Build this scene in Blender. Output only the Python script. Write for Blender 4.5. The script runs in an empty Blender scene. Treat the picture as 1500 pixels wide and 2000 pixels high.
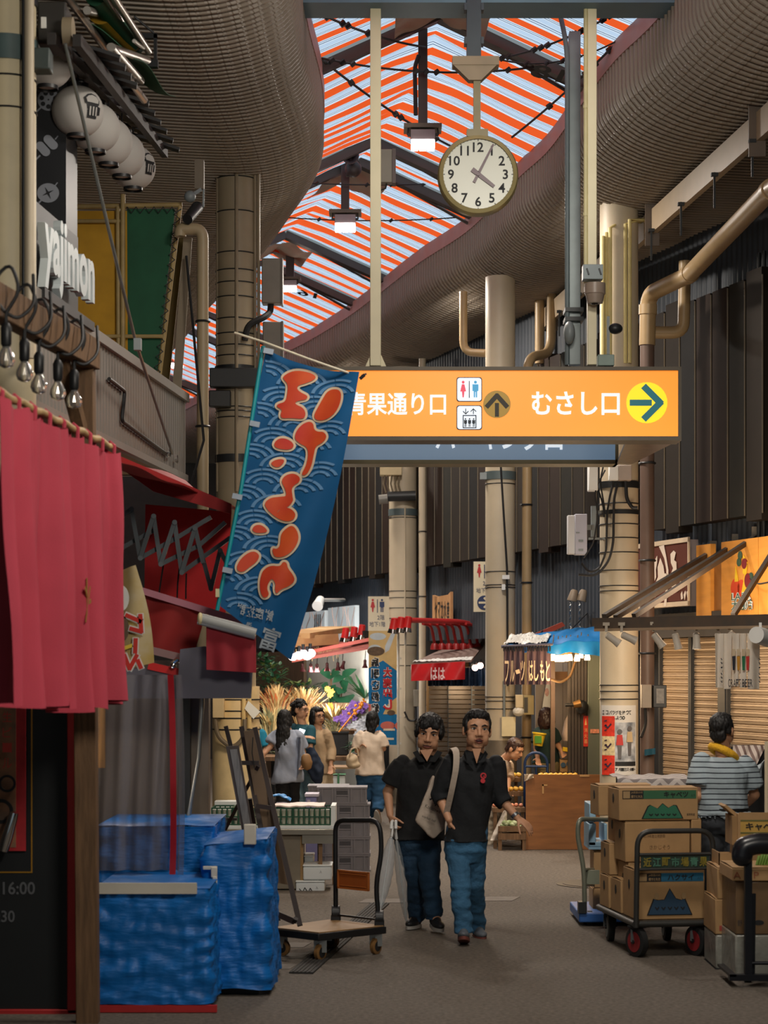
import bpy,math,random
from mathutils import Vector,Matrix,noise
V=Vector
random.seed(7)
SC=bpy.context.scene
C=SC.collection
PI=math.pi
F,HZ,CH=4000.0,1310.0,2.0
# ---------------------------------------------------------------- camera
cam=bpy.data.cameras.new('camera')
camo=bpy.data.objects.new('camera',cam)
C.objects.link(camo)
camo.location=(0,0,CH)
camo.rotation_euler=(PI/2,0,0)
cam.sensor_fit='VERTICAL'
cam.sensor_height=36.0
cam.lens=36.0*F/2000.0
cam.shift_y=(HZ-1000.0)/2000.0
cam.clip_end=400
cam.dof.use_dof=True
cam.dof.focus_distance=19.5
cam.dof.aperture_fstop=3.5
SC.camera=camo
# ---------------------------------------------------------------- view, world, lamps
SC.view_settings.view_transform='Standard'
SC.view_settings.look='None'
SC.view_settings.gamma=1.0
SC.view_settings.use_curve_mapping=False
SC.view_settings.exposure=0.25
SC.cycles.use_denoising=True
SC.cycles.max_bounces=6
SC.cycles.transparent_max_bounces=12
SC.cycles.sample_clamp_indirect=4.0
SC.cycles.caustics_reflective=False
SC.cycles.caustics_refractive=False
wd=bpy.data.worlds.new('sky')
SC.world=wd
wd.use_nodes=True
nt=wd.node_tree
bg=nt.nodes['Background']
tc=nt.nodes.new('ShaderNodeTexCoord')
sx=nt.nodes.new('ShaderNodeSeparateXYZ')
nt.links.new(tc.outputs['Generated'],sx.inputs[0])
rp=nt.nodes.new('ShaderNodeValToRGB')
rp.color_ramp.elements[0].position=0.0
rp.color_ramp.elements[0].color=(0.085,0.105,0.115,1)
rp.color_ramp.elements[1].position=0.75
rp.color_ramp.elements[1].color=(0.86,0.95,1.0,1)
e=rp.color_ramp.elements.new(0.30)
e.color=(0.13,0.155,0.165,1)
nt.links.new(sx.outputs['Z'],rp.inputs[0])
nt.links.new(rp.outputs[0],bg.inputs['Color'])
bg.inputs['Strength'].default_value=1.35
def lamp(kind,name,loc,power,col=(1,1,1),size=0.3,target=None,spot=None,blend=0.6,sy=None):
 l=bpy.data.lights.new(name,kind)
 l.energy=power
 l.color=col
 if kind=='AREA':
  l.size=size
  if sy:
   l.shape='RECTANGLE'
   l.size_y=sy
 else :
  l.shadow_soft_size=size
 if kind=='SPOT':
  l.spot_size=math.radians(spot or 90)
  l.spot_blend=blend
 o=bpy.data.objects.new(name,l)
 C.objects.link(o)
 o.location=loc
 if target is not None:
  o.rotation_euler=(V(target)-V(loc)).to_track_quat('-Z','Y').to_euler()
 return o
WARM,NEUT,COOL=(1.0,0.78,0.52),(1.0,0.91,0.80),(0.85,0.93,1.0)
lamp('SPOT','street_and_fill_light',(1.3,9.5,6.6),560,(1.0,0.96,0.83),0.25,(0.95,16.5,6.35),25,0.8)
lamp('AREA','street_and_fill_light',(1.4,5.5,5.0),150,(1.0,0.92,0.80),1.2,(-1.7,12.5,2.0))  # unseen fill lamp, added to lift the dark left side
lamp('SPOT','street_and_fill_light',(1.2,12.6,5.6),330,(1.0,0.90,0.76),0.3,(2.9,18.0,0.7),46,0.8)  # added spot without a fixture, brightens beer cloth, shutters and cartons
lamp('AREA','street_and_fill_light',(0.6,21.0,6.9),170,NEUT,0.5,(0.9,20.5,0))
lamp('AREA','street_and_fill_light',(0.2,26.0,6.9),150,NEUT,0.5,(0.2,26.0,0))
lamp('AREA','street_and_fill_light',(-1.5,32.0,6.9),150,NEUT,0.5,(-1.5,32.0,0))
lamp('AREA','street_and_fill_light',(0.9,11.5,6.4),120,NEUT,0.8,(0.4,14.5,0))  # unseen front lamp, put in to raise the foreground floor
# ---------------------------------------------------------------- helpers
def X(px,d):return (px-750.0)/F*d
def Z(py,d):return CH+(HZ-py)/F*d
def P(px,py,d):return V((X(px,d),d,Z(py,d)))
def G(py):return CH*F/(py-HZ)
def lerp(a,b,t):return a+(b-a)*t
class Fr:
 """a plane to draw on: origin, right, up (metres)"""
 def __init__(s,o,r,u):
  s.o,s.r,s.u=V(o),V(r).normalized(),V(u).normalized()
  s.n=s.r.cross(s.u)
 def p(s,a,b,c=0.0):return s.o+s.r*a+s.u*b+s.n*c
def front(px,py,d):return Fr(P(px,py,d),(1,0,0),(0,0,1))
class MB:
 def __init__(s):
  s.v,s.f,s.mi,s.m,s.uv=[],[],[],0,None
 def add(s,vs,fs):
  b=len(s.v)
  s.v+=[V(a) for a in vs]
  s.f+=[tuple(i+b for i in f) for f in fs]
  s.mi+=[s.m]*len(fs)
  return s
 def box(s,c,sz,R=None):
  h=V(sz)*0.5
  vs=[V((x*h.x,y*h.y,z*h.z)) for x in (-1,1) for y in (-1,1) for z in (-1,1)]
  if R is not None:vs=[R@a for a in vs]
  c=V(c)
  return s.add([c+a for a in vs],[(0,1,3,2),(4,6,7,5),(0,4,5,1),(2,3,7,6),(0,2,6,4),(1,5,7,3)])
 def bb(s,a,b):
  a,b=V(a),V(b)
  return s.box((a+b)/2,[abs(x) for x in (b-a)])
 def bar(s,a,b,w,h=None,up=(0,0,1)):
  a,b=V(a),V(b)
  y=(b-a)
  L=y.length
  y.normalize()
  u=V(up)
  if abs(y.dot(u))>0.98:u=V((0,1,0)) if abs(y.y)<.9 else V((1,0,0))
  x=y.cross(u).normalized()
  z=x.cross(y)
  R=Matrix((x,y,z)).transposed()
  return s.box((a+b)/2,(w,L,h or w),R)
 def tube(s,pts,r,n=10,cap=True,sq=None):
  pts=[V(p) for p in pts]
  rs=r if isinstance(r,(list,tuple)) else [r]*len(pts)
  b=len(s.v)
  N=None
  vs,fs=[],[]
  for i,p in enumerate(pts):
   t=(pts[min(i+1,len(pts)-1)]-pts[max(i-1,0)])
   if t.length<1e-9:t=V((0,0,1))
   t.normalize()
   if N is None:
    N=t.orthogonal().normalized()
   else :
    N=N-t*N.dot(t)
    N=N.normalized() if N.length>1e-6 else t.orthogonal().normalized()
   B=t.cross(N)
   for k in range(n):
    a=2*PI*k/n
    vs.append(p+(N*math.cos(a)+B*math.sin(a))*rs[i])
  for i in range(len(pts)-1):
   for k in range(n):
    k2=(k+1)%n
    fs.append((i*n+k,i*n+k2,(i+1)*n+k2,(i+1)*n+k))
  if cap:
   fs.append(tuple(range(n-1,-1,-1)))
   fs.append(tuple((len(pts)-1)*n+k for k in range(n)))
  return s.add(vs,fs)
 def cyl(s,a,b,r,r2=None,n=20):return s.tube([a,b],[r,r if r2 is None else r2],n)
 def lathe(s,prof,M=None,n=24,close=False):
  vs,fs=[],[]
  for (r,z) in prof:
   for k in range(n):
    a=2*PI*k/n
    p=V((r*math.cos(a),r*math.sin(a),z))
    vs.append(M@p if M is not None else p)
  m=len(prof)
  for i in range(m if close else m-1):
   for k in range(n):
    k2=(k+1)%n
    j=(i+1)%m
    fs.append((i*n+k,i*n+k2,j*n+k2,j*n+k))
  if not close:
   fs.append(tuple(range(n-1,-1,-1)))
   fs.append(tuple((m-1)*n+k for k in range(n)))
  return s.add(vs,fs)
 def ell(s,c,r,R=None,nu=16,nv=10):
  c=V(c)
  r=V(r) if not isinstance(r,(int,float)) else V((r,r,r))
  vs,fs=[],[]
  for j in range(nv+1):
   t=PI*j/nv
   for k in range(nu):
    a=2*PI*k/nu
    p=V((r.x*math.sin(t)*math.cos(a),r.y*math.sin(t)*math.sin(a),-r.z*math.cos(t)))
    vs.append(c+(R@p if R is not None else p))
  for j in range(nv):
   for k in range(nu):
    k2=(k+1)%nu
    fs.append((j*nu+k,j*nu+k2,(j+1)*nu+k2,(j+1)*nu+k))
  return s.add(vs,fs)
 def prism(s,pts,fr,t=0.003,z0=0.0):
  """extrude a 2-D outline (a, b) on frame fr towards its normal"""
  n=len(pts)
  ar=sum(pts[i][0]*pts[(i+1)%n][1]-pts[(i+1)%n][0]*pts[i][1] for i in range(n))
  if ar<0:pts=pts[::-1]
  vs=[fr.p(a,b,z0) for a,b in pts]+[fr.p(a,b,z0+t) for a,b in pts]
  fs=[tuple(range(n-1,-1,-1)),tuple(range(n,2*n))]
  fs+=[(i,(i+1)%n,n+(i+1)%n,n+i) for i in range(n)]
  return s.add(vs,fs)
 def rect(s,fr,a0,b0,a1,b1,t=0.003,z0=0.0):
  return s.prism([(a0,b0),(a1,b0),(a1,b1),(a0,b1)],fr,t,z0)
 def disc(s,fr,a,b,r,t=0.003,z0=0.0,n=32,ry=None):
  return s.prism([(a+r*math.cos(2*PI*k/n),b+(ry or r)*math.sin(2*PI*k/n)) for k in range(n)],fr,t,z0)
 def ring(s,fr,a,b,r0,r1,t=0.003,z0=0.0,n=40):
  pr=[(r0,z0),(r1,z0),(r1,z0+t),(r0,z0+t)]
  M=Matrix((fr.r,fr.u,fr.n)).transposed().to_4x4()
  M.translation=fr.p(a,b,0)
  return s.lathe(pr,M,n,close=True)
 def stroke(s,fr,pts,w,t=0.003,z0=0.0):
  for i_,(p,q) in enumerate(zip(pts[:-1],pts[1:])):
   p,q=V((p[0],p[1])),V((q[0],q[1]))
   dd=(q-p)
   if dd.length<1e-6:continue
   dd.normalize()
   nn=V((-dd.y,dd.x))*w/2
   p,q=p-dd*w*.3,q+dd*w*.3
   s.prism([tuple(p+nn),tuple(p-nn),tuple(q-nn),tuple(q+nn)],fr,t+.0006*i_,z0)
  return s
 def sheet(s,fn,nu,nv,th=0.004):
  """a cloth: fn(u, v) -> point, both 0..1, given real thickness"""
  g=[[V(fn(i/nu,j/nv)) for j in range(nv+1)] for i in range(nu+1)]
  nrm=[[None]*(nv+1) for _ in range(nu+1)]
  for i in range(nu+1):
   for j in range(nv+1):
    du=g[min(i+1,nu)][j]-g[max(i-1,0)][j]
    dv=g[i][min(j+1,nv)]-g[i][max(j-1,0)]
    q=du.cross(dv)
    nrm[i][j]=q.normalized() if q.length>1e-12 else V((0,0,1))
  W=nv+1
  A=[g[i][j]+nrm[i][j]*th/2 for i in range(nu+1) for j in range(W)]
  B=[g[i][j]-nrm[i][j]*th/2 for i in range(nu+1) for j in range(W)]
  n0=len(A)
  fs=[]
  for i in range(nu):
   for j in range(nv):
    a,b,c,d=i*W+j,(i+1)*W+j,(i+1)*W+j+1,i*W+j+1
    fs+=[(a,b,c,d),(n0+d,n0+c,n0+b,n0+a)]
  rim=[i*W for i in range(nu)]+[nu*W+j for j in range(nv)]+[i*W+nv for i in range(nu,0,-1)]+[j for j in range(nv,0,-1)]
  for k in range(len(rim)):
   a,b=rim[k],rim[(k+1)%len(rim)]
   fs.append((b,a,n0+a,n0+b))
  return s.add(A+B,fs)
 def text(s,body,fr,a,b,w=None,h=None,t=0.003,z0=0.0,bold=0.0,flip=False,rot=0.0):
  """lettering centred at (a, b) on fr, fitted to w x h metres"""
  vs,fs=text_geo(body,bold)
  xs=[p[0] for p in vs];ys=[p[1] for p in vs]
  cx,cy=(min(xs)+max(xs))/2,(min(ys)+max(ys))/2
  kx=w/(max(xs)-min(xs)) if w else None
  ky=h/(max(ys)-min(ys)) if h else None
  kx=kx or ky;ky=ky or kx
  if flip:kx=-kx
  co,si=math.cos(rot),math.sin(rot)
  out=[]
  for p in vs:
   x,y=(p[0]-cx)*kx,(p[1]-cy)*ky
   out.append(fr.p(a+x*co-y*si,b+x*si+y*co,z0+t))
  if flip:fs=[f[::-1] for f in fs]
  return s.add(out,fs)
 def build(s,name,mats,parent=None,bevel=0.0,ang=40,smooth=True,origin=None):
  if not isinstance(mats,(list,tuple)):mats=[mats]
  if parent is not None:
   M=wmat(parent).inverted()
   vs=[M@v for v in s.v]
   loc=None
  else :
   if origin is None:
    xs=[v.x for v in s.v];ys=[v.y for v in s.v];zs=[v.z for v in s.v]
    origin=V(((min(xs)+max(xs))/2,(min(ys)+max(ys))/2,min(zs)))
   loc=V(origin)
   vs=[v-loc for v in s.v]
  me=bpy.data.meshes.new(name)
  me.from_pydata([tuple(v) for v in vs],[],s.f)
  for m in mats:me.materials.append(m)
  me.polygons.foreach_set('material_index',s.mi)
  if s.uv is not None:
   l=me.uv_layers.new(name='uv')
   for poly in me.polygons:
    for li in poly.loop_indices:
     l.data[li].uv=s.uv[me.loops[li].vertex_index]
  me.update()
  if smooth:
   me.polygons.foreach_set('use_smooth',[True]*len(me.polygons))
   me.set_sharp_from_angle(angle=math.radians(ang))
  o=bpy.data.objects.new(name,me)
  C.objects.link(o)
  if parent is not None:o.parent=parent
  else :o.location=loc
  if bevel:
   b=o.modifiers.new('bevel','BEVEL')
   b.width=bevel
   b.segments=2
   b.limit_method='ANGLE'
   b.angle_limit=math.radians(50)
  return o
def wmat(o):
 M=o.matrix_basis.copy()
 while o.parent is not None:
  o=o.parent
  M=o.matrix_basis@M
 return M
_tc={}
def text_geo(body,bold=0.0):
 k=(body,bold)
 if k not in _tc:
  c=bpy.data.curves.new('lettering','FONT')
  c.body=body
  c.offset=bold
  c.resolution_u=3
  o=bpy.data.objects.new('lettering',c)
  C.objects.link(o)
  dg=bpy.context.evaluated_depsgraph_get()
  me=bpy.data.meshes.new_from_object(o.evaluated_get(dg))
  _tc[k]=([tuple(v.co) for v in me.vertices],[tuple(p.vertices) for p in me.polygons])
  bpy.data.meshes.remove(me)
  bpy.data.objects.remove(o)
  bpy.data.curves.remove(c)
 return _tc[k]
def tag(o,label,cat,group=None,kind=None):
 o['label']=label
 o['category']=cat
 if group:o['group']=group
 if kind:o['kind']=kind
 return o
def thing(name,label,cat,loc=(0,0,0),rz=0.0,group=None,kind=None):
 o=bpy.data.objects.new(name,None)
 o.empty_display_size=0.1
 C.objects.link(o)
 o.location=loc
 o.rotation_euler=(0,0,rz)
 return tag(o,label,cat,group,kind)
def struct(o):
 o['kind']='structure'
 return o
def dup(root,loc,rz=None,label=None,group=None):
 def cp(o,par):
  c=o.copy()
  C.objects.link(c)
  c.parent=par
  for k in [q for q in kids.get(o.name,[])]:cp(k,c)
  return c
 kids={}
 for q in list(C.objects):
  if q.parent is not None:kids.setdefault(q.parent.name,[]).append(q)
 r=cp(root,None)
 r.location=loc
 if rz is not None:r.rotation_euler=(0,0,rz)
 if label:r['label']=label
 if group:r['group']=group
 return r
def sm(t):return t*t*(3-2*t)
def rnd(a,b):return random.uniform(a,b)
def nz(x,y=0.0,z=0.0):return noise.noise(V((x,y,z)))
def arc(c,r,a0,a1,n,u,w):
 c,u,w=V(c),V(u),V(w)
 return [c+u*(r*math.cos(lerp(a0,a1,k/n)))+w*(r*math.sin(lerp(a0,a1,k/n))) for k in range(n+1)]
def bend(pts,r,n=5):
 """polyline with rounded corners"""
 pts=[V(p) for p in pts]
 out=[pts[0]]
 for a,b,c in zip(pts[:-2],pts[1:-1],pts[2:]):
  d1,d2=(a-b),(c-b)
  q=min(r,d1.length*.45,d2.length*.45)
  p1,p2=b+d1.normalized()*q,b+d2.normalized()*q
  for k in range(n+1):
   t=k/n
   out.append(p1*(1-t)**2+b*2*t*(1-t)+p2*t*t)
 out.append(pts[-1])
 return out
 # ---------------------------------------------------------------- materials
def M(name,col,rough=0.6,metal=0.0,var=0.12,scale=6.0,bump=0.0,bscale=40.0,emit=None,es=0.0,trans=0.0,stretch=None,spec=None,col2=None):
 m=bpy.data.materials.new(name)
 m.use_nodes=True
 t=m.node_tree
 b=t.nodes['Principled BSDF']
 b.inputs['Roughness'].default_value=rough
 b.inputs['Metallic'].default_value=metal
 if spec is not None:b.inputs['Specular IOR Level'].default_value=spec
 c4=(*col,1)
 b.inputs['Base Color'].default_value=c4
 if emit:
  b.inputs['Emission Color'].default_value=(*emit,1)
  b.inputs['Emission Strength'].default_value=es
 if var or bump or col2:
  co=t.nodes.new('ShaderNodeTexCoord')
  mp=t.nodes.new('ShaderNodeMapping')
  t.links.new(co.outputs['Object'],mp.inputs[0])
  if stretch:mp.inputs['Scale'].default_value=stretch
 if var or col2:
  n=t.nodes.new('ShaderNodeTexNoise')
  n.inputs['Scale'].default_value=scale
  n.inputs['Detail'].default_value=5
  t.links.new(mp.outputs[0],n.inputs['Vector'])
  r=t.nodes.new('ShaderNodeValToRGB')
  r.color_ramp.elements[0].position=0.3
  r.color_ramp.elements[1].position=0.72
  k2=col2 or tuple(min(1,x*(1+var)) for x in col)
  r.color_ramp.elements[0].color=(*[x*(1-var) for x in col],1)
  r.color_ramp.elements[1].color=(*k2,1)
  t.links.new(n.outputs['Fac'],r.inputs[0])
  t.links.new(r.outputs[0],b.inputs['Base Color'])
 if bump:
  n2=t.nodes.new('ShaderNodeTexNoise')
  n2.inputs['Scale'].default_value=bscale
  n2.inputs['Detail'].default_value=4
  t.links.new(mp.outputs[0],n2.inputs['Vector'])
  bp=t.nodes.new('ShaderNodeBump')
  bp.inputs['Strength'].default_value=bump
  bp.inputs['Distance'].default_value=0.02
  t.links.new(n2.outputs['Fac'],bp.inputs['Height'])
  t.links.new(bp.outputs[0],b.inputs['Normal'])
 if trans:
 # thin cloth: some of the light comes through
  tr=t.nodes.new('ShaderNodeBsdfTranslucent')
  tr.inputs['Color'].default_value=c4
  mx=t.nodes.new('ShaderNodeMixShader')
  mx.inputs[0].default_value=trans
  t.links.new(b.outputs[0],mx.inputs[1])
  t.links.new(tr.outputs[0],mx.inputs[2])
  t.links.new(mx.outputs[0],t.nodes['Material Output'].inputs[0])
 return m
def emi(name,col,st,rough=0.4):
 return M(name,col,rough,var=0,emit=col,es=st)
def stripes(m,axis,cols,period,coord='Object',noise_amt=0.0):
 """repeat bands [(position, colour)...] along one axis of a material's base colour"""
 t=m.node_tree
 b=t.nodes['Principled BSDF']
 co=t.nodes.new('ShaderNodeTexCoord')
 sp=t.nodes.new('ShaderNodeSeparateXYZ')
 t.links.new(co.outputs[coord],sp.inputs[0])
 src=sp.outputs[axis]
 if noise_amt:
  n=t.nodes.new('ShaderNodeTexNoise')
  n.inputs['Scale'].default_value=1.35
  t.links.new(co.outputs['Object'],n.inputs['Vector'])
  ma=t.nodes.new('ShaderNodeMath')
  ma.operation='MULTIPLY_ADD'
  ma.inputs[1].default_value=noise_amt
  t.links.new(n.outputs['Fac'],ma.inputs[0])
  t.links.new(src,ma.inputs[2])
  src=ma.outputs[0]
 d=t.nodes.new('ShaderNodeMath')
 d.operation='DIVIDE'
 d.inputs[1].default_value=period
 t.links.new(src,d.inputs[0])
 fr=t.nodes.new('ShaderNodeMath')
 fr.operation='FRACT'
 t.links.new(d.outputs[0],fr.inputs[0])
 r=t.nodes.new('ShaderNodeValToRGB')
 r.color_ramp.interpolation='CONSTANT'
 el=r.color_ramp.elements
 el[0].position,el[0].color=0,(*cols[0][1],1)
 el[1].position,el[1].color=cols[1][0],(*cols[1][1],1)
 for p,c in cols[2:]:
  q=el.new(p)
  q.color=(*c,1)
 t.links.new(fr.outputs[0],r.inputs[0])
 for l in list(b.inputs['Base Color'].links):t.links.remove(l)
 t.links.new(r.outputs[0],b.inputs['Base Color'])
 return m,r
def H(r,g,b):
 f=lambda c:(c/255/12.92) if c<=10.3 else ((c/255+0.055)/1.055)**2.4
 return (f(r),f(g),f(b))
 # shared materials
m_cream=M('cream_paint',H(190,176,152),0.5,var=0.07,scale=3,bump=0.05,bscale=60)
m_ivory=M('ivory_paint',H(226,216,180),0.45,var=0.05,scale=4)
m_greypaint=M('grey_paint',H(130,138,140),0.45,var=0.08)
m_steel=M('dull_steel',H(150,152,150),0.35,0.8,var=0.1)
m_chrome=M('chrome',H(215,215,215),0.12,1.0,var=0)
m_dark=M('dark_metal',H(40,42,44),0.45,0.3,var=0.1)
m_black=M('black_plastic',H(24,25,27),0.45,var=0.08)
m_rust=M('rusty_steel',H(104,84,66),0.7,0.2,var=0.3,scale=9,col2=H(70,62,56))
m_soffit=M('soffit_metal',H(142,130,116),0.5,var=0.05,scale=1.5)
m_trimpink=M('trim_paint',H(172,128,118),0.5,var=0.08,scale=4)
m_navy=M('navy_siding',H(56,62,70),0.6,var=0.1,scale=2)
m_asphalt=M('asphalt',H(120,111,101),0.8,var=0.32,scale=34,bump=0.9,bscale=150,spec=0.3)
m_conc=M('concrete_tile',H(114,106,98),0.8,var=0.15,scale=12)
m_wood=M('weathered_wood',H(112,84,58),0.75,var=0.35,scale=5,stretch=(8,8,.7),bump=0.2,bscale=30)
m_bamboo=M('pale_wood',H(190,158,108),0.6,var=0.2,scale=8)
m_ply=M('plywood',H(142,92,48),0.55,var=0.22,scale=3,stretch=(1,1,6),bump=0.05)
m_card=M('cardboard',H(176,140,96),0.8,var=0.08,scale=8,bump=0.04)
m_card2=M('cardboard_inside',H(160,126,84),0.85,var=0.1,scale=8)
m_ink=M('black_ink',H(26,26,28),0.7,var=0)
m_white=M('white_paint',H(232,232,228),0.5,var=0.03)
m_foam=M('white_foam',H(226,230,230),0.7,var=0.04)
m_red=M('red_paint',H(186,34,34),0.4,var=0.08)
m_rubber=M('black_rubber',H(26,27,28),0.7,var=0.1)
m_bulbglow=emi('glowing_bulb',(1.0,0.62,0.28),9)
m_ledglow=emi('glowing_led',(1.0,0.95,0.88),14)
m_cable=M('cable_black',H(24,24,26),0.55,var=0)
# ---------------------------------------------------------------- the arcade's plan
def curve(pts):
 def f(d):
  if d<=pts[0][0]:return pts[0][1]+(pts[1][1]-pts[0][1])/(pts[1][0]-pts[0][0])*(d-pts[0][0])
  if d>=pts[-1][0]:return pts[-1][1]+(pts[-1][1]-pts[-2][1])/(pts[-1][0]-pts[-2][0])*(d-pts[-1][0])
  for i in range(len(pts)-1):
   if pts[i][0]<=d<=pts[i+1][0]:
    p0,p1,p2,p3=pts[max(i-1,0)],pts[i],pts[i+1],pts[min(i+2,len(pts)-1)]
    h=p2[0]-p1[0]
    t=(d-p1[0])/h
    m1=(p2[1]-p0[1])/(p2[0]-p0[0])*h
    m2=(p3[1]-p1[1])/(p3[0]-p1[0])*h
    return (2*t**3-3*t**2+1)*p1[1]+(t**3-2*t**2+t)*m1+(-2*t**3+3*t**2)*p2[1]+(t**3-t**2)*m2
 return f
xr=curve([(9,3.0),(14,2.62),(17.1,2.27),(18.25,2.05),(19.7,1.886),(21.4,1.71),(22.56,1.48),(25.2,1.05),(27.3,.457),(29.4,-.05),(31.5,-.575),(33.8,-1.27),(35,-1.69),(42.7,-4.16),(48,-6)])
xl=curve([(9,-.75),(14,-.66),(17.1,-.64),(19,-.57),(20.65,-.63),(22.6,-.99),(25,-1.5),(28.2,-2.35),(30.1,-2.78),(32.1,-3.29),(42,-6.6),(48,-9)])
ZE=7.6
def profile():
 pr=[(0.03,7.44),(0.03,7.28),(0.03,7.14)]
 for k in range(1,11):
  a=PI+k/10*PI/2
  pr.append((0.95+.92*math.cos(a),7.14+.42*math.sin(a)))
 pr+=[(1.6,6.72),(3.0,6.72),(5.4,6.72)]
 return pr
def soffit(name,edge,side,d0,d1):
 mb=MB()
 mb.uv=[]
 pr=profile()
 L=[0]
 for a,b in zip(pr[:-1],pr[1:]):L.append(L[-1]+math.hypot(b[0]-a[0],b[1]-a[1]))
 d=d0
 rows,step=[],0.105
 while d<d1:
  for off,rib in ((0,0),(0.060,0),(0.068,1),(0.097,1)):
   rows.append((d+off*(1 if d<30 else 1.3),rib))
  d+=step*(1 if d<30 else 1.3)
 vs,fs=[],[]
 n=len(pr)
 for dd,rib in rows:
  x=edge(dd)
  for k,(o,z) in enumerate(pr):
   h=.024*rib
   nx,nzv=(-1,0) if k<3 else ((0,-1) if k>12 else (-math.cos((k-2)/10*PI/2),-math.sin((k-2)/10*PI/2)))
   oo,zz=o+nx*h,z+nzv*h
   vs.append((x+side*oo,dd+(.2 if side>0 else -.2)*oo*(1 if side>0 else 1),zz))
   mb.uv.append((dd,L[k]))
 for i in range(len(rows)-1):
  for k in range(n-1):
   q=(i*n+k,(i+1)*n+k,(i+1)*n+k+1,i*n+k+1)
   fs.append(q if side<0 else q[::-1])
 mb.add(vs,fs)
 return struct(mb.build(name,m_soffit,ang=50))
 # dimples pressed into the rolled part of the sheet
def dimple(m):
 t=m.node_tree
 b=t.nodes['Principled BSDF']
 uv=t.nodes.new('ShaderNodeUVMap')
 br=t.nodes.new('ShaderNodeTexBrick')
 br.inputs['Scale'].default_value=1.0
 br.inputs['Brick Width'].default_value=0.105
 br.inputs['Row Height'].default_value=0.075
 br.inputs['Mortar Size'].default_value=0.02
 br.inputs['Mortar Smooth'].default_value=0.6
 t.links.new(uv.outputs[0],br.inputs['Vector'])
 sp=t.nodes.new('ShaderNodeSeparateXYZ')
 t.links.new(uv.outputs[0],sp.inputs[0])
 r=t.nodes.new('ShaderNodeValToRGB')
 el=r.color_ramp.elements
 el[0].position,el[0].color=0.27,(0,0,0,1)
 el[1].position,el[1].color=0.34,(1,1,1,1)
 q=el.new(1.0);q.color=(1,1,1,1)
 dv=t.nodes.new('ShaderNodeMath');dv.operation='DIVIDE';dv.inputs[1].default_value=1.4
 t.links.new(sp.outputs['Y'],dv.inputs[0])
 t.links.new(dv.outputs[0],r.inputs[0])
 q=el.new(0.93);q.color=(1,1,1,1)
 el[-1].color=(0,0,0,1)
 mu=t.nodes.new('ShaderNodeMath');mu.operation='MULTIPLY'
 t.links.new(br.outputs['Fac'],mu.inputs[0])
 t.links.new(r.outputs[0],mu.inputs[1])
 bp=t.nodes.new('ShaderNodeBump')
 bp.inputs['Strength'].default_value=0.55
 bp.inputs['Distance'].default_value=0.012
 t.links.new(mu.outputs[0],bp.inputs['Height'])
 t.links.new(bp.outputs[0],b.inputs['Normal'])
dimple(m_soffit)
soffit('ceiling',xr,1,13.0,46.0)
soffit('ceiling',xl,-1,11.0,46.0)
def ribbon(name,edge,side,d0,d1,z0,z1,t,mat):
 mb=MB()
 ds=[lerp(d0,d1,k/160) for k in range(161)]
 vs,fs=[],[]
 for d in ds:
  x=edge(d)
  vs+=[(x,d,z0),(x,d,z1),(x+side*t,d,z1),(x+side*t,d,z0)]
 for i in range(160):
  for k in range(4):
   k2=(k+1)%4
   q=(i*4+k,i*4+k2,(i+1)*4+k2,(i+1)*4+k)
   fs.append(q if side>0 else q[::-1])
 mb.add(vs,fs)
 return struct(mb.build(name,mat,ang=30))
ribbon('trim_1',xr,1,9,46,7.43,7.61,.10,m_trimpink)
ribbon('trim_2',xl,-1,9,46,7.43,7.61,.10,m_trimpink)
# opaque roof over the aisles on either side of the strip of daylight
m_roofdark=M('roof_sheet',H(60,62,64),0.8,var=0.1)
for nm,edge,side in (('roof_deck',xr,1),('roof_deck',xl,-1)):
 mb=MB()
 vs,fs=[],[]
 for k in range(60):
  d=lerp(9.0,47,k/59)
  x=edge(d)
  x2=x+side*9.0
  vs+=[(x+side*.11,d,7.56),(x+side*.11,d,7.60),(x2,d,7.60),(x2,d,7.56)]
 for i in range(59):
  for k in range(4):
   k2=(k+1)%4
   fs.append((i*4+k,i*4+k2,(i+1)*4+k2,(i+1)*4+k))
 mb.add(vs,fs)
 struct(mb.build(nm,m_roofdark,smooth=False))
mb=MB().bb((-9,-10,7.7),(9,13.2,7.9))
struct(mb.build('ceiling',m_roofdark))
# the floor
mb=MB()
mb.add([(-12,-6,0),(10,-6,0),(10,56,0),(-12,56,0)],[(0,1,2,3)])
struct(mb.build('floor',m_asphalt))
fl=Fr((0,0,0),(1,0,0),(0,1,0))
mb=MB()
for (a,b,c,d) in ((528,1842,592,1851),(526,1862,590,1872),(526,1884,566,1893),(700,1756,790,1764),(935,1752,1000,1760)):
 y0,y1=G(d),G(b)
 mb.prism([(X(a,y0),y0),(X(c,y0),y0),(X(c+16,y1),y1),(X(a+16,y1),y1)],fl,.004)
struct(mb.build('floor_tile',m_conc))
dg_=thing('drain_grate','dark slotted drain grate running along the asphalt past the wooden platform trolley','drain grate',(-.42,15.2,0))
p0,p1=V((X(588,G(1902)),G(1902),.006)),V((X(742,G(1766)),G(1766),.006))
MB().bar(p0,p1,.16,.012).build('frame',M('grate_frame',H(44,42,40),.85),dg_)
mb=MB()
dv=(p1-p0).normalized()
sdv=V((dv.y,-dv.x,0))
for k in range(-2,3):
 mb.bar(p0+sdv*k*.027+V((0,0,.008)),p1+sdv*k*.027+V((0,0,.008)),.008,.006)
mb.build('slat',M('grate_dull',H(58,54,50),.8,0,var=.2),dg_)
mh=MB().disc(fl,X(1170,G(1727)),G(1727),.40,.006).disc(fl,X(1170,G(1727)),G(1727),.34,.004,.006)
tag(mh.build('manhole_cover',m_dark),'round dark manhole cover set in the asphalt beside the tall grey trolley handle','manhole cover')
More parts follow.
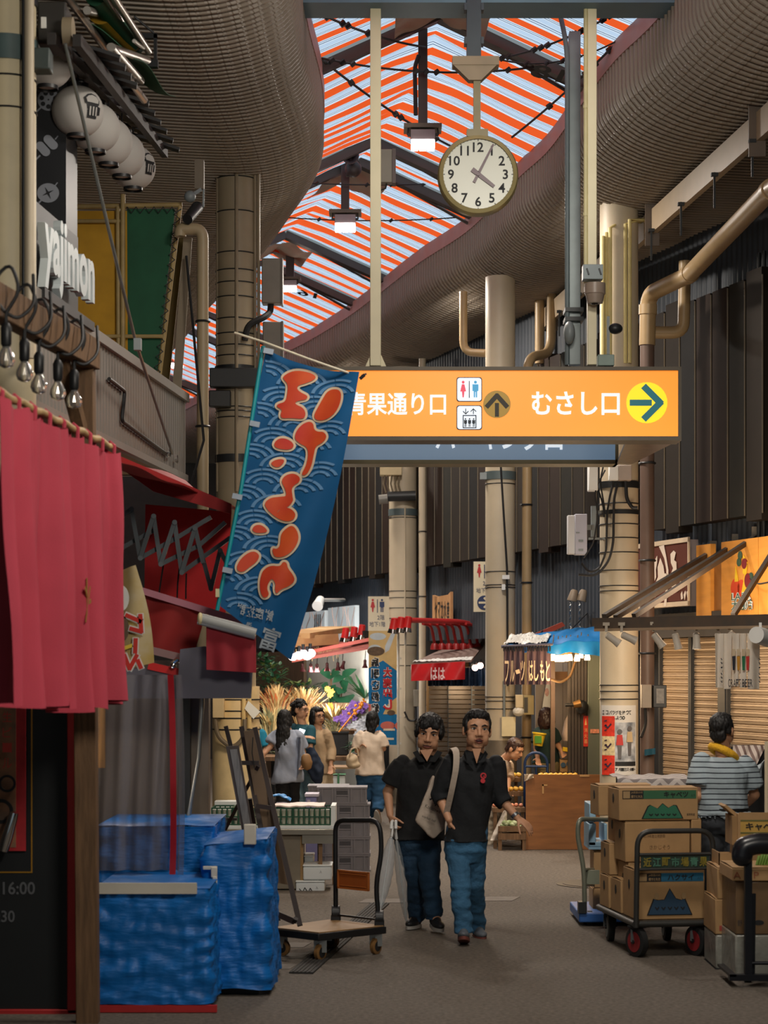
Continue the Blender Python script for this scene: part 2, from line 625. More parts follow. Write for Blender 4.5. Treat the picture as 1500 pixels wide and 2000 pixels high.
# ---------------------------------------------------------------- right-hand wall: x = 10 - 0.3 d
def WX(d):return 10-.3*d
WD=V((-.3,1,0)).normalized()
WN=V((-1,-.3,0)).normalized()
def wd_at(px,k=0.0):return (10-1.044*k)/(.3+(px-750)/F)
def wp(px,z,k=0.0):
 d=wd_at(px,k)
 return V((X(px,d),d,z))
def wz(px,py,k=0.0):return Z(py,wd_at(px,k))
def wallfr(px,z,k=0.0):return Fr(wp(px,z,k),-WD,(0,0,1))
mb=MB()
ds=[14+k*.028 for k in range(1000)]
vs,fs=[],[]
for i,d in enumerate(ds):
 o=.018 if (i//2)%2 else 0.0
 p=V((WX(d),d,0))+WN*o
 vs+=[(p.x,p.y,2.45),(p.x,p.y,6.8)]
for i in range(len(ds)-1):fs.append((2*i+2,2*i+3,2*i+1,2*i))
mb.add(vs,fs)
struct(mb.build('wall_right',m_navy,smooth=False))
mb=MB()
q0,q1=V((WX(12),12,0))-WN*.3,V((WX(44),44,0))-WN*.3
mb.bar(q0+V((0,0,3.9)),q1+V((0,0,3.9)),.2,7.8)
struct(mb.build('wall_right',M('wall_backing',H(54,54,56),0.8),smooth=False))
# brown cladding boards hung on that wall
cols=[M('board_brown',H(40,33,26),.75,var=.12,scale=3,spec=.2),M('board_dark',H(27,26,25),.75,var=.12,spec=.2),M('board_umber',H(42,31,25),.75,var=.12,spec=.2),M('board_olive',H(36,34,28),.75,var=.12,spec=.2)]
mb=MB()
m_edge=M('board_edge',H(104,92,74),.5,var=.05)
s,i=0.0,0
d=20.3
while d<41:
 w=.34
 if not (22.62<d<22.9):
  c=V((WX(d),d,0))+WN*.09
  mb.m=(i*7+i//3)%4
  mb.bar(c+WD*0.01+V((0,0,4.75)),c+WD*w+V((0,0,4.75)),.18,2.38 if i%5 else 2.5)
  mb.m=4
  e2=c+WN*.085
  mb.bar(e2+V((0,0,3.56)),e2+V((0,0,5.92)),.012)
 d+=.37
 i+=1
struct(mb.build('wall_right_cladding',cols+[m_edge],smooth=False))
# thin rails on the near part of the wall
tv=thing('wall_conduit','pair of thin dark conduits climbing the navy siding at the right edge','conduit',wp(1476,2.45,.06))
for px in (1482,1492):
 MB().tube([wp(px,2.5,.05),wp(px,6.2,.05)],.022).build('pipe',m_dark,tv)
MB().bar(wp(1450,3.79,.06),wp(1500,3.90,.06),.03).build('bracket',m_greypaint,tv)
# left and far walls (mostly hidden)
m_lw=M('dark_plaster',H(70,66,62),.8,var=.1)
struct(MB().bb((-6.6,15.5,0),(-6.4,47,7.6)).build('wall_left',m_lw))
struct(MB().bb((-3.1,5,0),(-2.9,15.4,7.6)).build('wall_left',m_lw))
struct(MB().bb((4.9,-4,0),(5.1,17,7.6)).build('wall_right',m_lw))
struct(MB().bb((-14,46.5,0),(4,46.8,8.6)).build('wall_back',m_lw))
# ---------------------------------------------------------------- the striped tarpaulins of the skylight
m_tarp=bpy.data.materials.new('striped_tarp')
m_tarp.use_nodes=True
t=m_tarp.node_tree
pb=t.nodes['Principled BSDF']
pb.inputs['Roughness'].default_value=.5
tr=t.nodes.new('ShaderNodeBsdfTranslucent')
mx=t.nodes.new('ShaderNodeMixShader')
mx.inputs[0].default_value=.82
t.links.new(pb.outputs[0],mx.inputs[1])
t.links.new(tr.outputs[0],mx.inputs[2])
t.links.new(mx.outputs[0],t.nodes['Material Output'].inputs[0])
OR,WH,NV,LB=(1.0,0.115,0.020),(0.80,0.87,0.95),(0.05,0.12,0.26),(0.60,0.72,0.88)
seq=[(0,OR),(.40,WH),(.45,NV),(.475,WH),(.53,NV),(.555,WH),(.60,LB),(.76,WH),(.80,NV),(.825,WH),(.88,NV),(.905,WH)]
_,rr=stripes(m_tarp,0,seq,.47,coord='UV',noise_amt=.0)
t.links.new(rr.outputs[0],tr.inputs['Color'])
TD=[15.0,19.6,24.2,25.15,29.3,31.2,35.4,37.0,41.2,42.6,46.0]
def tent(s,t):
 dl=s-.55
 a,b=V((xl(dl),dl,0)),V((xr(s),s,0))
 p=a+(b-a)*t
 rk=.44
 h=(t/rk) if t<rk else (1-t)/(1-rk)
 zc=7.66+.56*h
 return V((p.x,p.y,zc))
for bi,(s0,s1) in enumerate(zip(TD[:-1],TD[1:])):
 long_=s1-s0>2
 a0,a1=s0+.16,s1-.16
 ns,nt_=(44,40) if long_ else (10,40)
 mb=MB()
 mb.uv=[]
 vs,fs=[],[]
 for i in range(ns+1):
  s=lerp(a0,a1,i/ns)
  for j in range(nt_+1):
   tt=lerp(-.07,1.07,j/nt_)
   p=tent(s,tt)
   hang=math.sin(PI*i/ns)
   p.z+=-.05*hang+.035*nz(s*1.3,tt*2.2,bi)+.012*math.sin(s*13+2*nz(tt*3,s))*(1.2-abs(tt-.44))
   near=max(0,1-abs(tt-.44)/.16)
   p.z-=.05*near*(0.5+.5*math.sin(s*7+bi))
   vs.append(p)
   mb.uv.append((s+.03*nz(s*.9,tt*4,3)+.05*tt+bi*.13,tt))
 for i in range(ns):
  for j in range(nt_):
   q=i*(nt_+1)+j
   fs.append((q,q+1,q+nt_+2,q+nt_+1))
 mb.add(vs,fs)
 o=mb.build('skylight_tarp',m_tarp,ang=80)
 ordn=['above the blue beam','in the bay with the nearest ceiling lamp','in the short gap behind the loudhailer','in the bay above the second ceiling lamp','in the gap before the third ceiling lamp','in the bay of the third ceiling lamp','far bay beyond the steel pillar','far short gap beyond the drainpipe','farthest full bay beyond the drainpipe','last sheet before the arcade turns'][bi]
 tag(o,'orange and white striped tarpaulin under the skylight, '+ordn,'tarpaulin','striped tarpaulins of the skylight')
m_truss=M('truss_paint',H(58,46,44),.5,var=.1)
names=['nearest, above the clock post','holding the first ceiling lamp','holding the loudhailer','just behind the loudhailer','above the third ceiling lamp','beyond the third ceiling lamp','beyond the steel pillar','behind the drainpipe','last but one','farthest one']
for i,s in enumerate(TD[1:-1]):
 mb=MB()
 pts=[tent(s,-.03)-V((0,0,.05)),tent(s,.44)-V((0,0,.05)),tent(s,1.03)-V((0,0,.05))]
 mb.bar(pts[0],pts[1],.14,.10).bar(pts[1],pts[2],.14,.10)
 mb.tube([pts[1]+V((.3,.1,-.14)),pts[2]+V((-.1,.1,-.06))],.02,6)
 tag(mb.build('roof_truss',m_truss),'dark bent roof truss across the skylight, '+names[i+1],'truss','bent trusses under the skylight')
 # beige flaps of the ridge vents beside the trusses
m_flap=M('ridge_flap_cloth',H(188,168,152),.7,var=.1,trans=.35)
for i,s in enumerate((19.1,25.6,29.9)):
 mb=MB()
 def fn(u,v,s=s):
  tt=.44+(v-.5)*.34
  p=tent(s+(u-.5)*.9,tt)
  p.z-=.10+.05*math.sin(v*17+u*3)*.4+.03*nz(u*3,v*5,s)
  return p
 mb.sheet(fn,12,24,.004)
 tag(mb.build('ridge_flap',m_flap),'beige cloth flap under the skylight ridge, '+('in front of the first ceiling lamp','behind the loudhailer','above the third ceiling lamp')[i],'cloth flap','cloth flaps under the ridge')
 # number marks painted on the tarps
for (px,py,d,tx,lb) in ((1070,138,19.0,'18','number 18'),(600,571,30.6,'16','number 16')):
 s=d
 p=P(px,py,d)
 fr=Fr(p-V((0,0,.02)),(1,-.1,-.25),(.1,-1,.05))
 mb=MB().text(tx,fr,0,0,.30,.34,.004,flip=True,bold=.02)
 tag(mb.build('number_mark',m_ink),'black mirrored '+lb+' painted under the striped tarpaulin'+(' above the clock' if tx=='18' else ' near the third floodlight'),'number mark')
 # blue beam across the top of the view
struct(MB().bb((-.75,16.55,7.40),(2.45,16.95,7.58)).build('trim_3',M('blue_beam',H(92,122,138),.5,var=.06)))
struct(MB().bb((-.75,13.0,7.60),(2.9,14.95,7.68)).build('ceiling',m_roofdark))
# ================================================================ hanging under the roof
# ---- support poles
def bx(mb,px0,py0,px1,py1,d,dep,off=0.0):
 """a box whose front face at depth d covers a pixel rectangle"""
 a,b=P(px0,py1,d+off),P(px1,py0,d+off)
 return mb.bb(a,b+V((0,dep,0)))
SD=16.6
t=thing('sign_pole','cream square pole rising from the left half of the orange sign','pole',P(734,714,SD+.15))
MB().bb(P(723,714,SD+.10),V((X(744,SD),SD+.19,7.42))).build('post',m_ivory,t,.004)
mb=MB()
fr=front(734,714,SD+.1)
mb.prism([(-.085,0),(.085,0),(.045,.09),(-.045,.09)],fr,.012,-.05)
mb.build('foot_bracket',m_ivory,t)
t=thing('sign_pole','bright ivory square pole with a slim conduit, carrying the dome camera','pole',P(1158,712,SD+.15))
MB().bb(P(1148,712,SD+.10),V((X(1168,SD),SD+.19,7.40))).build('post',m_ivory,t,.004)
mb=MB().tube([P(1144,560,SD+.12),V((X(1144,SD+.12),SD+.12,7.4))],.018,10)
for py in (212,422):mb.tube([P(1144,py,SD+.12),P(1144,py-6,SD+.12)],.024,10)
mb.build('conduit',M('yellowed_conduit',H(206,196,150),.5),t)
t=thing('sign_pole','grey steel pole with a curved conduit, behind the ivory pole','pole',P(1120,712,SD+1.2))
MB().bb(P(1112,712,SD+1.2),V((X(1134,SD+1.2),SD+1.30,7.56))).build('post',M('pole_grey',H(122,132,134),.4,.2),t,.004)
MB().tube(bend([P(1108,712,SD+1.18),P(1108,92,SD+1.18),P(1090,10,SD+1.18),P(1050,-30,SD+1.18)],.3),.022,10).build('conduit',M('conduit_grey',H(100,112,116),.5),t)
mb=MB()
for py in (600,618):bx(mb,1104,py,1140,py+8,SD+1.14,.22)
mb.build('clamp',m_dark,t)
MB().ell(P(1112,650,SD+1.1),(.05,.08,.10)).build('lamp_head',m_greypaint,t)
# ---- dome camera
t=thing('security_camera','grey dome security camera on a bracket against the ivory pole','security camera',P(1160,560,SD))
bx(MB(),1139,516,1178,545,SD-.06,.12).build('bracket',M('camera_grey',H(128,142,146),.4),t,.004)
mb=MB()
for px in (1146,1170):mb.bar(P(px,524,SD-.07),P(px+4,536,SD-.07),.012)
mb.build('bolt',m_dark,t)
Mx=Matrix.Translation(P(1162,578,SD-.02))
MB().lathe([(.03,-.062),(.062,-.06),(.078,.012),(.085,.015),(.085,.10),(.02,.102)],Mx).build('housing',M('camera_shell',H(150,134,120),.4),t)
MB().ell(P(1161,571,SD-.02)-V((0,0,.055)),(.045,.045,.05)).build('dome',M('camera_dome',H(20,22,26),.08,var=0),t)
# ---- the orange lit sign
t=thing('direction_sign','long orange lit direction sign with white characters and a yellow arrow disc','sign',P(985,857,SD))
m_sframe=M('sign_frame',H(86,78,66),.5,.3,var=.12)
m_orange=M('orange_panel',H(250,160,50),.4,var=0,emit=H(250,140,36),es=.64)
m_signw=M('sign_white',H(225,235,245),.4,var=0,emit=H(222,234,245),es=.60)
m_signy=M('sign_yellow',H(250,220,20),.4,var=0,emit=H(250,220,20),es=.60)
m_signteal=M('sign_teal',H(0,95,105),.4,var=0,emit=H(0,95,105),es=.45)
m_signdk=M('sign_dark_yellow',H(150,118,10),.4,var=0,emit=H(150,112,8),es=.5)
L0=548
bx(MB(),L0+8,722,1326,853,SD+.01,.03).build('panel',m_orange,t)
mb=MB()
bx(mb,L0,716,1331,723,SD-.01,.30)
bx(mb,L0,852,1331,860,SD-.01,.30)
bx(mb,1325,716,1331,860,SD-.012,.304)
bx(mb,L0,716,L0+8,860,SD-.012,.304)
bx(mb,L0+8,722,1326,853,SD+.24,.03)
mb.build('frame',m_sframe,t)
fr=front(0,0,SD)
k=SD/F
def sp(px,py):return ((px)*k,-(py)*k)
def sgn(py):return -py*k
fr=Fr(P(0,0,SD+.008),(1,0,0),(0,0,1))
mb=MB()
mb.text('青果通り口',fr,*sp(775,789),w=193*k,h=45*k,bold=.018)
mb.text('むさし口',fr,*sp(1125,788),w=172*k,h=46*k,bold=.022)
mb.build('lettering',m_signw,t)
mb=MB()
def rrect(px0,py0,px1,py1,r=5,n=5):
 pts=[]
 for (cx,cy,a0) in ((px1-r,py0+r,0),(px0+r,py0+r,PI/2),(px0+r,py1-r,PI),(px1-r,py1-r,1.5*PI)):
  for q in range(n+1):
   a=a0+q/n*PI/2
   pts.append(sp(cx+r*math.cos(a),cy-r*math.sin(a)))
 return pts
for y0,y1 in ((737,785),(792,840)):
 mb.m=1;mb.prism(rrect(892,y0,942,y1),fr,.002)
 mb.m=0;mb.prism(rrect(893.5,y0+1.5,940.5,y1-1.5),fr,.002,.002)
def woman(mb,fr,sp,cx,cy,h,z0=.004):
 u=h/40
 mb.disc(fr,*sp(cx,cy-17*u),3.4*u*k,.002,z0)
 mb.prism([sp(cx+a*u,cy+b*u) for a,b in ((-3,-12),(3,-12),(7,5),(3,5),(1.5,19),(-1.5,19),(-3,5),(-7,5))],fr,.002,z0)
def man(mb,fr,sp,cx,cy,h,z0=.004):
 u=h/40
 mb.disc(fr,*sp(cx,cy-17*u),3.4*u*k,.002,z0)
 mb.prism([sp(cx+a*u,cy+b*u) for a,b in ((-7,-12),(7,-12),(7,4),(4,4),(4,19),(.8,19),(.8,6),(-.8,6),(-.8,19),(-4,19),(-4,4),(-7,4))],fr,.002,z0)
mb.m=2;woman(mb,fr,sp,905,761,33)
mb.m=3;man(mb,fr,sp,929,761,33)
mb.m=1;mb.stroke(fr,[sp(917,745),sp(917,777)],1.6*k,.002,.004)
for x0,y0,x1,y1 in ((905,812,905,836),(930,812,930,836),(905,812,930,812),(905,836,930,836)):
 mb.stroke(fr,[sp(x0,y0),sp(x1,y1)],1.8*k,.002,.004)
for cx in (909.5,917.5,925.5):man(mb,fr,sp,cx,826,17)
for cx,dr in ((910,1),(925,-1)):
 mb.stroke(fr,[sp(cx,799),sp(cx,809)],1.6*k,.002,.004)
 yy=809 if dr>0 else 799
 mb.stroke(fr,[sp(cx-5,yy-5*dr),sp(cx,yy),sp(cx+5,yy-5*dr)],1.6*k,.002,.004)
mb.build('pictogram',[m_signw,M('sign_ink',H(20,40,60),.5,var=0),M('sign_pink',H(225,60,90),.4,var=0,emit=H(225,60,90),es=.5),M('sign_sky',H(40,150,200),.4,var=0,emit=H(40,150,200),es=.5)],t)
mb=MB()
mb.m=0;mb.disc(fr,*sp(1264,787),40*k,.002)
mb.m=1
mb.stroke(fr,[sp(1234,787),sp(1270,787)],12*k,.002,.002)
mb.stroke(fr,[sp(1260,757),sp(1290,787),sp(1260,817)],13*k,.002,.002)
mb.build('arrow_disc',[m_signy,m_signteal],t)
mb=MB()
mb.m=0;mb.disc(fr,*sp(971,790),27*k,.002)
mb.m=1
mb.stroke(fr,[sp(971,812),sp(971,790)],8*k,.002,.002)
mb.stroke(fr,[sp(952,794),sp(971,773),sp(990,794)],9*k,.002,.002)
mb.build('arrow_disc',[m_signdk,M('arrow_black',H(40,34,10),.5,var=0)],t)['label']='dim brownish yellow disc with an upward arrow'
# ---- the grey lit sign behind it
D2=18.56
t=thing('direction_sign','blue grey lit sign hanging behind and below the orange one','sign',P(900,905,D2))
k2=D2/F
z_t=Z(716,SD)
mb=MB()
a,b=P(560,901,D2+.01),P(1202,901,D2+.01)
m_greypan=M('grey_panel',H(112,134,156),.4,var=0,emit=H(104,128,152),es=.45)
MB().bb(a,V((b.x,b.y+.03,z_t-.03))).build('panel',m_greypan,t)
bx(mb,555,898,1208,906,D2-.01,.3)
p,q=P(1202,906,D2-.01),P(1208,906,D2-.01)
mb.bb(p,V((q.x,q.y+.3,z_t)))
mb.bb(P(555,906,D2-.01),V((X(562,D2),D2+.29,z_t)))
mb.build('frame',M('sign_frame_pale',H(126,120,92),.5,.2,var=.1),t)
fr2=Fr(P(0,0,D2+.008),(1,0,0),(0,0,1))
mb=MB()
zb=-880*k2
h=.25
mb.text('パーキング口',fr2,975*k2,zb+h/2,w=248*k2,h=h,bold=.02)
mb.m=1
mb.disc(fr2,803*k2,-866*k2+.24,.245,.002)
mb.build('lettering',[m_signw,m_signy],t)
# bottom rails that tie the two sign boxes together
t2=thing('sign_truss','brown bracket plate tying the right ends of the orange and grey signs together','bracket',P(1290,868,SD+.3))
mb=MB()
p0,p1=P(1322,862,SD+.30),P(1205,906,D2-.02)
mb.add([p0,p0-V((.42,0,0)),p1-V((.0,0,0)),p1+V((.14,0,0))]+[v+V((0,0,.02)) for v in (p0,p0-V((.42,0,0)),p1,p1+V((.14,0,0)))],[(0,1,2,3),(7,6,5,4),(0,4,5,1),(1,5,6,2),(2,6,7,3),(3,7,4,0)])
mb.build('plate',M('brushed_brown',H(108,92,80),.3,.6,var=.3,scale=14),t2)
MB().bar(p0+V((0,0,.03)),p1+V((.13,0,.03)),.03,.05).build('rail',m_sframe,t2)
t2=thing('transformer_box','small beige control box standing on the right end of the orange sign','control box',P(1185,714,SD+.2))
bx(MB(),1168,692,1200,714,SD+.12,.12).build('box',M('box_green',H(128,146,138),.5),t2,.006)
MB().bar(P(1188,692,SD+.16),P(1188,618,SD+.16),.022).build('stem',m_greypaint,t2)
MB().ell(P(1202,642,SD+.16),(.06,.05,.045)).bar(P(1188,640,SD+.16),P(1204,640,SD+.16),.02).build('sensor',m_dark,t2)
# ---- clock
CD=16.45
cc=P(934,340,CD)
t=thing('station_clock','round white wall clock hanging in front of the striped skylight','clock',cc-V((0,0,.33)))
kc=CD/F
frc=Fr(cc,(1,0,0),(0,0,1))
R=76*kc
m_cl=M('clock_rim',H(150,136,92),.4,.3,var=.1)
prof=[(R*.90,0.012),(R,0.0),(R*1.04,-.03),(R*1.04,-.10),(R*.9,-.13)]
Mz=Matrix((frc.r,frc.u,frc.n)).transposed().to_4x4();Mz.translation=cc
mb=MB().lathe([(R*.93,-.02)]+prof+[(R*.93,-.13)],Mz,48,close=True)
mb.build('rim',m_cl,t)
MB().disc(frc,0,0,R*.96,.02,-.03,48).build('dial',M('clock_dial',H(184,184,170),.35,var=.04,scale=2),t)
mb=MB()
for i in range(12):
 n=12 if i==0 else i
 a=PI/2-i*PI/6
 mb.text(str(n),frc,R*.70*math.cos(a),R*.70*math.sin(a),h=R*.25,t=.002,z0=-.009,bold=.02)
for i in range(60):
 a=i*PI/30
 r0=R*(.86 if i%5==0 else .885)
 mb.stroke(frc,[(r0*math.cos(a),r0*math.sin(a)),(R*.91*math.cos(a),R*.91*math.sin(a))],R*(.018 if i%5==0 else .01),.002,-.009)
mb.build('numerals',m_ink,t)
def hand(a,l,tail,w):
 mb=MB()
 c,s_=math.cos(a),math.sin(a)
 q=lambda r,e:(r*c-e*s_,r*s_+e*c)
 mb.prism([q(-tail,-w*.7),q(l,-w*.45),q(l,w*.45),q(-tail,w*.7)],frc,.004,.002)
 return mb
m_hand=M('clock_hand',H(70,26,44),.4,var=0)
hand(PI/2-math.radians(128),R*.52,R*.20,R*.09).build('hour_hand',m_hand,t)
hand(PI/2-math.radians(27),R*.86,R*.24,R*.055).build('minute_hand',m_hand,t)
mb=MB().disc(frc,0,0,R*.05,.010,.002,16)
mb.build('hub',m_hand,t)
MB().bb(P(925,264,CD+.03),P(938,145,CD+.09)).bb(P(912,266,CD),P(952,258,CD+.10)).build('hanger',M('hanger_paint',H(130,118,84),.5),t)
mb=MB()
frb=front(928,120,CD)
kk=CD/F
mb.prism([(-43*kk,0),(43*kk,0),(43*kk,-6*kk),(12*kk,-36*kk),(-12*kk,-36*kk),(-43*kk,-6*kk)],frb,.10,-.10)
mb.bb(P(884,126,CD-.01),P(973,120,CD+.14))
mb.build('bracket',M('bracket_paint',H(140,122,96),.5),t)
mb=MB().bb(P(912,122,CD+.02),V((X(940,CD),CD+.14,7.42)))
for px in (909,942):
 for py in (82,16):mb.bb(P(px-2,py+3,CD),P(px+2,py-3,CD+.1))
mb.build('column',M('column_blue',H(50,60,68),.5),t)
# ---- ceiling floodlights with three lit squares
def flood(px,top,plate,d,w,lab,pw,group='three-lamp ceiling floodlights'):
 kk=d/F
 t=thing('ceiling_floodlight',lab,'ceiling light',P(px,plate+52*w/47,d),group=group)
 zt=tent(d,.44).z-.1
 MB().bb(P(px-pw,plate,d+.02),V((X(px+pw,d),d+.12,zt))).build('drop_post',m_truss,t)
 u=w/47
 bx(MB(),px-37*u,plate,px+37*u,plate+8*u,d-.05,.26).build('mounting_plate',M('plate_paint',H(96,86,72),.5),t)
 bx(MB(),px-24*u,plate+12*u,px+24*u,plate+32*u,d-.04,.16).build('housing',M('lamp_housing',H(140,128,132),.45),t,.004)
 mb=MB()
 mb.bar(P(px-30*u,plate+24*u,d),P(px+30*u,plate+24*u,d),.03)
 mb.tube([P(px-30*u,plate+24*u,d),P(px-28*u,plate+6*u,d)],.008,6).tube([P(px+30*u,plate+24*u,d),P(px+28*u,plate+6*u,d)],.008,6)
 mb.build('yoke',m_dark,t)
 for i in range(3):
  x0=px+(-24+16*i+1)*u
  mb=MB()
  bx(mb,x0,plate+33*u,x0+14*u,plate+49*u,d-.05,.13)
  lens=mb.build('lens',m_ledglow,t,.008)
 c=P(px,plate+60*u,d)
 lamp('SPOT','floodlight_beam',c,250,(1.0,.88,.72),.2,(c.x,c.y-1.2,0),125,.8)
 return t
flood(826,90,240,19.4,47,'three-lamp floodlight on a long drop post, nearest of the ceiling lamps',9)
flood(674,290,408,24.6,40,'three-lamp floodlight below the loudhailer, second along the ridge',8)
flood(566,450,540,29.8,26,'three-lamp floodlight partly behind the grey box of the left steel pillar',8)
flood(345,640,694,39.5,22,'small far floodlight seen between the green banner and the drainpipe',6)
mb=MB().tube(bend([P(812,225,19.4),P(810,130,19.4),P(818,108,19.4)],.1),.02,8)
tag(mb.build('power_cable',m_cable),'black power cable looped beside the post of the nearest ceiling floodlight','cable')
# loudhailer
t=thing('loudhailer','round horn loudhailer under the skylight ridge, above the second floodlight','loudspeaker',P(684,320,24.2))
Mx=Matrix.Translation(P(684,303,24.0))@Matrix.Rotation(PI/2,4,'X')
MB().lathe([(.02,-.3),(.04,-.25),(.06,-.12),(.10,-.03),(.105,.0),(.095,.005),(.045,-.10),(.02,-.16)],Mx,28).build('horn',M('horn_grey',H(92,74,78),.5),t)
MB().ell(P(684,303,23.98),.03).build('driver',m_dark,t)
MB().ell(P(690,330,24.25),(.10,.07,.10)).bar(P(676,285,24.3),P(680,345,24.3),.05).build('bracket',m_truss,t)
# flat grey loudspeaker box beside the left sign pole
t=thing('speaker_box','flat grey box hanging beside the cream pole under the skylight','loudspeaker',P(757,356,17.6))
bx(MB(),738,291,768,356,17.6,.10).build('cabinet',M('speaker_grey',H(118,110,98),.5),t,.005)
bx(MB(),766,290,773,357,17.58,.14).build('back_plate',M('speaker_dark',H(70,50,48),.5),t)
MB().tube([P(755,357,17.65),P(753,368,17.65),P(742,372,17.65)],.008,6).build('lead',m_cable,t)
# ---- wires under the skylight
def wire(a,b,r,lab,sagz=0.0,knots=0,cat='cable',mat=None):
 pts=[lerp(V(a),V(b),i/24)-V((0,0,sagz*4*(i/24)*(1-i/24))) for i in range(25)]
 mb=MB().tube(pts,r,6)
 for q in range(knots):
  i=int(rnd(1,22))
  mb.tube([pts[i]-V((.02,0,.015)),pts[i]+V((.02,0,.015))],r*2.4,6)
 return tag(mb.build('support_cable',mat or m_cable),lab,cat)
wire(P(596,12,17.4),P(830,92,19.3),.012,'thin dark cable from the left soffit edge up to the ridge',.05,6)
wire(P(627,113,18.9),P(1110,120,19.6),.010,'thin dark cable stretched level across the skylight behind the clock column',.12,9)
wire(P(628,116,18.9),P(880,285,21.6),.012,'thin dark cable falling from the left soffit edge to the clock',.05,7)
wire(P(1235,5,17.3),P(920,122,19.2),.010,'thin barbed cable from the upper right soffit to the clock column',.1,12)
wire(P(1210,78,18.2),P(1000,268,20.4),.012,'dark cable with turnbuckles from the right soffit trim down to the clock',.03,5)
wire(P(1205,80,18.2),P(960,112,19.5),.008,'finest dark cable from the right soffit trim to the clock column',.12,4)
wire(P(520,353,24.0),P(905,356,25.0),.008,'thin cable stretched across the skylight at the loudhailer',.04,5)
wire(P(515,421,25.6),P(890,425,25.2),.008,'lowest thin cable across the skylight, below the second floodlight',.05,3)
# ================================================================ pillars and drainpipes
def rings(nm,mat,par,px,r,d,zs,rr=.006):
 c=X(px,d)
 for z in zs:
  MB().tube([(c+(r+rr*.6)*math.cos(2*PI*k/24),d+(r+rr*.6)*math.sin(2*PI*k/24),z) for k in range(25)],rr,6,cap=False).build(nm,mat,par)
def pillar(lab,px,w,d,top,rz,bands=(),mat=None):
 r=w/2*d/F
 x=X(px,d)
 t=thing('support_pillar',lab,'pillar',(x,d,0),kind='thing')
 MB().lathe([(r,0),(r,top)],Matrix.Translation((x,d,0)),32).build('shaft',mat or m_cream,t)
 if rz:rings('strap',m_dark,t,px,r,d,rz)
 for z0,z1,m in bands:MB().lathe([(r+.012,z0),(r+.012,z1)],Matrix.Translation((x,d,0)),32).build('band',m,t)
 return t,r,x
m_band=M('band_blue',H(84,96,98),.5,.1)
# 1: right, with the poster
D1=21.0
t1,r1,x1=pillar('thick cream pillar with strapped cables and an eco-bag poster, right of the blue stall roof',1209,75,D1,6.8,[Z(y,D1) for y in (985,1025,1052,1080,1115,1145,1155,1338,1350,1365)],[(Z(1006,D1),Z(998,D1),m_dark),(Z(955,D1),Z(942,D1),m_dark)])
for i,px in enumerate((1178,1185,1192,1222,1230)):
 MB().tube([V((X(px,D1-.22),D1-.22+.02*(i%2),Z(715,D1))),V((X(px,D1-.22),D1-.22+.02*(i%2),Z(470-8*i,D1)))]+([] if i<2 else [V((X(px+25,D1-.1),D1-.1,Z(434,D1))),V((X(px+70,D1),D1+.1,Z(430,D1)))]),.019,8).build('conduit',M('conduit_cream',H(206,190,130),.5),t1)
for (a,b,c,e,dd,nm,m) in ((1150,908,1168,958,.16,'junction_box',m_white),(1190,908,1208,938,.10,'junction_box',m_white),(1208,908,1234,938,.14,'meter_box',M('meter_grey',H(170,156,146),.5))):
 bx(MB(),a,b,c,e,D1-.32,dd).build(nm,m,t1,.008)
for i,(pts,r) in enumerate((([(1198,940),(1190,975),(1186,1000),(1184,1080),(1170,1112),(1150,1118),(1136,1100)],.011),([(1206,945),(1199,975),(1198,1060),(1190,1095),(1165,1125),(1130,1122)],.013),([(1162,915),(1166,950),(1178,985),(1180,1010)],.009),([(1178,912),(1172,940),(1182,1000)],.008),([(1222,940),(1224,975),(1235,992),(1245,992)],.018),([(1182,918),(1160,960),(1168,1000),(1160,1060),(1140,1090)],.008))):
 q=[P(a,b,D1-.26-.01*i) for a,b in pts]
 MB().tube(bend(q,.12),r,8).build('cable',m_cable,t1)
bx(MB(),1155,988,1164,1048,D1-.18,.06).bar(P(1160,1000,D1-.15),P(1190,1000,D1-.1),.03).bar(P(1150,1052,D1-.15),P(1190,1052,D1-.1),.02).build('bracket_arm',m_greypaint,t1)
# white wireless box on its arm
t=thing('wireless_box','white upright box held out on an arm left of the poster pillar','antenna box',P(1127,1084,D1-.25))
MB().bb(P(1109,1082,D1-.30),P(1123,1008,D1-.18)).build('cover',M('box_white',H(206,206,208),.45,var=.02),t,.006)
MB().bb(P(1123.2,1083,D1-.31),P(1144,1006,D1-.16)).build('front_cover',M('box_lilac',H(178,178,192),.45,var=.02),t,.006)
mb=MB()
for y in (1054,1072):mb.bb(P(1130,y+4,D1-.315),P(1139,y,D1-.30))
mb.bb(P(1125,1041,D1-.313),P(1132,1039,D1-.31))
mb.build('latch',m_greypaint,t)
MB().bar(P(1144,1030,D1-.24),P(1158,1030,D1-.18),.05).build('arm',m_greypaint,t)
# the poster, bent round the shaft
def wrap(mb,px0,py0,px1,py1,off=.006):
 vs,fs=[],[]
 n=14
 for kx in range(n+1):
  px=lerp(px0,px1,kx/n)
  cx=max(-.985,min(.985,(px-1209)/37.5))
  a=math.asin(cx)
  for z in (Z(py0,D1),Z(py1,D1)):
   for o in (off,off-.004):
    vs.append((x1+(r1+o)*math.sin(a),D1-(r1+o)*math.cos(a),z))
 for i in range(n):
  a,b=i*4,(i+1)*4
  fs+=[(a,a+2,b+2,b),(a+1,b+1,b+3,a+3),(a,b,b+1,a+1),(a+2,a+3,b+3,b+2)]
 fs+=[(0,1,3,2),(n*4,n*4+2,n*4+3,n*4+1)]
 return mb.add(vs,fs)
t=thing('pillar_poster','white eco-bag poster with figures, wrapped round the cream pillar','poster',P(1215,1512,D1-.2))
wrap(MB(),1174,1377,1238,1512).build('sheet',M('poster_paper',H(214,210,204),.6,var=.04),t)
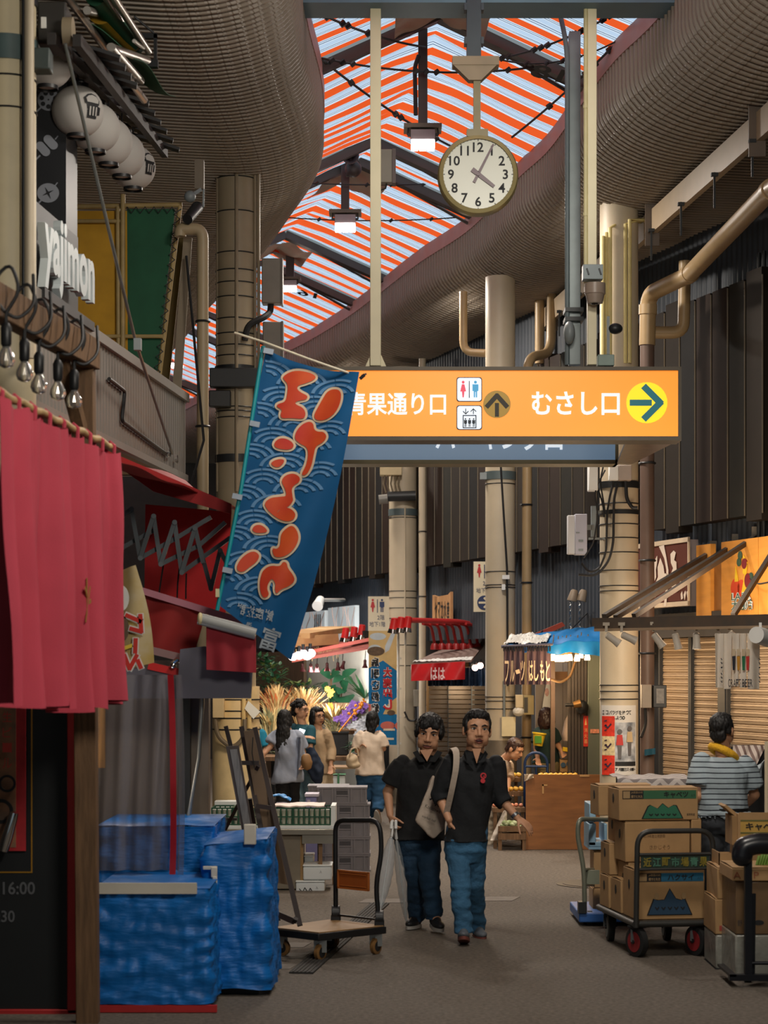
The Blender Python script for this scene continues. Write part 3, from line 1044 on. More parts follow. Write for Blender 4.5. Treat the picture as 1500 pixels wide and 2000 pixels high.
mb=MB();wrap(mb,1198,1410,1236,1492,.009);mb.build('picture',M('poster_print',H(140,148,160),.6,var=.5,scale=9,col2=H(220,222,226)),t)
mb=MB();wrap(mb,1198,1486,1236,1494,.012);mb.build('black_strip',m_ink,t)
def flatfr(px,py,off):
 a=math.asin(max(-.95,min(.95,(px-1209)/37.5)))
 return Fr(V((x1+(r1+off)*math.sin(a),D1-(r1+off)*math.cos(a),Z(py,D1))),(math.cos(a),math.sin(a),0),(0,0,1))
mb=MB()
kk=D1/F
for (ch,px) in zip('エコバッグを持って',(1178,1184,1190,1195.5,1201,1207,1213.5,1220,1225)):
 mb.text(ch,flatfr(px,1391,.010),0,0,w=6*kk,h=8*kk,t=.002,bold=.02)
for (ch,px) in zip('しよう。',(1196,1202,1208,1213)):
 mb.text(ch,flatfr(px,1401,.010),0,0,w=6*kk,h=7*kk,t=.002,bold=.02)
for (ch,px) in zip('7月1日スタート',(1200,1206,1211,1216,1221,1226,1230,1234)):
 mb.text(ch,flatfr(px,1501,.010),0,0,w=5*kk,h=6*kk,t=.002,bold=.02)
mb.build('lettering',m_ink,t)
mb=MB()
for i,(cx,cy) in enumerate(((1206,1446),(1224,1440))):
 f_=flatfr(cx,cy,.016)
 mb.m=0;mb.disc(f_,0,18*kk,5*kk,.003,0)
 mb.m=1 if i==0 else 2;mb.prism([(-5*kk,12*kk),(5*kk,12*kk),(7*kk,-8*kk),(-7*kk,-8*kk)],f_,.003)
 mb.m=0;mb.prism([(-4*kk,-8*kk),(4*kk,-8*kk),(3*kk,-34*kk),(-3*kk,-34*kk)],f_,.003)
mb.build('printed_figures',[M('figure_grey',H(96,92,92),.6),M('figure_red',H(190,50,44),.6),M('figure_sand',H(196,170,130),.6)],t)
t=thing('sticker_strip','column of red and cream printed stickers down the left of the poster','stickers',P(1186,1515,D1-.2))
for i,(a,b) in enumerate(((1398,1437),(1437,1474),(1474,1512))):
 o=wrap(MB(),1176,a,1197,b,.014).build('sticker',M('sticker_red',H(214,56,38),.5,var=.25,scale=30) if i!=1 else M('sticker_cream',H(216,196,150),.5,var=.3,scale=30),t)
 mb=MB()
 f_=flatfr(1186,(a+b)/2,.019)
 mb.stroke(f_,[(-6*kk,2*kk),(0,-3*kk),(7*kk,4*kk)],3*kk,.002)
 for q in range(3):mb.stroke(f_,[(-7*kk,(10-9*q)*kk),(-3*kk,(11-9*q)*kk)],2.4*kk,.002)
 mb.build('print',M('sticker_ink',H(60,40,60),.6),o)
 # 2: the bright pillar in the middle
DP2=25.0
t2p,r2,x2=pillar('smooth cream pillar in the middle, behind the man in the black shirt',977,58,DP2,6.8,[Z(y,DP2) for y in (946,1117,1143,1148,1361,1369,1384)],[(Z(938,DP2),Z(922,DP2),m_band)])
MB().tube([P(978,910,DP2-.2),P(990,1110,DP2-.2),P(992,1340,DP2-.2)],.012,8).build('cable',m_cable,t2p)
MB().bb(P(938,936,DP2-.1),P(950,924,DP2-.02)).build('clamp',m_greypaint,t2p)
for (a,b,c,e) in ((981,1123,995,1131),(980,1141,987,1152)):bx(MB(),a,b,c,e,DP2-.24,.05).build('sensor',m_white,t2p)
MB().tube(bend([P(985,1330,DP2-.22),P(985,1404,DP2-.22),P(990,1425,DP2-.24),P(1006,1442,DP2-.24)],.08),.014,8).build('conduit',m_greypaint,t2p)
t=thing('meter_box','cream meter box with a plastic-wrapped lower half beside the middle cream pillar','meter box',P(1023,1398,DP2-.3))
bx(MB(),1007,1357,1022,1382,DP2-.35,.10).build('case',M('meter_cream',H(214,196,160),.5),t,.006)
bx(MB(),1023,1358,1043,1396,DP2-.33,.14).build('case',M('meter_beige',H(178,160,110),.5),t,.006)
bx(MB(),1024,1362,1031,1392,DP2-.345,.02).build('window',m_dark,t)
MB().ell(P(1013,1390,DP2-.31),(.075,.06,.06)).build('plastic_wrap',M('plastic_wrap',H(228,222,208),.2,bump=.8,bscale=50),t)
t=thing('notice_board','pale notice plate strapped low on the middle cream pillar','notice',P(993,1438,DP2-.26))
bx(MB(),980,1400,1007,1438,DP2-.26,.02).build('plate',M('plate_ivory',H(226,212,170),.5),t)
t=thing('pillar_guard','grey metal guard plate around the foot of the middle cream pillar','guard plate',(x2,DP2,.1))
MB().lathe([(r2+.02,.1),(r2+.02,Z(1445,DP2)),(r2+.012,Z(1445,DP2))],Matrix.Translation((x2,DP2,0)),32).build('sleeve',M('guard_grey',H(128,118,104),.4,.4,var=.2),t)
# 3: the dimmer pillar left of the red stall roof
DP3=31.0
t3p,r3,x3=pillar('cream pillar behind the fish banner, with a dark clamp and boxes near its head',787,54,DP3,6.58,[Z(y,DP3) for y in (1012,1155,1168,1188,1208,1260,1300)],[(Z(1008,DP3),Z(995,DP3),m_band)])
bx(MB(),742,905,785,928,DP3-.35,.2).build('junction_box',M('box_cream',H(190,172,134),.5),t3p,.008)
MB().cyl(P(757,970,DP3-.3),P(812,968,DP3-.3),.075).build('clamp',m_dark,t3p)
MB().cyl(P(740,976,DP3-.32),P(757,974,DP3-.32),.07).build('floodlight',M('lamp_case',H(120,118,112),.4),t3p)
for i,px in enumerate((752,759,766,774,781)):MB().tube([P(px,926,DP3-.3),P(px-3,945,DP3-.28),P(px+2,962,DP3-.25)],.012,6).build('cable',M('cable_beige',H(130,118,96),.6),t3p)
MB().tube([P(791,990,DP3-.22),P(791,1400,DP3-.22)],.012,6).build('conduit',m_cream,t3p)
t=thing('drainpipe','slim cream drainpipe rising beside the pillar behind the fish banner','drainpipe',(X(825,30.2),30.2,0))
MB().tube([(X(825,30.2),30.2,0),(X(825,30.2),30.2,6.6)],.052,14).build('pipe',m_cream,t)
rings('collar',m_dark,t,825,.052,30.2,[Z(y,30.2) for y in (1038,1165)],.009)
t=thing('meter_box','grey switch box with a black framed dial below the red stall cloth','meter box',P(825,1380,DP3-.4))
bx(MB(),808,1347,822,1380,DP3-.45,.14).build('case',M('meter_dim',H(134,126,112),.5),t,.005)
bx(MB(),829,1350,845,1379,DP3-.45,.10).build('dial_box',m_dark,t,.005)
bx(MB(),832,1354,842,1376,DP3-.455,.01).build('dial',M('dial_grey',H(130,134,130),.4),t)
MB().tube(bend([P(812,1380,DP3-.4),P(812,1408,DP3-.4),P(798,1408,DP3-.4),P(790,1390,DP3-.4)],.1),.014,8).build('cable',m_cable,t)
# 4: left steel pillar with many straps
D4=19.6
t4,r4,x4=pillar('stout grey-beige pillar left of the skylight, ringed by many cable straps',461,78,D4,6.8,[Z(y,D4) for y in (352,418,498,532,556,584,626,655,678,698,798,806,818)],[(Z(757,D4),Z(717,D4),m_dark),(Z(905,D4),Z(890,D4),m_dark)],M('pillar_taupe',H(150,136,112),.5,var=.06))
for px in (425,462,498,505):
 MB().tube([P(px,960,D4-.205 if 430<px<490 else D4-.08),P(px,300,D4-.205 if 430<px<490 else D4-.08)],.016,8).build('conduit',M('conduit_taupe',H(140,126,104),.5),t4)
bx(MB(),409,718,508,756,D4-.30,.12).build('junction_bar',m_dark,t4,.01)
bx(MB(),408,762,450,794,D4-.30,.12).build('junction_box',m_black,t4,.008)
for i,(a,b,c,e) in enumerate(((511,504,552,592),(513,628,553,700))):
 t=thing('cable_box',('upper' if i==0 else 'lower')+' grey steel box fixed to the right of the strapped pillar','junction box',P((a+c)/2,e,D4))
 bx(MB(),a,b,c-3,e,D4-.12,.16).build('case',M('steelbox',H(120,112,102),.5),t,.01)
 bx(MB(),c-4,b-1,c,e+1,D4-.13,.18).build('door_edge',M('steelbox_dark',H(90,80,74),.5),t)
 if i==0:
  MB().tube(bend([P(529,592,D4-.05),P(528,610,D4-.08),P(516,620,D4-.2),P(484,634,D4-.24),P(478,665,D4-.24)],.12),.03,8).build('cable',m_cable,t)
  # warm-lit lower stump of that pillar
mb=MB()
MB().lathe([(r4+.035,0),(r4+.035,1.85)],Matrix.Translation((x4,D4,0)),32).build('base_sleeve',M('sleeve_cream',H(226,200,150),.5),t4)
bx(MB(),415,1361,437,1402,D4-.34,.14).build('meter_case',M('meter_tan',H(206,182,138),.5),t4,.006)
MB().tube(bend([P(420,1402,D4-.28),P(425,1440,D4-.28),P(455,1462,D4-.30),P(478,1440,D4-.3),P(478,1405,D4-.28)],.14),.022,8).build('cable',M('cable_taupe',H(110,96,76),.6),t4)
for px in (476,487):MB().tube([P(px,1365,D4-.26),P(px,1422,D4-.26)],.02,8).build('conduit',M('conduit_sand',H(214,186,128),.5),t4)
rings('strap',m_dark,t4,461,r4+.035,D4,[Z(y,D4) for y in (1366,1388,1402,1424)],.007)
t=thing('paper_notice','white sheet of paper hanging askew beside the warm-lit pillar foot','paper',P(492,1403,D4-.3))
f_=front(492,1385,D4-.32)
q=D4/F
MB().prism([(-14*q,1*q),(-7*q,16*q),(16*q,-5*q),(3*q,-19*q)],f_,.003).build('sheet',m_white,t)
lamp('POINT','stall_and_fill_lamp',P(520,1330,18.2),16,WARM,.12)
# 5: the near pillar at the left edge
D5=12.25
t5,r5,x5=pillar('pale cream pillar at the left edge, in front of the black snack sign',14,112,D5,7.6,[Z(y,D5) for y in (160,222)],[(Z(130,D5),Z(82,D5),M('band_teal',H(74,92,92),.5)),(Z(14,D5),Z(-5,D5),m_dark)],M('pillar_pale',H(206,192,158),.5,var=.06))
for px,r,m in ((46,.012,m_dark),(57,.03,m_cream)):
 MB().tube([P(px,700,D5-.17),P(px,-90,D5-.17)],r,10).build('conduit',m,t5)
bx(MB(),60,92,97,134,D5-.1,.14).build('clamp_box',M('clamp_teal',H(66,76,74),.5),t5,.01)
# right drainpipes
m_pipe=M('pipe_tan',H(168,142,104),.4,var=.06)
m_pipeb=M('pipe_brown',H(104,84,74),.5,var=.08)
def zpt(px,z,d):return V((X(px,d),d,z))
t=thing('drainpipe','tan drainpipe slung below the soffit, bending down beside the poster pillar','drainpipe',P(1266,600,21.4))
pts=bend([zpt(1640,6.02,15.6),zpt(1500,6.02,17.2),zpt(1345,5.98,20.6),zpt(1302,5.95,21.0),zpt(1266,5.93,21.4),zpt(1264,5.4,21.4)],.16,6)
MB().tube(pts,.085,18).build('pipe',m_pipe,t)
for i in (3,10,len(pts)-2):
 p=pts[i];dr=(pts[i+1]-p).normalized()
 MB().tube([p-dr*.05,p+dr*.05],.096,18).build('collar',m_pipe,t)
MB().tube([zpt(1264,5.4,21.4),zpt(1264,0,21.4)],.075,18).build('lower_pipe',m_pipeb,t)
rings('collar',m_dark,t,1264,.075,21.4,[Z(y,21.4) for y in (1095,1276,905)],.012)
MB().tube(bend([zpt(1275,5.55,21.5),zpt(1335,5.55,21.5),zpt(1338,6.3,21.5)],.12),.065,14).build('branch',m_pipe,t)
t=thing('drainpipe','tan drainpipe with a crooked top between the middle pillar and the sign poles','drainpipe',P(1028,690,24.8))
MB().tube(bend([zpt(1078,6.7,25.6),P(1076,690,25.4),P(1030,698,25.0),zpt(1028,0,25.0)],.2,6),.06,16).build('pipe',m_pipe,t)
rings('collar',m_dark,t,1028,.06,25.0,[Z(y,25.0) for y in (986,1138,1440)],.012)
MB().tube([zpt(1054,6.7,26.0),zpt(1054,5.9,26.0)],.06,14).build('branch',m_pipe,t)
t=thing('drainpipe','short tan pipe elbow left of the middle pillar, under the soffit','drainpipe',P(905,690,25.2))
MB().tube(bend([zpt(905,6.7,25.4),P(905,688,25.4),P(950,690,25.2)],.2,6),.05,14).build('pipe',m_pipe,t)
# left drainpipe with a hooked head
t=thing('drainpipe','cream drainpipe with a hooked head between the green banner and the strapped pillar','drainpipe',P(396,960,17.4))
MB().tube(bend([P(352,462,17.4),P(352,447,17.4),P(396,447,17.4),zpt(396,0,17.4)],.1,6),.05,16).build('pipe',M('pipe_cream',H(168,150,118),.5,var=.05),t)
rings('collar',m_dark,t,396,.05,17.4,[Z(y,17.4) for y in (628,833)],.010)
t=thing('steel_strut','thin leaning steel strut left of the hooked drainpipe','strut',P(350,790,17.6))
MB().bar(P(343,792,17.6),P(367,465,17.6),.075,.03).build('bar',M('strut_taupe',H(128,114,92),.5),t)
MB().tube([P(364,500,17.5),P(398,860,17.2),P(372,950,17.2)],.012,6).build('cable',m_cable,t)
# long steel channel under the right soffit with hangers
t=thing('steel_channel','long beige steel channel hung below the right soffit','steel beam',P(1250,470,22))
a,b=zpt(1600,6.55,15.6),zpt(1010,6.5,28.2)
MB().bar(a,b,.06,.24).bar(a+V((.1,0,.11)),b+V((.1,0,.11)),.22,.02).build('channel',M('channel_beige',H(170,150,122),.45,var=.06),t)
for i in range(9):
 mb=MB()
 p=lerp(a,b,.12+i*.09)
 mb.bar(p+V((-.06,0,-.1)),p+V((-.06,0,-.42)),.018)
 mb.bar(p+V((-.09,0,-.12)),p+V((-.03,0,-.12)),.05,.03)
 mb.build('hanger_rod',m_dark,t)
for i in (0.12,.40,.80):
 p=lerp(a,b,i)
 MB().bar(p+V((-.02,0,.28)),p+V((-.02,0,-.25)),.14,.03,up=(0,1,0)).build('hanger_plate',M('hanger_brown',H(96,82,70),.5),t)
 # electric box with a framed dial on the brown drainpipe, and small things nearby
t=thing('meter_box','grey switch box with a black framed dial strapped beside the brown drainpipe','meter box',P(1278,1384,21.2))
bx(MB(),1254,1337,1273,1383,21.15,.12).build('case',M('meter_warmgrey',H(146,132,116),.5),t,.006)
bx(MB(),1276,1338,1302,1382,21.1,.12).build('dial_box',m_black,t,.006)
bx(MB(),1282,1345,1297,1374,21.09,.02).build('dial',M('dial_pale',H(112,108,104),.3,var=.3,scale=20),t)
MB().tube(bend([P(1260,1383,21.2),P(1262,1415,21.2),P(1252,1440,21.15)],.1),.016,8).build('cable',m_cable,t)
tag(MB().sheet(lambda u,v:P(lerp(1259,1280,u),lerp(1464,1476,v)-3*u,21.25-.02*math.sin(u*6)),8,4,.006).build('blue_rag',M('rag_teal',H(30,84,104),.7)),'small blue rag tied to the brown drainpipe','rag')
# ================================================================ left side, near the camera
m_noren=M('noren_red',H(198,70,88),.85,var=.10,scale=3,bump=.15,bscale=160,trans=.06)
m_redcloth=M('awning_red',H(168,34,34),.7,var=.12,scale=3,trans=.15)
m_dkred=M('awning_dark_red',H(120,26,26),.75,var=.12,scale=3)
# ---- grey corrugated fascia of the left building
fa,fb=V((X(60,12.45),12.45,0)),V((X(361,17.3),17.3,0))
zt_,zb_=4.28,3.645
t=thing('corrugated_fascia','grey corrugated metal fascia above the red awning on the left','fascia',((fa+fb)/2)+V((0,0,zb_)))
dirf=(fb-fa).normalized()
nf=V((dirf.y,-dirf.x,0))
mb=MB()
Lf=(fb-fa).length
n=int(Lf/.022)
vs,fs=[],[]
for i in range(n+1):
 o=.010 if (i//2)%2 else 0
 p=fa+dirf*(Lf*i/n)+nf*o
 vs+=[(p.x,p.y,zb_),(p.x,p.y,zt_)]
for i in range(n):fs.append((2*i,2*i+2,2*i+3,2*i+1))
mb.add(vs,fs)
m_fascia=M('fascia_grey',H(140,136,130),.5,.2,var=.06,scale=2)
mb.build('corrugated_sheet',m_fascia,t,smooth=False)
MB().bar(fa+V((-.04,0,zt_+.02)),fb+V((-.04,0,zt_+.02)),.16,.07).build('top_rail',m_fascia,t)
MB().bar(fa+V((0,0,zb_-.02)),fb+V((0,0,zb_-.02)),.06,.05).build('bottom_rail',m_fascia,t)
MB().bb(fb+V((-.9,-.01,zb_)),fb+V((0,.05,zt_))).build('end_panel',m_fascia,t)
mb=MB().add([fa+V((-.02,0,zb_+.01)),fb+V((-.02,0,zb_+.01)),fb+V((-1.2,0,zb_+.01)),fa+V((-1.2,0,zb_+.01)),fa+V((-.02,0,zt_)),fb+V((-.02,0,zt_)),fb+V((-1.2,0,zt_)),fa+V((-1.2,0,zt_))],[(0,3,2,1),(4,5,6,7),(0,1,5,4),(1,2,6,5),(2,3,7,6),(3,0,4,7)])
mb.build('soffit_box',M('soffit_ply',H(150,120,92),.7,var=.1),t)
def ff(px,z,k=0.0):
# point on the fascia plane seen in column px
 u,v=(px-750)/F,None
 q=(fa.x-u*fa.y)/(u*dirf.y-dirf.x)
 p=fa+dirf*q
 return V((p.x,p.y,0))+nf*k+V((0,0,z))
def fpx(px,py,k=0.0):
 p=ff(px,0,0)
 p=ff(px,Z(py,p.y),k)
 return p
t2=thing('wall_cable','black cable running down in steps across the grey corrugated fascia','cable',fpx(270,830,.03))
MB().tube(bend([fpx(205,740,.03),fpx(236,764,.03),fpx(230,822,.03),fpx(322,890,.03)],.05),.014,8).build('lead',m_cable,t2)
mb=MB()
for (a,b) in ((318,884),(333,897)):
 c=fpx(a,b,.05)
 Mx=Matrix.Translation(c)@nf.to_track_quat('Z','Y').to_matrix().to_4x4()
 mb.lathe([(.022,-.01),(.036,-.01),(.036,.01),(.022,.01)],Mx,20,close=True)
mb.build('ring_hook',m_chrome,t2)
t2=thing('stay_rod','long slim grey stay rod slanting down past the lanterns to the fascia hook','rod',P(270,660,13.6))
MB().tube([P(127,85,12.2),P(215,460,13.0),P(265,668,13.9),fpx(322,886,.06)],.011,8).build('rod',M('rod_grey',H(120,124,122),.35,.5),t2)
bx(MB(),261,660,275,683,13.85,.06).build('clamp',m_greypaint,t2)
# ---- channel letters standing on the fascia
t=thing('channel_letters','white three-dimensional letters standing in a row above the fascia','sign',fpx(120,600,.08))
la,lb=fpx(69,540,.06),fpx(168,540,.06)
la.z=lb.z=0
zl=4.60
frl=Fr(lb+V((0,0,zl)),dirf,(0,0,1))
vs,fs=text_geo('yajimon',.012)
Ltot=(lb-la).length
mb=MB()
mb.m=0
mb.text('yajimon',frl,-Ltot/2,0,w=Ltot,h=.50,t=.0,bold=.03)
front_v,front_f=mb.v[:],mb.f[:]
# give the letters depth: side walls along boundary edges, and a back
ed={}
for f in front_f:
 for a,b in zip(f,f[1:]+f[:1]):
  ed[(a,b)]=ed.get((a,b),0)+1
nb=len(front_v)
back=[v-frl.n*.05 for v in front_v]
allv=front_v+back
sides=[(b,a,a+nb,b+nb) for (a,b) in ed if (b,a) not in ed]
mb=MB()
mb.m=0
mb.add(allv,list(front_f)+[tuple(i+nb for i in f[::-1]) for f in front_f]+sides)
mb.build('lettering',M('letter_white',H(196,206,208),.45,var=.04),t,smooth=False)
mb=MB()
mb.bar(la+V((0,0,zl-.28))-nf*.05,lb+V((0,0,zl-.28))-nf*.05,.10,.06)
mb.bar(la+V((0,0,zl))-nf*.13,lb+V((0,0,zl))-nf*.13,0.03,.66)
mb.build('backing_rail',M('sign_black',H(34,36,40),.5),t)
# ---- black vertical sign with snack pictures
DS=13.6
t=thing('snack_sign','tall black sign box with pale snack pictures behind the near pillar','sign',P(108,600,DS))
m_sblack=M('sign_black_face',H(24,26,30),.45,var=.06)
bx(MB(),58,150,129,590,DS,.5).build('cabinet',m_sblack,t)
MB().add([P(129,150,DS),P(129,590,DS),V((X(147,DS+.5),DS+.5,Z(590,DS))),V((X(147,DS+.5),DS+.5,Z(150,DS)))]+[P(127,150,DS+.01),P(127,590,DS+.01),V((X(145,DS+.5),DS+.5,Z(590,DS))),V((X(145,DS+.5),DS+.5,Z(150,DS)))],[(0,1,2,3),(7,6,5,4),(0,4,5,1),(1,5,6,2),(2,6,7,3),(3,7,4,0)]).build('side_panel',M('sign_side',H(112,92,96),.5,var=.25,scale=7),t)
m_icon=M('icon_grey',H(126,130,138),.5,var=.03)
f_=front(0,0,DS);f_=Fr(P(0,0,DS-.002),(1,0,0),(0,0,1))
q=DS/F
s2=lambda px,py:(px*q,-py*q)
def icon(pl,det):
 mb=MB();pl(mb);o=mb.build('snack_picture',m_icon,t)
 if det:
  mb=MB();det(mb);mb.build('picture_detail',m_sblack,o)
def pl1(mb):
 mb.disc(f_,*s2(95,195),21.5*q,.004)
 mb.stroke(f_,[s2(72,218),s2(82,208)],3*q,.003)
 mb.stroke(f_,[s2(108,179),s2(111,175)],2*q,.003)
def dt1(mb):
 for i in range(7):
  a=i*2*PI/7+.2
  mb.disc(f_,95*q+13.5*q*math.cos(a),-195*q+13.5*q*math.sin(a),4.4*q,.003,.004)
 mb.disc(f_,*s2(95,195),1.6*q,.003,.004)
def pl2(mb):
 for cx,cy in ((84,291),(99,278)):
  pts=[]
  ux,uy=.68,.73
  for k in range(25):
   a=k/24*2*PI
   ex=8 if math.cos(a)>0 else -8
   x_,y_=ex+8.5*math.cos(a),8.5*math.sin(a)
   pts.append(s2(cx+x_*ux-y_*uy,cy+x_*uy+y_*ux))
  mb.prism(pts,f_,.004)
 mb.stroke(f_,[s2(70,312),s2(78,304)],3*q,.003);mb.stroke(f_,[s2(108,272),s2(113,266)],2*q,.003)
def pl3(mb):
 mb.disc(f_,*s2(94,377),21.5*q,.004,ry=19*q)
 mb.stroke(f_,[s2(72,400),s2(80,392)],3*q,.003);mb.stroke(f_,[s2(108,362),s2(112,357)],2*q,.003)
def dt3(mb):
 pts=[]
 for k in range(8):
  a=k*PI/4+.45
  r_=12*q if k%2==0 else 2.6*q
  pts.append((94*q+r_*math.cos(a),-377*q+r_*math.sin(a)))
 mb.prism(pts,f_,.003,.004)
icon(pl1,dt1);icon(pl2,None);icon(pl3,dt3)
fs_=Fr(P(129,150,DS),V((X(147,DS+.5)-X(129,DS),.5,0)),(0,0,1))
mb=MB()
for i,s_ in enumerate(('ビール','串焼','酒','生')):
 mb.text(s_,fs_,.30,-.20-i*.34,w=.22,h=.20,t=.003,rot=PI/2 if i<1 else 0)
mb.build('lettering',M('sign_pinkgrey',H(176,150,160),.5),t)
# ---- paper lanterns
m_lan=M('lantern_paper',H(206,202,196),.7,var=.04,trans=.3)
def lantern(px,py,d,r,lab,mug=None,cap=True):
 c=P(px,py,d)
 t=thing('paper_lantern',lab,'lantern',c-V((0,0,r*1.02)),group='white paper lanterns along the eave')
 prof=[]
 n=56
 for k in range(n+1):
  a=lerp(.28,PI-.28,k/n)
  rr=r*math.sin(a)*(1+(.012 if k%2 else -.004))
  prof.append((rr,-r*math.cos(a)))
 MB().lathe(prof,Matrix.Translation(c),36).build('paper_shade',m_lan,t,ang=80)
 for s_ in (-1,1):
  MB().lathe([(r*.40,s_*r*.91-.022),(r*.43,s_*r*.91-.022),(r*.43,s_*r*.95+.022),(r*.40,s_*r*.95+.022)],Matrix.Translation(c),24,close=True).build('rim',m_black,t)
 MB().tube([c+V((0,0,r)),c+V((0,0,r+.14))],.006,6).build('cord',m_cable,t)
 if mug is not None:
 # beer-mug print that follows the round paper
  mb=MB()
  def on(a,b,o=.006):
   lon,lat=mug+a/r,b/r
   return c+V((math.sin(lon)*math.cos(lat),-math.cos(lon)*math.cos(lat),math.sin(lat)))*(r+o)
  def patch(pts,m,o):
   mb.m=m
   n0=len(pts)
   ca,cb=sum(p[0] for p in pts)/n0,sum(p[1] for p in pts)/n0
   vs=[on(a,b,o) for a,b in pts]+[on(ca,cb,o)]
   mb.add(vs,[(i,(i+1)%n0,n0) for i in range(n0)])
  u=r*.1
  patch([(-2.6*u,1.2*u),(-2.2*u,-4.4*u),(2.2*u,-4.4*u),(2.6*u,1.2*u)],0,.008)
  patch([(-3.2*u,.8*u),(-3.6*u,3*u),(-2.0*u,4.6*u),(0,5.2*u),(2.2*u,4.6*u),(3.4*u,2.6*u),(2.8*u,.6*u)],0,.010)
  patch([(-2.5*u,1.3*u),(-2.8*u,2.8*u),(-1.7*u,3.8*u),(0,4.3*u),(1.8*u,3.8*u),(2.7*u,2.5*u),(2.2*u,1.2*u)],1,.014)
  patch([(2.4*u,.4*u),(3.8*u,.1*u),(3.7*u,-2.8*u),(2.3*u,-3*u)],0,.006)
  for s_ in (-1.3,0,1.3):patch([(s_*u-.3*u,-.2*u),(s_*u-.3*u,-3.4*u),(s_*u+.3*u,-3.4*u),(s_*u+.3*u,-.2*u)],1,.014)
  mb.build('beer_mug_print',[m_ink,m_lan],t)
 return t
lantern(92,122,12.95,.165,'white paper lantern hidden behind the pillar clamp, above the black sign')
lantern(152,218,13.6,.17,'white paper lantern with a beer mug print, biggest of the row',.75)
lantern(186,250,14.1,.17,'plain white paper lantern second in the row behind the black sign')
lantern(212,277,14.6,.17,'plain white paper lantern in the middle of the row')
lantern(238,302,15.2,.17,'plain white paper lantern next to last in the row')
lantern(260,327,15.8,.172,'white paper lantern with a beer mug print at the far end of the row',.95)
# ---- louvred dark pergola roof over the lanterns
t=thing('louvre_canopy','dark slatted canopy above the row of lanterns','canopy',P(210,250,14.0))
mb=MB()
for i in range(11):
 d=12.75+i*.37
 a=P(130+i*14,112+i*18,d)
 mb.bar(a+V((-.5,0,.26)),a+V((.32,.1,.02)),.10,.022)
mb.build('slat',M('slat_black',H(22,22,24),.6),t)
mb=MB()
mb.bar(P(150,95,12.2)+V((0,0,.05)),P(322,300,16.8),.05,.07).bar(P(100,75,12.2),P(285,262,16.8),.05,.07)
mb.build('beam',M('beam_black',H(46,42,40),.6),t)
t=thing('unlit_lamp_box','dark square lamp housing with a pale tag beside the near pillar top','lamp',P(105,85,12.4))
bx(MB(),73,2,128,85,12.4,.25).build('housing',M('box_dark',H(48,46,44),.5),t,.01)
bx(MB(),80,33,90,55,12.39,.02).build('tag',m_white,t)
MB().cyl(P(134,62,12.3)-V((.03,0,0)),P(137,62,12.3)+V((.02,0,0)),.085).build('disc',M('disc_beige',H(150,136,112),.5),t)
# rolled-up green and yellow parasols slung under the soffit
m_alu=M('aluminium',H(176,168,158),.3,.7,var=.08)
m_grn=M('cloth_green',H(30,92,62),.7,var=.12,trans=.15)
m_yel=M('cloth_yellow',H(200,150,30),.7,var=.12,trans=.15)
t=thing('folded_awning','folded awning of metal tubes with green and yellow cloth at the top left','awning',P(220,100,13.6))
for a,b in (((120,-20),(282,196)),((198,-20),(262,80)),((262,80),(282,96)),((212,-20),(290,100)),((218,92),(276,158)),((216,92),(288,118)),((170,20),(212,32))):
 MB().tube([P(*a,12.8),P(*b,14.4)],.026 if b[1]!=96 else .012,10).build('tube',m_alu,t)
MB().cyl(P(186,-10,13.1),P(264,92,14.4),.07,.06).build('green_roll',m_grn,t)
MB().cyl(P(196,22,13.5),P(254,80,14.3),.085,.085).build('yellow_roll',m_yel,t)
MB().sheet(lambda u,v:lerp(P(150,40,13.2),P(262,150,14.8),u)+V((.28*v,.2*v,-.10*v+.03*math.sin(9*u+4*v))),20,8).build('green_cloth',m_grn,t)
mb=MB()
bx(mb,272,64,306,74,14.6,.05);bx(mb,300,66,306,118,14.6,.05);bx(mb,288,116,308,130,14.55,.06)
mb.tube([P(262,32,14.5),P(300,64,14.6)],.008,6)
mb.build('hinge',m_dark,t)
# ---- yellow and green banner laced to a pipe frame
DB=17.6
t=thing('framed_banner','yellow and green cloth banner laced to a pipe frame behind the fascia','banner',P(250,760,DB))
def quad(mb,pts,d,th=.008):
 vs=[P(a,b,d) for a,b in pts]
 n=len(vs)
 return mb.add(vs+[v+V((0,th,0)) for v in vs],[tuple(range(n-1,-1,-1)),tuple(range(n,2*n))]+[(i,(i+1)%n,n+(i+1)%n,n+i) for i in range(n)])
quad(MB(),[(150,412),(248,412),(250,740),(150,740)],DB).build('yellow_cloth',m_yel,t)
quad(MB(),[(248,408),(342,408),(306,740),(250,740)],DB).build('green_cloth',m_grn,t)
m_fpipe=M('frame_pipe',H(166,142,92),.5,var=.2)
mb=MB()
mb.tube([P(140,404,DB),P(356,400,DB)],.022,10).tube([P(352,402,DB),P(310,740,DB)],.020,10)
mb.tube([P(230,404,DB-.03),P(232,740,DB-.03)],.02,10).tube([P(240,380,DB-.05),P(240,740,DB-.05)],.022,10)
mb.tube([P(200,657,DB-.04),P(318,657,DB-.04)],.018,10).tube([P(148,432,DB-.03),P(240,432,DB-.03)],.018,10)
mb.build('frame',m_fpipe,t)
mb=MB()
pts=[]
for i in range(34):
 v=i/33
 pts.append(P(lerp(352,310,v)-(10 if i%2 else -2),lerp(408,736,v),DB-.025))
mb.tube(pts,.006,5)
pts=[P(lerp(248,345,i/11),408+(8 if i%2 else -4),DB-.025) for i in range(12)]
mb.tube(pts,.006,5)
mb.build('lacing',m_cable,t)
t=thing('framed_banner','narrow dark yellow banner edge leaning beside the green cloth','banner',P(330,740,17.9))
quad(MB(),[(352,440),(362,440),(330,745),(308,745)],17.9,.03).build('cloth',M('cloth_olive',H(96,78,34),.7),t)
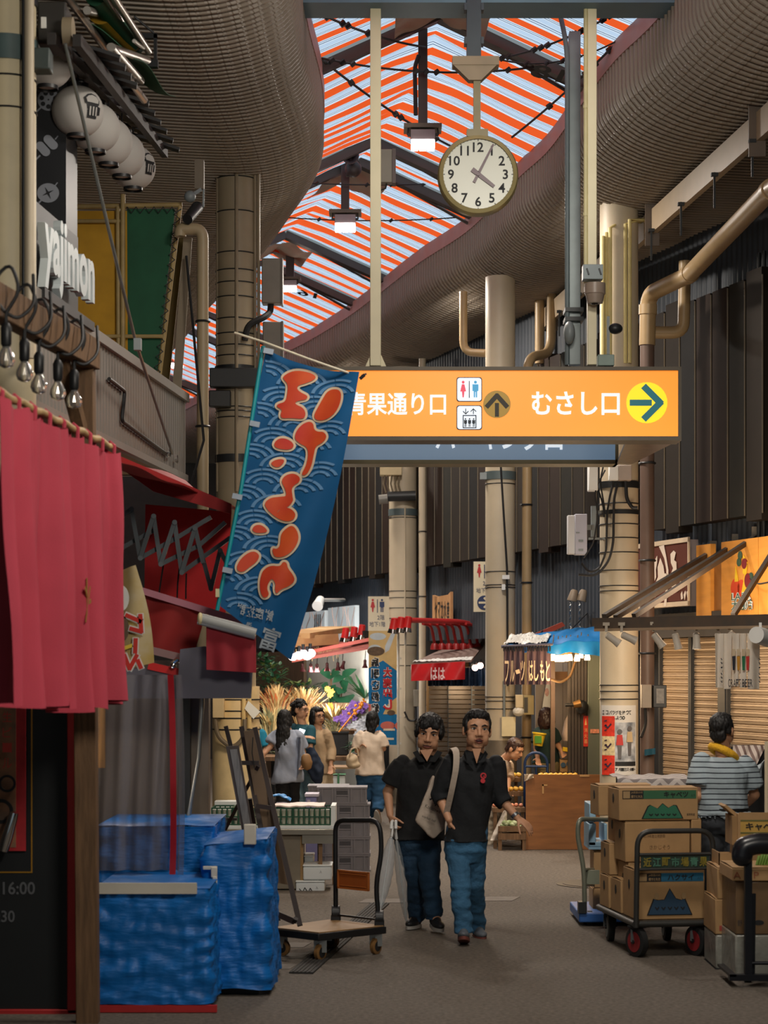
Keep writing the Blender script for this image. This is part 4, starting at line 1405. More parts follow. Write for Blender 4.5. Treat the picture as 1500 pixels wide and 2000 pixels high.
# camera on a post near the green banner
t=thing('security_camera','dark bullet camera on a bracket above the hooked drainpipe','security camera',P(375,420,17.5))
bx(MB(),380,312,398,368,17.5,.08).build('post',M('post_taupe',H(120,108,92),.5),t)
MB().cyl(P(366,428,17.3),P(386,404,17.5),.045,.05).build('body',m_dark,t)
MB().ell(P(371,384,17.45),(.05,.05,.05)).bar(P(371,384,17.45),P(392,370,17.5),.03).bar(P(398,370,17.5),P(397,405,17.5),.015).build('bracket',m_greypaint,t)
# ---- timber pergola with hanging bulbs
t=thing('timber_pergola','rough timber beam and post frame over the red curtain','pergola',P(172,1997,11.65))
ba,bb_=V((X(-60,9.6),9.6,3.80)),V((X(178,11.62),11.62,3.80))
MB().bar(ba,bb_+V((0,.06,0)),.09,.17).build('beam',m_wood,t,.006)
MB().bar(P(172,1997,11.65)+V((0,0,-.01)),P(163,690,11.65),.125,.10,up=(0,1,0)).build('post',m_wood,t,.006)
MB().bar(P(160,850,11.62),P(120,700,11.3),.07,.06).build('brace',m_wood,t)
m_glassb=bpy.data.materials.new('clear_bulb_glass')
m_glassb.use_nodes=True
_b=m_glassb.node_tree.nodes['Principled BSDF']
_b.inputs['Transmission Weight'].default_value=.9
_b.inputs['Roughness'].default_value=.05
_b.inputs['IOR'].default_value=1.12
_b.inputs['Base Color'].default_value=(.9,.9,.88,1)
for i,(px,py,dd,gl) in enumerate(((12,700,9.9,0),(48,728,10.3,0),(76,752,10.6,0),(113,765,11.0,1),(145,782,11.3,1))):
 t=thing('hanging_bulb','clear glass bulb in black socket under timber beam, '+('nearest the left edge','second from the left edge','middle one','next to last before the post','last one, beside the post')[i],'light bulb',P(px,py+14,dd),group='bulbs under the timber beam')
 c=P(px,py,dd)
 MB().lathe([(.016,.062),(.02,.05),(.040,.012),(.044,-.012),(.034,-.036),(.012,-.047)],Matrix.Translation(c),20).build('glass',m_glassb,t)
 MB().lathe([(.018,.055),(.026,.07),(.027,.15),(.016,.17)],Matrix.Translation(c),16).build('socket',m_black,t)
 MB().tube([c+V((-.006,0,-.01)),c+V((0,0,.03)),c+V((.006,0,-.01))],.003,5).build('filament',emi('filament',(1,.9,.75),3.5 if gl else .8),t)
 top=c+V((0,0,.17))
 lop=[top,top+V((.0,0,.05)),top+V((.07,.0,.16)),top+V((.02,0,.30)),top+V((-.07,0,.20)),top+V((-.03,.02,.07)),top+V((.05,.02,.02)),top+V((.12,.1,.10)),top+V((.10,.18,.27))]
 MB().tube(bend(lop,.06,4),.009,7).build('cord',m_cable,t)
 # ---- the big red curtain on its rod
ra,rb=V((X(-14,9.1),9.1,3.25)),V((X(220,11.45),11.45,3.25))
t=thing('red_noren','large red cloth curtain hanging in folds from a wooden rod at the left edge','curtain',((ra+rb)/2)+V((0,0,-1.5)))
rp_=[lerp(ra,rb,i/20)+V((0,0,.008*math.sin(i*1.9))) for i in range(21)]
MB().tube(rp_,[.017+.004*abs(math.sin(i*2.3)) for i in range(21)],10).build('rod',m_bamboo,t)
Lc=(rb-ra).length
dc=(rb-ra).normalized()
nc=V((dc.y,-dc.x,0))
splits=[0.02,.36,.505,.66,.83,.985]
pan=[(0.0,.44),(.44,.765),(.775,.985)]
zbot=[1.84,1.80,1.825]
for pi_,(u0,u1) in enumerate(pan):
 def fn(u,v,u0=u0,u1=u1,pi_=pi_):
  w=lerp(u0,u1,u)
  # the slit between two cloths opens towards the hem
  if pi_==1 and u>.5:w-=(u-.5)*.035*v
  if pi_==2:w+=(1-u)*.03*sm(max(0,(v-.25)/.75))+.045*v*u
  p=lerp(ra,rb,w)
  z=lerp(3.22-.03*abs(math.sin(w*19)),zbot[pi_]+.015*math.sin(w*30),v)
  fo=(.026+.052*v)*math.sin(w*34+1.3*math.sin(w*9)+.5*v)+(.012+.022*v)*math.sin(w*71+2*math.sin(w*13)+v)+.02*nz(w*6,v*2)
  for cw,wd,am in ((.10,.012,.07),(.185,.010,.05),(.27,.014,.09),(.345,.009,.06),(.50,.012,.08),(.555,.010,.05),(.625,.013,.09),(.70,.010,.06),(.84,.012,.08),(.90,.010,.06),(.945,.009,.05)):
   fo-=am*(.35+.65*v)*math.exp(-((w+.012*math.sin(v*3+cw*40)*v-cw)/wd)**2)
  return V((p.x,p.y,z))+nc*(fo+.03)
 MB().sheet(fn,120,26,.004).build('cloth',m_noren,t,ang=80)
for k in range(9):
 w=.03+k*.118
 p=lerp(ra,rb,w)
 MB().tube([p+nc*.022+V((0,0,-.06)),p+nc*.024,p+V((0,0,.022)),p-nc*.024,p-nc*.02+V((0,0,-.05))],.011,6).build('loop',m_noren,t)
mb=MB()
frn=Fr(lerp(ra,rb,.60)+nc*.085+V((0,0,-.88)),dc,(0,0,1))
mb.stroke(frn,[(-.05,.05),(.02,-.02),(.06,-.01)],.02).stroke(frn,[(-.02,.10),(.0,-.08)],.016).stroke(frn,[(.05,.06),(-.04,-.12)],.012)
mb.build('gold_mark',M('gold_print',H(150,110,44),.6),t)
# ---- black menu board with a red frame
DM=11.95
t=thing('menu_board','black menu board in a red frame with opening hours, at the left edge','menu board',P(40,1985,DM))
bx(MB(),-160,1360,131,1972,DM,.05).build('panel',M('board_black',H(20,23,25),.5,var=.08),t)
m_frred=M('frame_red',H(178,40,40),.5,var=.1)
mb=MB()
bx(mb,131,1345,153,1980,DM-.02,.09);bx(mb,-160,1972,153,1983,DM-.02,.09)
mb.build('frame',m_frred,t,.004)
mb=MB()
q=DM/F
f_=Fr(P(0,0,DM-.004),(1,0,0),(0,0,1))
s3=lambda px,py:(px*q,-py*q)
mb.stroke(f_,[s3(62,1350),s3(62,1703),s3(-100,1703)],2.4*q,.003)
mb.build('gold_line',M('gold_line',H(180,132,40),.4,.3,var=0),t)
mb=MB()
mb.text('16:00',f_,*s3(37,1734),w=63*q,h=25*q,bold=.015)
mb.text('15:00',f_,*s3(-60,1734),w=60*q,h=25*q,bold=.015)
mb.text('-',f_,*s3(-10,1734),w=12*q,h=4*q,bold=.015)
mb.text('22:30',f_,*s3(-2,1789),w=62*q,h=23*q,bold=.015)
mb.build('lettering',M('menu_grey',H(92,94,98),.6,var=0),t)
t=thing('menu_poster','red bordered poster with blurred dishes hung on the black menu board','poster',P(10,1665,DM-.02))
bx(MB(),-90,1352,50,1662,DM-.025,.012).build('border',M('poster_red',H(176,36,44),.6,var=.15,scale=14),t)
bx(MB(),-90,1352,31,1655,DM-.030,.008).build('print',M('poster_food',H(126,112,98),.6,var=.45,scale=7,col2=H(176,120,80)),t)
mb=MB()
f_=Fr(P(0,0,DM-.034),(1,0,0),(0,0,1))
for (cx,cy,r) in ((14,1526,17),(2,1580,24)):mb.ring(f_,cx*q,-cy*q,r*q*.72,r*q,.004)
mb.build('bowl_drawing',m_ink,t)
mb=MB()
for i,ch in enumerate('生ビール'):mb.text(ch,f_,14*q,-(1396+30*i)*q,w=18*q,h=20*q,t=.002)
mb.build('lettering',M('poster_text',H(200,70,60),.6),t)
t=thing('steel_bottle','shiny steel bottle leaning in front of the menu board at the left edge','bottle',P(4,1660,DM-.12))
MB().lathe([(.0,0),(.03,0),(.036,.06),(.034,.12),(.03,.2),(.026,.23),(.0,.24)],Matrix.Translation(P(6,1662,DM-.10))@Matrix.Rotation(.28,4,'Y'),20).build('body',m_chrome,t)
# ---- stall boxes under blue tarpaulin
def bluetarp(name):
 m=M(name,H(4,108,190),.48,var=.10,scale=3,bump=.45,bscale=9,stretch=(1,1,4.0),trans=.05)
 return m
m_blue=bluetarp('blue_tarp')
def tarpbox(x0,x1,y0,y1,z1,seed,sag=.0,z0=.05,slope=0.0,flare=.05):
 """a tarpaulin draped over a box: top, front and both sides, gathered at the corners"""
 mb=MB()
 per=[(x0,y1),(x0,y0),(x1,y0),(x1,y1)]
 seg=[math.hypot(b[0]-a[0],b[1]-a[1]) for a,b in zip(per[:-1],per[1:])]
 T=sum(seg)
 def wall(u,v):
  s=u*T
  i=0
  while i<2 and s>seg[i]:s-=seg[i];i+=1
  a,b=per[i],per[i+1]
  f=s/seg[i]
  x,y=lerp(a[0],b[0],f),lerp(a[1],b[1],f)
  nn=V((b[1]-a[1],-(b[0]-a[0]),0)).normalized()*1.0
  dcor=min(abs(u*T-seg[0]),abs(u*T-seg[0]-seg[1]))
  cr=math.exp(-(dcor/.07)**2)
  o=flare*v*.6+.010*nz(x*7+y*7,v*5,seed)+.012*nz(x*22+y*22,v*9,seed)*1.5+.010*math.sin(v*30+8*nz(x*3,y*3,v*2))*(.3+cr)+.014*cr*math.sin(v*27+seed)*(v*(1-v)*3)
  o+=.010*math.sin((u*T*17+v*13))*max(0,1-v*2.2)
  cx,cy=(x0+x1)/2,(y0+y1)/2
  zt2=z1-slope*(x-x0)/(x1-x0)
  z=lerp(zt2,z0+.02*nz(u*9,seed),v)
  return V((x,y,z))+nn*o
 mb.sheet(wall,110,44,.004)
 def top(u,v):
  x,y=lerp(x0-.005,x1+.005,u),lerp(y0-.005,y1,v)
  e=min(u,1-u,v+.15,1-v)
  return V((x,y,z1+.004-slope*u-sag*4*u*(1-u)+.018*nz(x*5,y*5,seed+9)*min(1,e*6)))
 mb.sheet(top,40,30,.004)
 return mb
d1=12.0
x0a,x1a=X(186,d1),X(408,d1)
t=thing('tarp_covered_table','low stall box under creased blue tarpaulin with taped front edge beside the timber post','covered table',((x0a+x1a)/2,d1+.4,0))
tarpbox(x0a,x1a,d1,d1+.95,.72,1.0).build('tarpaulin',m_blue,t,ang=75)
MB().bb((x0a+.06,d1+.07,.0),(x1a-.06,d1+.88,.66)).build('box',m_dark,t)
m_tape=M('pale_tape',H(206,200,186),.6,var=.08)
MB().bb(P(191,1746,d1-.05),P(385,1724,d1-.03)).build('tape',m_tape,t)
MB().bb((x0a-.03,d1-.04,.005),(x1a+.05,d1-.01,.045)).build('red_base',m_frred,t)
d2=12.6
x0b,x1b=X(398,d2),X(520,d2)
t=thing('tarp_covered_table','taller stall stack wrapped in glossy blue tarpaulin at the corner beside the easel','covered table',((x0b+x1b)/2,d2+.5,0))
tarpbox(x0b,x1b,d2,d2+1.0,.92,5.0,slope=-.04,z0=.04,flare=.06).build('tarpaulin',m_blue,t,ang=75)
MB().bb((x0b+.05,d2+.07,0),(x1b-.05,d2+.92,.84)).build('box',m_dark,t)
mb=MB()
bx(mb,396,1692,424,1699,d2-.05,.02);bx(mb,412,1694,424,1714,d2-.07,.02);bx(mb,415,1712,424,1783,d2-.075,.02)
mb.build('tape',m_tape,t,.004)
mb=MB()
bx(mb,476,1610,500,1650,d2-.04,.03)
mb.build('tape',m_tape,t,.006)
t=thing('tarp_covered_table','dark creased blue tarpaulin sheet over crates behind the clear vinyl curtain','covered table',(X(290,13.3),13.6,0))
tarpbox(X(196,13.3),X(420,13.3),13.15,14.2,1.0,9.0,flare=.03).build('tarpaulin',m_blue,t,ang=75)
MB().bb((X(200,13.3),13.25,0),(X(416,13.3),14.1,.92)).build('box',m_dark,t)
# ---- clear vinyl curtain with a red stripe
m_vinyl=bpy.data.materials.new('clear_vinyl')
m_vinyl.use_nodes=True
tv_=m_vinyl.node_tree
_b=tv_.nodes['Principled BSDF']
_b.inputs['Base Color'].default_value=(*H(150,146,150),1)
_b.inputs['Roughness'].default_value=.12
tp=tv_.nodes.new('ShaderNodeBsdfTransparent')
tp.inputs['Color'].default_value=(.86,.86,.88,1)
mxv=tv_.nodes.new('ShaderNodeMixShader')
lw=tv_.nodes.new('ShaderNodeLayerWeight');lw.inputs['Blend'].default_value=.35
mr=tv_.nodes.new('ShaderNodeMapRange');mr.inputs['To Min'].default_value=.18;mr.inputs['To Max'].default_value=.75
tv_.links.new(lw.outputs['Facing'],mr.inputs['Value'])
tv_.links.new(mr.outputs[0],mxv.inputs[0])
tv_.links.new(tp.outputs[0],mxv.inputs[1]);tv_.links.new(_b.outputs[0],mxv.inputs[2])
tv_.links.new(mxv.outputs[0],tv_.nodes['Material Output'].inputs[0])
t=thing('vinyl_curtain','clear plastic curtain with a red welded stripe hanging over the blue covered table','curtain',P(275,1735,12.35))
dv_=12.75
def vin(u,v):
 px=lerp(188,lerp(352,350,v),u)
 p=P(px,lerp(1318,1700,v),dv_)
 p.y+=.03*math.sin(u*15+2*v)+.02*math.sin(u*31+v*3)+.02*nz(u*5,v*3)
 return p
MB().sheet(vin,60,24,.003).build('sheet',m_vinyl,t,ang=80)
def strip(u,v):
 px=332+6*math.sin(v*2.6)+lerp(-5,7,u)
 p=P(px,lerp(1318,1722,v),dv_-.06)
 p.y+=.015*math.sin(v*9)
 return p
MB().sheet(strip,3,24,.004).build('red_stripe',M('stripe_red',H(160,26,36),.25),t,ang=80)
def strip2(u,v):
 px=343+6*math.sin(v*2.6)+lerp(0,12,u)
 p=P(px,lerp(1318,1718,v),dv_-.05)
 return p
MB().sheet(strip2,3,24,.003).build('clear_edge',m_vinyl,t)
# ---- partition behind the vinyl
struct(MB().bb(P(150,1700,14.6),P(411,1290,14.75)).build('wall_left_partition',M('partition_beige',H(132,118,104),.7,var=.05)))
bxo=bx(MB(),355,1300,371,1660,14.45,.1)
tag(bxo.build('dark_post',m_dark),'dark upright post in front of the beige partition behind the vinyl','post')
tag(MB().tube([P(399,1300,14.0),P(388,1480,14.0),P(352,1690,14.0)],.016,10).build('leaning_pole',m_steel),'steel pole leaning in front of the beige partition under the awning','pole')
t=thing('warm_light_panel','warm lit strip of shop interior seen between the timber post and the vinyl curtain','panel',P(197,1500,14.3))
bx(MB(),187,1365,204,1500,14.3,.05).build('panel',M('amber_panel',H(210,150,70),.6,emit=H(210,140,60),es=.12),t)
# ---- red awning with scissor arms
t=thing('red_awning','red folding awning with scissor arms below the grey fascia','awning',P(340,1160,14.4))
A0,A1=fpx(150,860,-.02),P(452,985,15.0)
# roof cloth from the wall down to the front bar
p00,p01=V((-2.35,12.6,3.55)),V((X(362,16.6),16.6,3.55))
p10,p11=P(196,885,12.2),P(470,995,15.3)
pts4=[p00,p01,p11,p10]
def aw(u,v):
 a,b=lerp(p00,p01,u),lerp(p10,p11,u)
 p=lerp(a,b,v);p.z-=.05*math.sin(PI*v)+.01*math.sin(u*20)
 return p
MB().sheet(aw,24,10,.006).build('roof_cloth',m_redcloth,t)
quad(MB(),[(205,878),(452,984),(452,1004),(300,960),(215,900)],14.2,.02).build('edge_flap',m_redcloth,t)
quad(MB(),[(284,985),(452,1000),(440,1205),(282,1165)],15.4,.02).build('inner_cloth',M('inner_red',H(186,24,28),.7,var=.1),t)
m_arm=M('scissor_arm',H(84,90,94),.45,.4,var=.1)
zz=[(220,1000,0),(257,992,1),(231,1072,2)]
chain1=[(212,1022),(257,994),(277,1090),(300,1008),(314,1102),(341,1020),(356,1118),(381,1032),(392,1085),(430,1060)]
low=[(231,1072),(257,992)]
def armline(pts,d,o=0):
 for i,(a,b) in enumerate(zip(pts[:-1],pts[1:])):
  mb=MB().bar(P(*a,d+.02*(i%2)),P(*b,d+.02*(i%2)),.03,.02,up=(0,1,0))
  mb.cyl(P(*a,d-.02),P(*a,d+.05),.018,n=10)
  mb.build('scissor_arm',m_arm,t)
armline([(205,1035),(257,994),(274,1090),(300,1008),(314,1102),(341,1020),(355,1118),(381,1032),(397,1100)],14.3)
armline([(216,990),(231,1074),(306,1033),(262,1098),(340,1060)][:3],14.36)
armline([(274,1090),(346,1050),(412,1010)],14.36)
armline([(314,1102),(388,1066),(440,1020)],14.36)
armline([(355,1118),(450,1050)],14.4)
armline([(392,1075),(412,1150),(430,1075),(452,1120)],14.6)
mb=MB()
for pts in ([(322,1085),(315,1130),(310,1163)],[(350,1110),(347,1140),(346,1168)],[(364,1120),(363,1150),(363,1170)]):mb.tube([P(a,b,14.5) for a,b in pts],.006,6)
mb.build('cord',m_cable,t)
MB().bar(P(262,1149,14.0),P(500,1222,14.0),.045,.045).build('front_bar',M('bar_pink',H(176,116,130),.45,.3,var=.1),t)
def val(u,v):
 a,b=lerp(P(272,1158,14.02),P(402,1197,14.02),u),lerp(P(282,1266,14.05),P(376,1290,14.05),u)
 p=lerp(a,b,v);p.y+=.02*math.sin(u*8+v*3)
 return p
MB().sheet(val,20,12,.005).build('valance',M('valance_red',H(150,34,32),.7,var=.12,trans=.1),t)
MB().bar(P(262,1262,13.95),P(378,1290,13.95),.05,.05).build('lower_bar',M('bar_greypink',H(150,120,120),.4,.3),t)
MB().bar(P(290,1300,13.9),P(362,1316,13.9),.04,.05).build('red_bar',m_red,t)
mb=MB().tube([P(336,1296,13.85),P(345,1288,13.85),P(356,1290,13.85),P(368,1286,13.85)],.014,8)
mb.ell(P(338,1300,13.85),.022).ell(P(352,1291,13.85),.02)
mb.build('bracket',m_chrome,t)
# the small red pelmet at the awning's outer corner
t=thing('red_pelmet','short red cloth pelmet under a pale tube at the outer corner of the awning','pelmet',P(450,1312,13.6))
MB().tube([P(388,1208,13.6),P(500,1238,13.6)],.04,14).build('tube',M('tube_white',H(150,152,150),.35,var=.06),t)
def pel(u,v):
 p=P(lerp(403,500,u),lerp(lerp(1222,1242,u),lerp(1308,1314,u),v),13.62)
 p.y+=.02*math.sin(u*13)*v
 return p
MB().sheet(pel,24,8,.005).build('cloth',M('pelmet_red',H(150,34,46),.8,var=.1,trans=.1),t)
MB().ell(P(391,1208,13.58),(.02,.03,.04)).build('end_cap',M('cap_ivory',H(210,196,150),.5),t)
t=thing('grey_counter_hood','plain grey hood panel below the red pelmet','hood',P(430,1362,13.8))
mb=MB()
quad(mb,[(352,1268),(400,1262),(494,1300),(490,1364),(345,1364)],13.8,.05)
mb.build('panel',M('hood_grey',H(88,86,98),.5,var=.05),t)
quad(MB(),[(196,1306),(352,1306),(345,1364),(196,1364)],13.9,.05).build('panel',M('hood_grey2',H(86,84,94),.5,var=.05),t)
# bamboo ladle / lamps hanging
# ---- yellow flag with red characters
t=thing('yellow_flag','small yellow flag with red characters beside the red curtain','flag',P(255,1310,12.9))
def yf(u,v):
 a,b=(lerp(212,266,u),lerp(1122,1104,u)),(lerp(214,299,u),lerp(1316,1294,u))
 p=P(lerp(a[0],b[0],v)+8*math.sin(v*3)*u,lerp(a[1],b[1],v),12.9)
 p.y+=.03*math.sin(u*5+v*3)
 return p
MB().sheet(yf,20,20,.004).build('cloth',M('flag_yellow',H(206,172,70),.8,var=.2,scale=5,col2=H(206,196,170),trans=.2),t)
q=12.9/F
f_=Fr(P(0,0,12.84),(1,0,0),(0,0,1))
s4=lambda px,py:(px*q,-py*q)
mb=MB()
mb.m=1;mb.disc(f_,*s4(234,1163),17*q,.004,ry=26*q)
for pts in ([(246,1196),(273,1208)],[(273,1196),(275,1228),(254,1222)],[(264,1243),(263,1268)],[(242,1274),(252,1300),(266,1274)],[(268,1284),(274,1298)]):
 mb.m=1;mb.stroke(f_,[s4(*p) for p in pts],13*q,.003)
 mb.m=0;mb.stroke(f_,[s4(*p) for p in pts],8*q,.003,.003)
mb.m=2;mb.disc(f_,*s4(236,1222),15*q,.003,ry=26*q)
mb.m=3;mb.stroke(f_,[s4(236,1262),s4(256,1255)],7*q,.003)
mb.build('print',[M('flag_red',H(190,40,30),.7),M('flag_white',H(206,204,200),.7),M('flag_brown',H(92,72,52),.7,var=.3,scale=20),M('flag_gold',H(220,190,60),.7)],t)
# ---- the tall blue flag
DF=13.6
t=thing('blue_flag','tall blue wave-patterned flag with big red brush characters, hung on a teal pole','flag',P(500,1290,DF))
TL,TR,BR,BL=(520,682),(702,729),(567,1290),(430,1184)
def fl_(u,v,o=0.0):
# u across, v down; gently curved edges as in a light breeze
 l=(lerp(TL[0],BL[0],v)-6*math.sin(PI*v),lerp(TL[1],BL[1],v))
 r=(lerp(TR[0],BR[0],v)+12*math.sin(PI*v),lerp(TR[1],BR[1],v))
 px,py=lerp(l[0],r[0],u),lerp(l[1],r[1],u)+10*math.sin(PI*u)*(1-v)
 p=P(px,py,DF-o)
 p.y+=.05*math.sin(u*4.2+v*2.5)+.02*math.sin(u*11+v*5)+.10*v*u
 return p
def finv(px,py):
 u,v=.5,.5
 for _ in range(14):
  l=(lerp(TL[0],BL[0],v)-6*math.sin(PI*v),lerp(TL[1],BL[1],v))
  r=(lerp(TR[0],BR[0],v)+12*math.sin(PI*v),lerp(TR[1],BR[1],v))
  u=(px-l[0])/(r[0]-l[0])
  yy=lerp(l[1],r[1],u)+10*math.sin(PI*u)*(1-v)
  v+=(py-yy)/540
 return u,v
MB().sheet(lambda u,v:fl_(u,v),30,70,.003).build('cloth',M('flag_blue',H(8,96,152),.75,var=.1,scale=4,trans=.35),t,ang=80)
import bmesh
def decal(mb,pts,o,m):
 """an outline given in picture pixels, cut fine and laid on the waving cloth"""
 mb.m=m
 bm=bmesh.new()
 f=bm.faces.new([bm.verts.new((p[0],-p[1],0)) for p in pts])
 bmesh.ops.triangulate(bm,faces=[f])
 for _ in range(3):
  es=[e for e in bm.edges if e.calc_length()>9]
  if not es:break
  bmesh.ops.subdivide_edges(bm,edges=es,cuts=1,use_grid_fill=False)
  bmesh.ops.triangulate(bm,faces=[f for f in bm.faces if len(f.verts)>3])
 bm.normal_update()
 bm.verts.index_update()
 vs=[fl_(*finv(v.co.x,-v.co.y),o) for v in bm.verts]
 fs=[]
 for f in bm.faces:
  q=tuple(v.index for v in f.verts)
  fs.append(q if f.normal.z>0 else q[::-1])
 bm.free()
 mb.add(vs,fs)
def inflate(pts,r):
 n=len(pts)
 ar=sum(pts[i][0]*pts[(i+1)%n][1]-pts[(i+1)%n][0]*pts[i][1] for i in range(n))
 s_=1 if ar>0 else -1
 out=[]
 for i in range(n):
  a,b,c=V((*pts[i-1],0)),V((*pts[i],0)),V((*pts[(i+1)%n],0))
  d1_,d2_=(b-a).normalized(),(c-b).normalized()
  n1,n2=V((d1_.y,-d1_.x,0))*s_,V((d2_.y,-d2_.x,0))*s_
  m_=(n1+n2)
  m_=m_.normalized()*r if m_.length>.4 else n1*r
  out.append((b.x+m_.x,b.y+m_.y))
 return out
def A(ox,oy,pts):return [(ox+x/5,oy+y/5) for x,y in pts]
shapes=[A(420,670,[(660,320),(720,280),(800,265),(920,285),(985,320),(960,350),(870,385),(810,400),(790,440),(830,480),(900,510),(890,540),(790,555),(770,590),(860,630),(880,690),(860,730),(740,720),(650,725),(640,690),(660,640),(600,610),(610,590),(690,570),(710,480),(715,390),(675,345)]),A(420,670,[(1060,530),(1100,470),(1160,450),(1220,470),(1230,540),(1200,640),(1140,710),(1060,750),(980,740),(970,690),(1010,620)]),A(420,670,[(790,860),(850,790),(920,760),(955,785),(960,840),(1000,870),(1060,870),(1090,920),(1050,970),(980,1000),(960,1080),(940,1190),(900,1270),(860,1290),(850,1270),(890,1200),(915,1100),(905,1010),(830,970),(780,930)]),A(420,670,[(575,975),(620,930),(690,930),(750,965),(765,1005),(720,1030),(640,1025),(590,1010)]),A(420,670,[(545,1165),(590,1140),(650,1130),(675,1145),(640,1190),(600,1205),(565,1190)]),A(420,670,[(645,1340),(690,1285),(770,1270),(825,1310),(820,1350),(765,1380),(740,1420),(750,1500),(760,1540),(700,1600),(620,1615),(590,1660),(660,1600),(740,1620),(785,1670),(770,1720),(700,1740),(600,1700),(510,1620),(480,1560),(540,1510),(640,1500),(700,1495),(690,1420)]),A(420,970,[(360,315),(390,280),(440,275),(480,300),(510,335),(460,345),(390,345)]),A(420,970,[(650,360),(700,310),(750,285),(790,320),(815,390),(800,460),(750,530),(680,580),(600,590),(570,560),(560,500),(600,520),(640,480),(645,420)]),A(420,970,[(215,670),(260,600),(330,545),(390,535),(430,575),(400,630),(330,680),(270,730),(220,720)]),A(420,970,[(470,720),(540,675),(640,690),(665,640),(700,650),(705,700),(760,770),(775,820),(720,870),(640,900),(600,950),(590,900),(600,850),(560,790),(520,830),(500,900),(530,960),(480,990),(450,940),(440,850),(450,780)]),]
def chaikin(pts,k=2):
 for _ in range(k):
  out=[]
  for a,b in zip(pts,pts[1:]+pts[:1]):
   out+=[(a[0]*.75+b[0]*.25,a[1]*.75+b[1]*.25),(a[0]*.25+b[0]*.75,a[1]*.25+b[1]*.75)]
  pts=out
 return pts
mb=MB()
mb2=MB()
for sh in shapes:
 sh=chaikin(inflate(sh,1.2))
 decal(mb,inflate(sh,4.4),.012,0)
 decal(mb2,sh,.018,0)
mb.build('character_outline',M('flag_cream',H(208,188,160),.7),t,ang=80)
mb2.build('brush_character',M('flag_scarlet',H(196,36,26),.65,var=.15,scale=3,col2=H(206,84,24)),t,ang=80)
# wave bands
mb=MB()
rows=0
def band(cx,cy,r,a0,a1,w):
 pts=[]
 n=9
 for k in range(n+1):
  a=lerp(a0,a1,k/n);pts.append((cx+(r+w/2)*math.cos(a),cy-(r+w/2)*math.sin(a)*.62))
 for k in range(n,-1,-1):
  a=lerp(a0,a1,k/n);pts.append((cx+(r-w/2)*math.cos(a),cy-(r-w/2)*math.sin(a)*.62))
 pts2=[p for p in pts]
 ok=all(-.01<finv(*p)[0]<1.0 and 0.01<finv(*p)[1]<.99 for p in pts2)
 if ok:decal(mb,pts2,.007,0)
for j in range(12):
 v=j/11.0
 for i in range(3):
  u=(i+(.5 if j%2 else 0))/2.4
  if u>(.95 if v<.5 else .62) or (u>.45 and .25<v<.95 and (j+i)%2):continue
  cx,cy=lerp(TL[0],BL[0],v)+u*165,lerp(TL[1]+52,BL[1]-6,v)+u*46
  for r in (18,33,48):
   for a0 in (.25,.95,1.65,2.3):
    band(cx,cy,r,a0,a0+.66,7)
mb.build('wave_pattern',M('flag_wave',H(84,130,172),.75),t,ang=80)
mb=MB()
def ftext(body,px,py,w,h,ang=0.0,flip=True):
 vs,fs=text_geo(body,.015)
 xs=[p[0] for p in vs];ys=[p[1] for p in vs]
 cx,cy=(min(xs)+max(xs))/2,(min(ys)+max(ys))/2
 out=[]
 for p in vs:
  a,b=(p[0]-cx)/(max(xs)-min(xs))*w,(p[1]-cy)/(max(ys)-min(ys))*h
  if flip:a=-a
  c_,s_=math.cos(ang),math.sin(ang)
  out.append(fl_(*finv(px+a*c_+b*s_,py-b*c_+a*s_),.012))
 mb.add(out,[f[::-1] for f in fs] if flip else fs)
ftext('鮮度抜群',498,1196,74,22,.22)
ftext('富',527,1248,34,46,.32)
ftext('港',486,1222,12,14,.2)
mb.build('small_lettering',M('flag_lettering',H(150,160,168),.7),t)
MB().tube([P(424,1192,DF+.02),P(470,960,DF+.02),P(514,676,DF+.02)],.014,10).build('pole',M('pole_teal',H(20,140,150),.4),t)
MB().tube([P(458,650,DF),P(515,668,DF-.02),P(600,700,DF-.03),P(700,735,DF-.03)],.008,8).build('cross_rod',M('rod_ivory',H(190,182,160),.5),t)
m_loop=M('loop_grey',H(150,162,176),.6)
for (a,b) in ((524,684),(497,826),(463,968),(444,1112)):MB().bar(P(a-9,b,DF-.01),P(a+10,b+4,DF-.01),.035,.02,up=(0,1,0)).build('loop',m_loop,t)
MB().bar(P(706,734,DF-.02),P(716,730,DF-.02),.012).tube([P(703,740,DF-.02),P(712,732,DF-.02)],.012,6).build('tie',m_cable,t)
bx(MB(),421,1150,428,1166,DF-.03,.06).build('coupling',M('coupling_ivory',H(200,190,150),.5),t)
lamp('POINT','stall_and_fill_lamp',(-1.75,13.6,1.3),4,(1.0,.84,.66),.15)  # added fill without a fixture, lightens the stall behind the vinyl
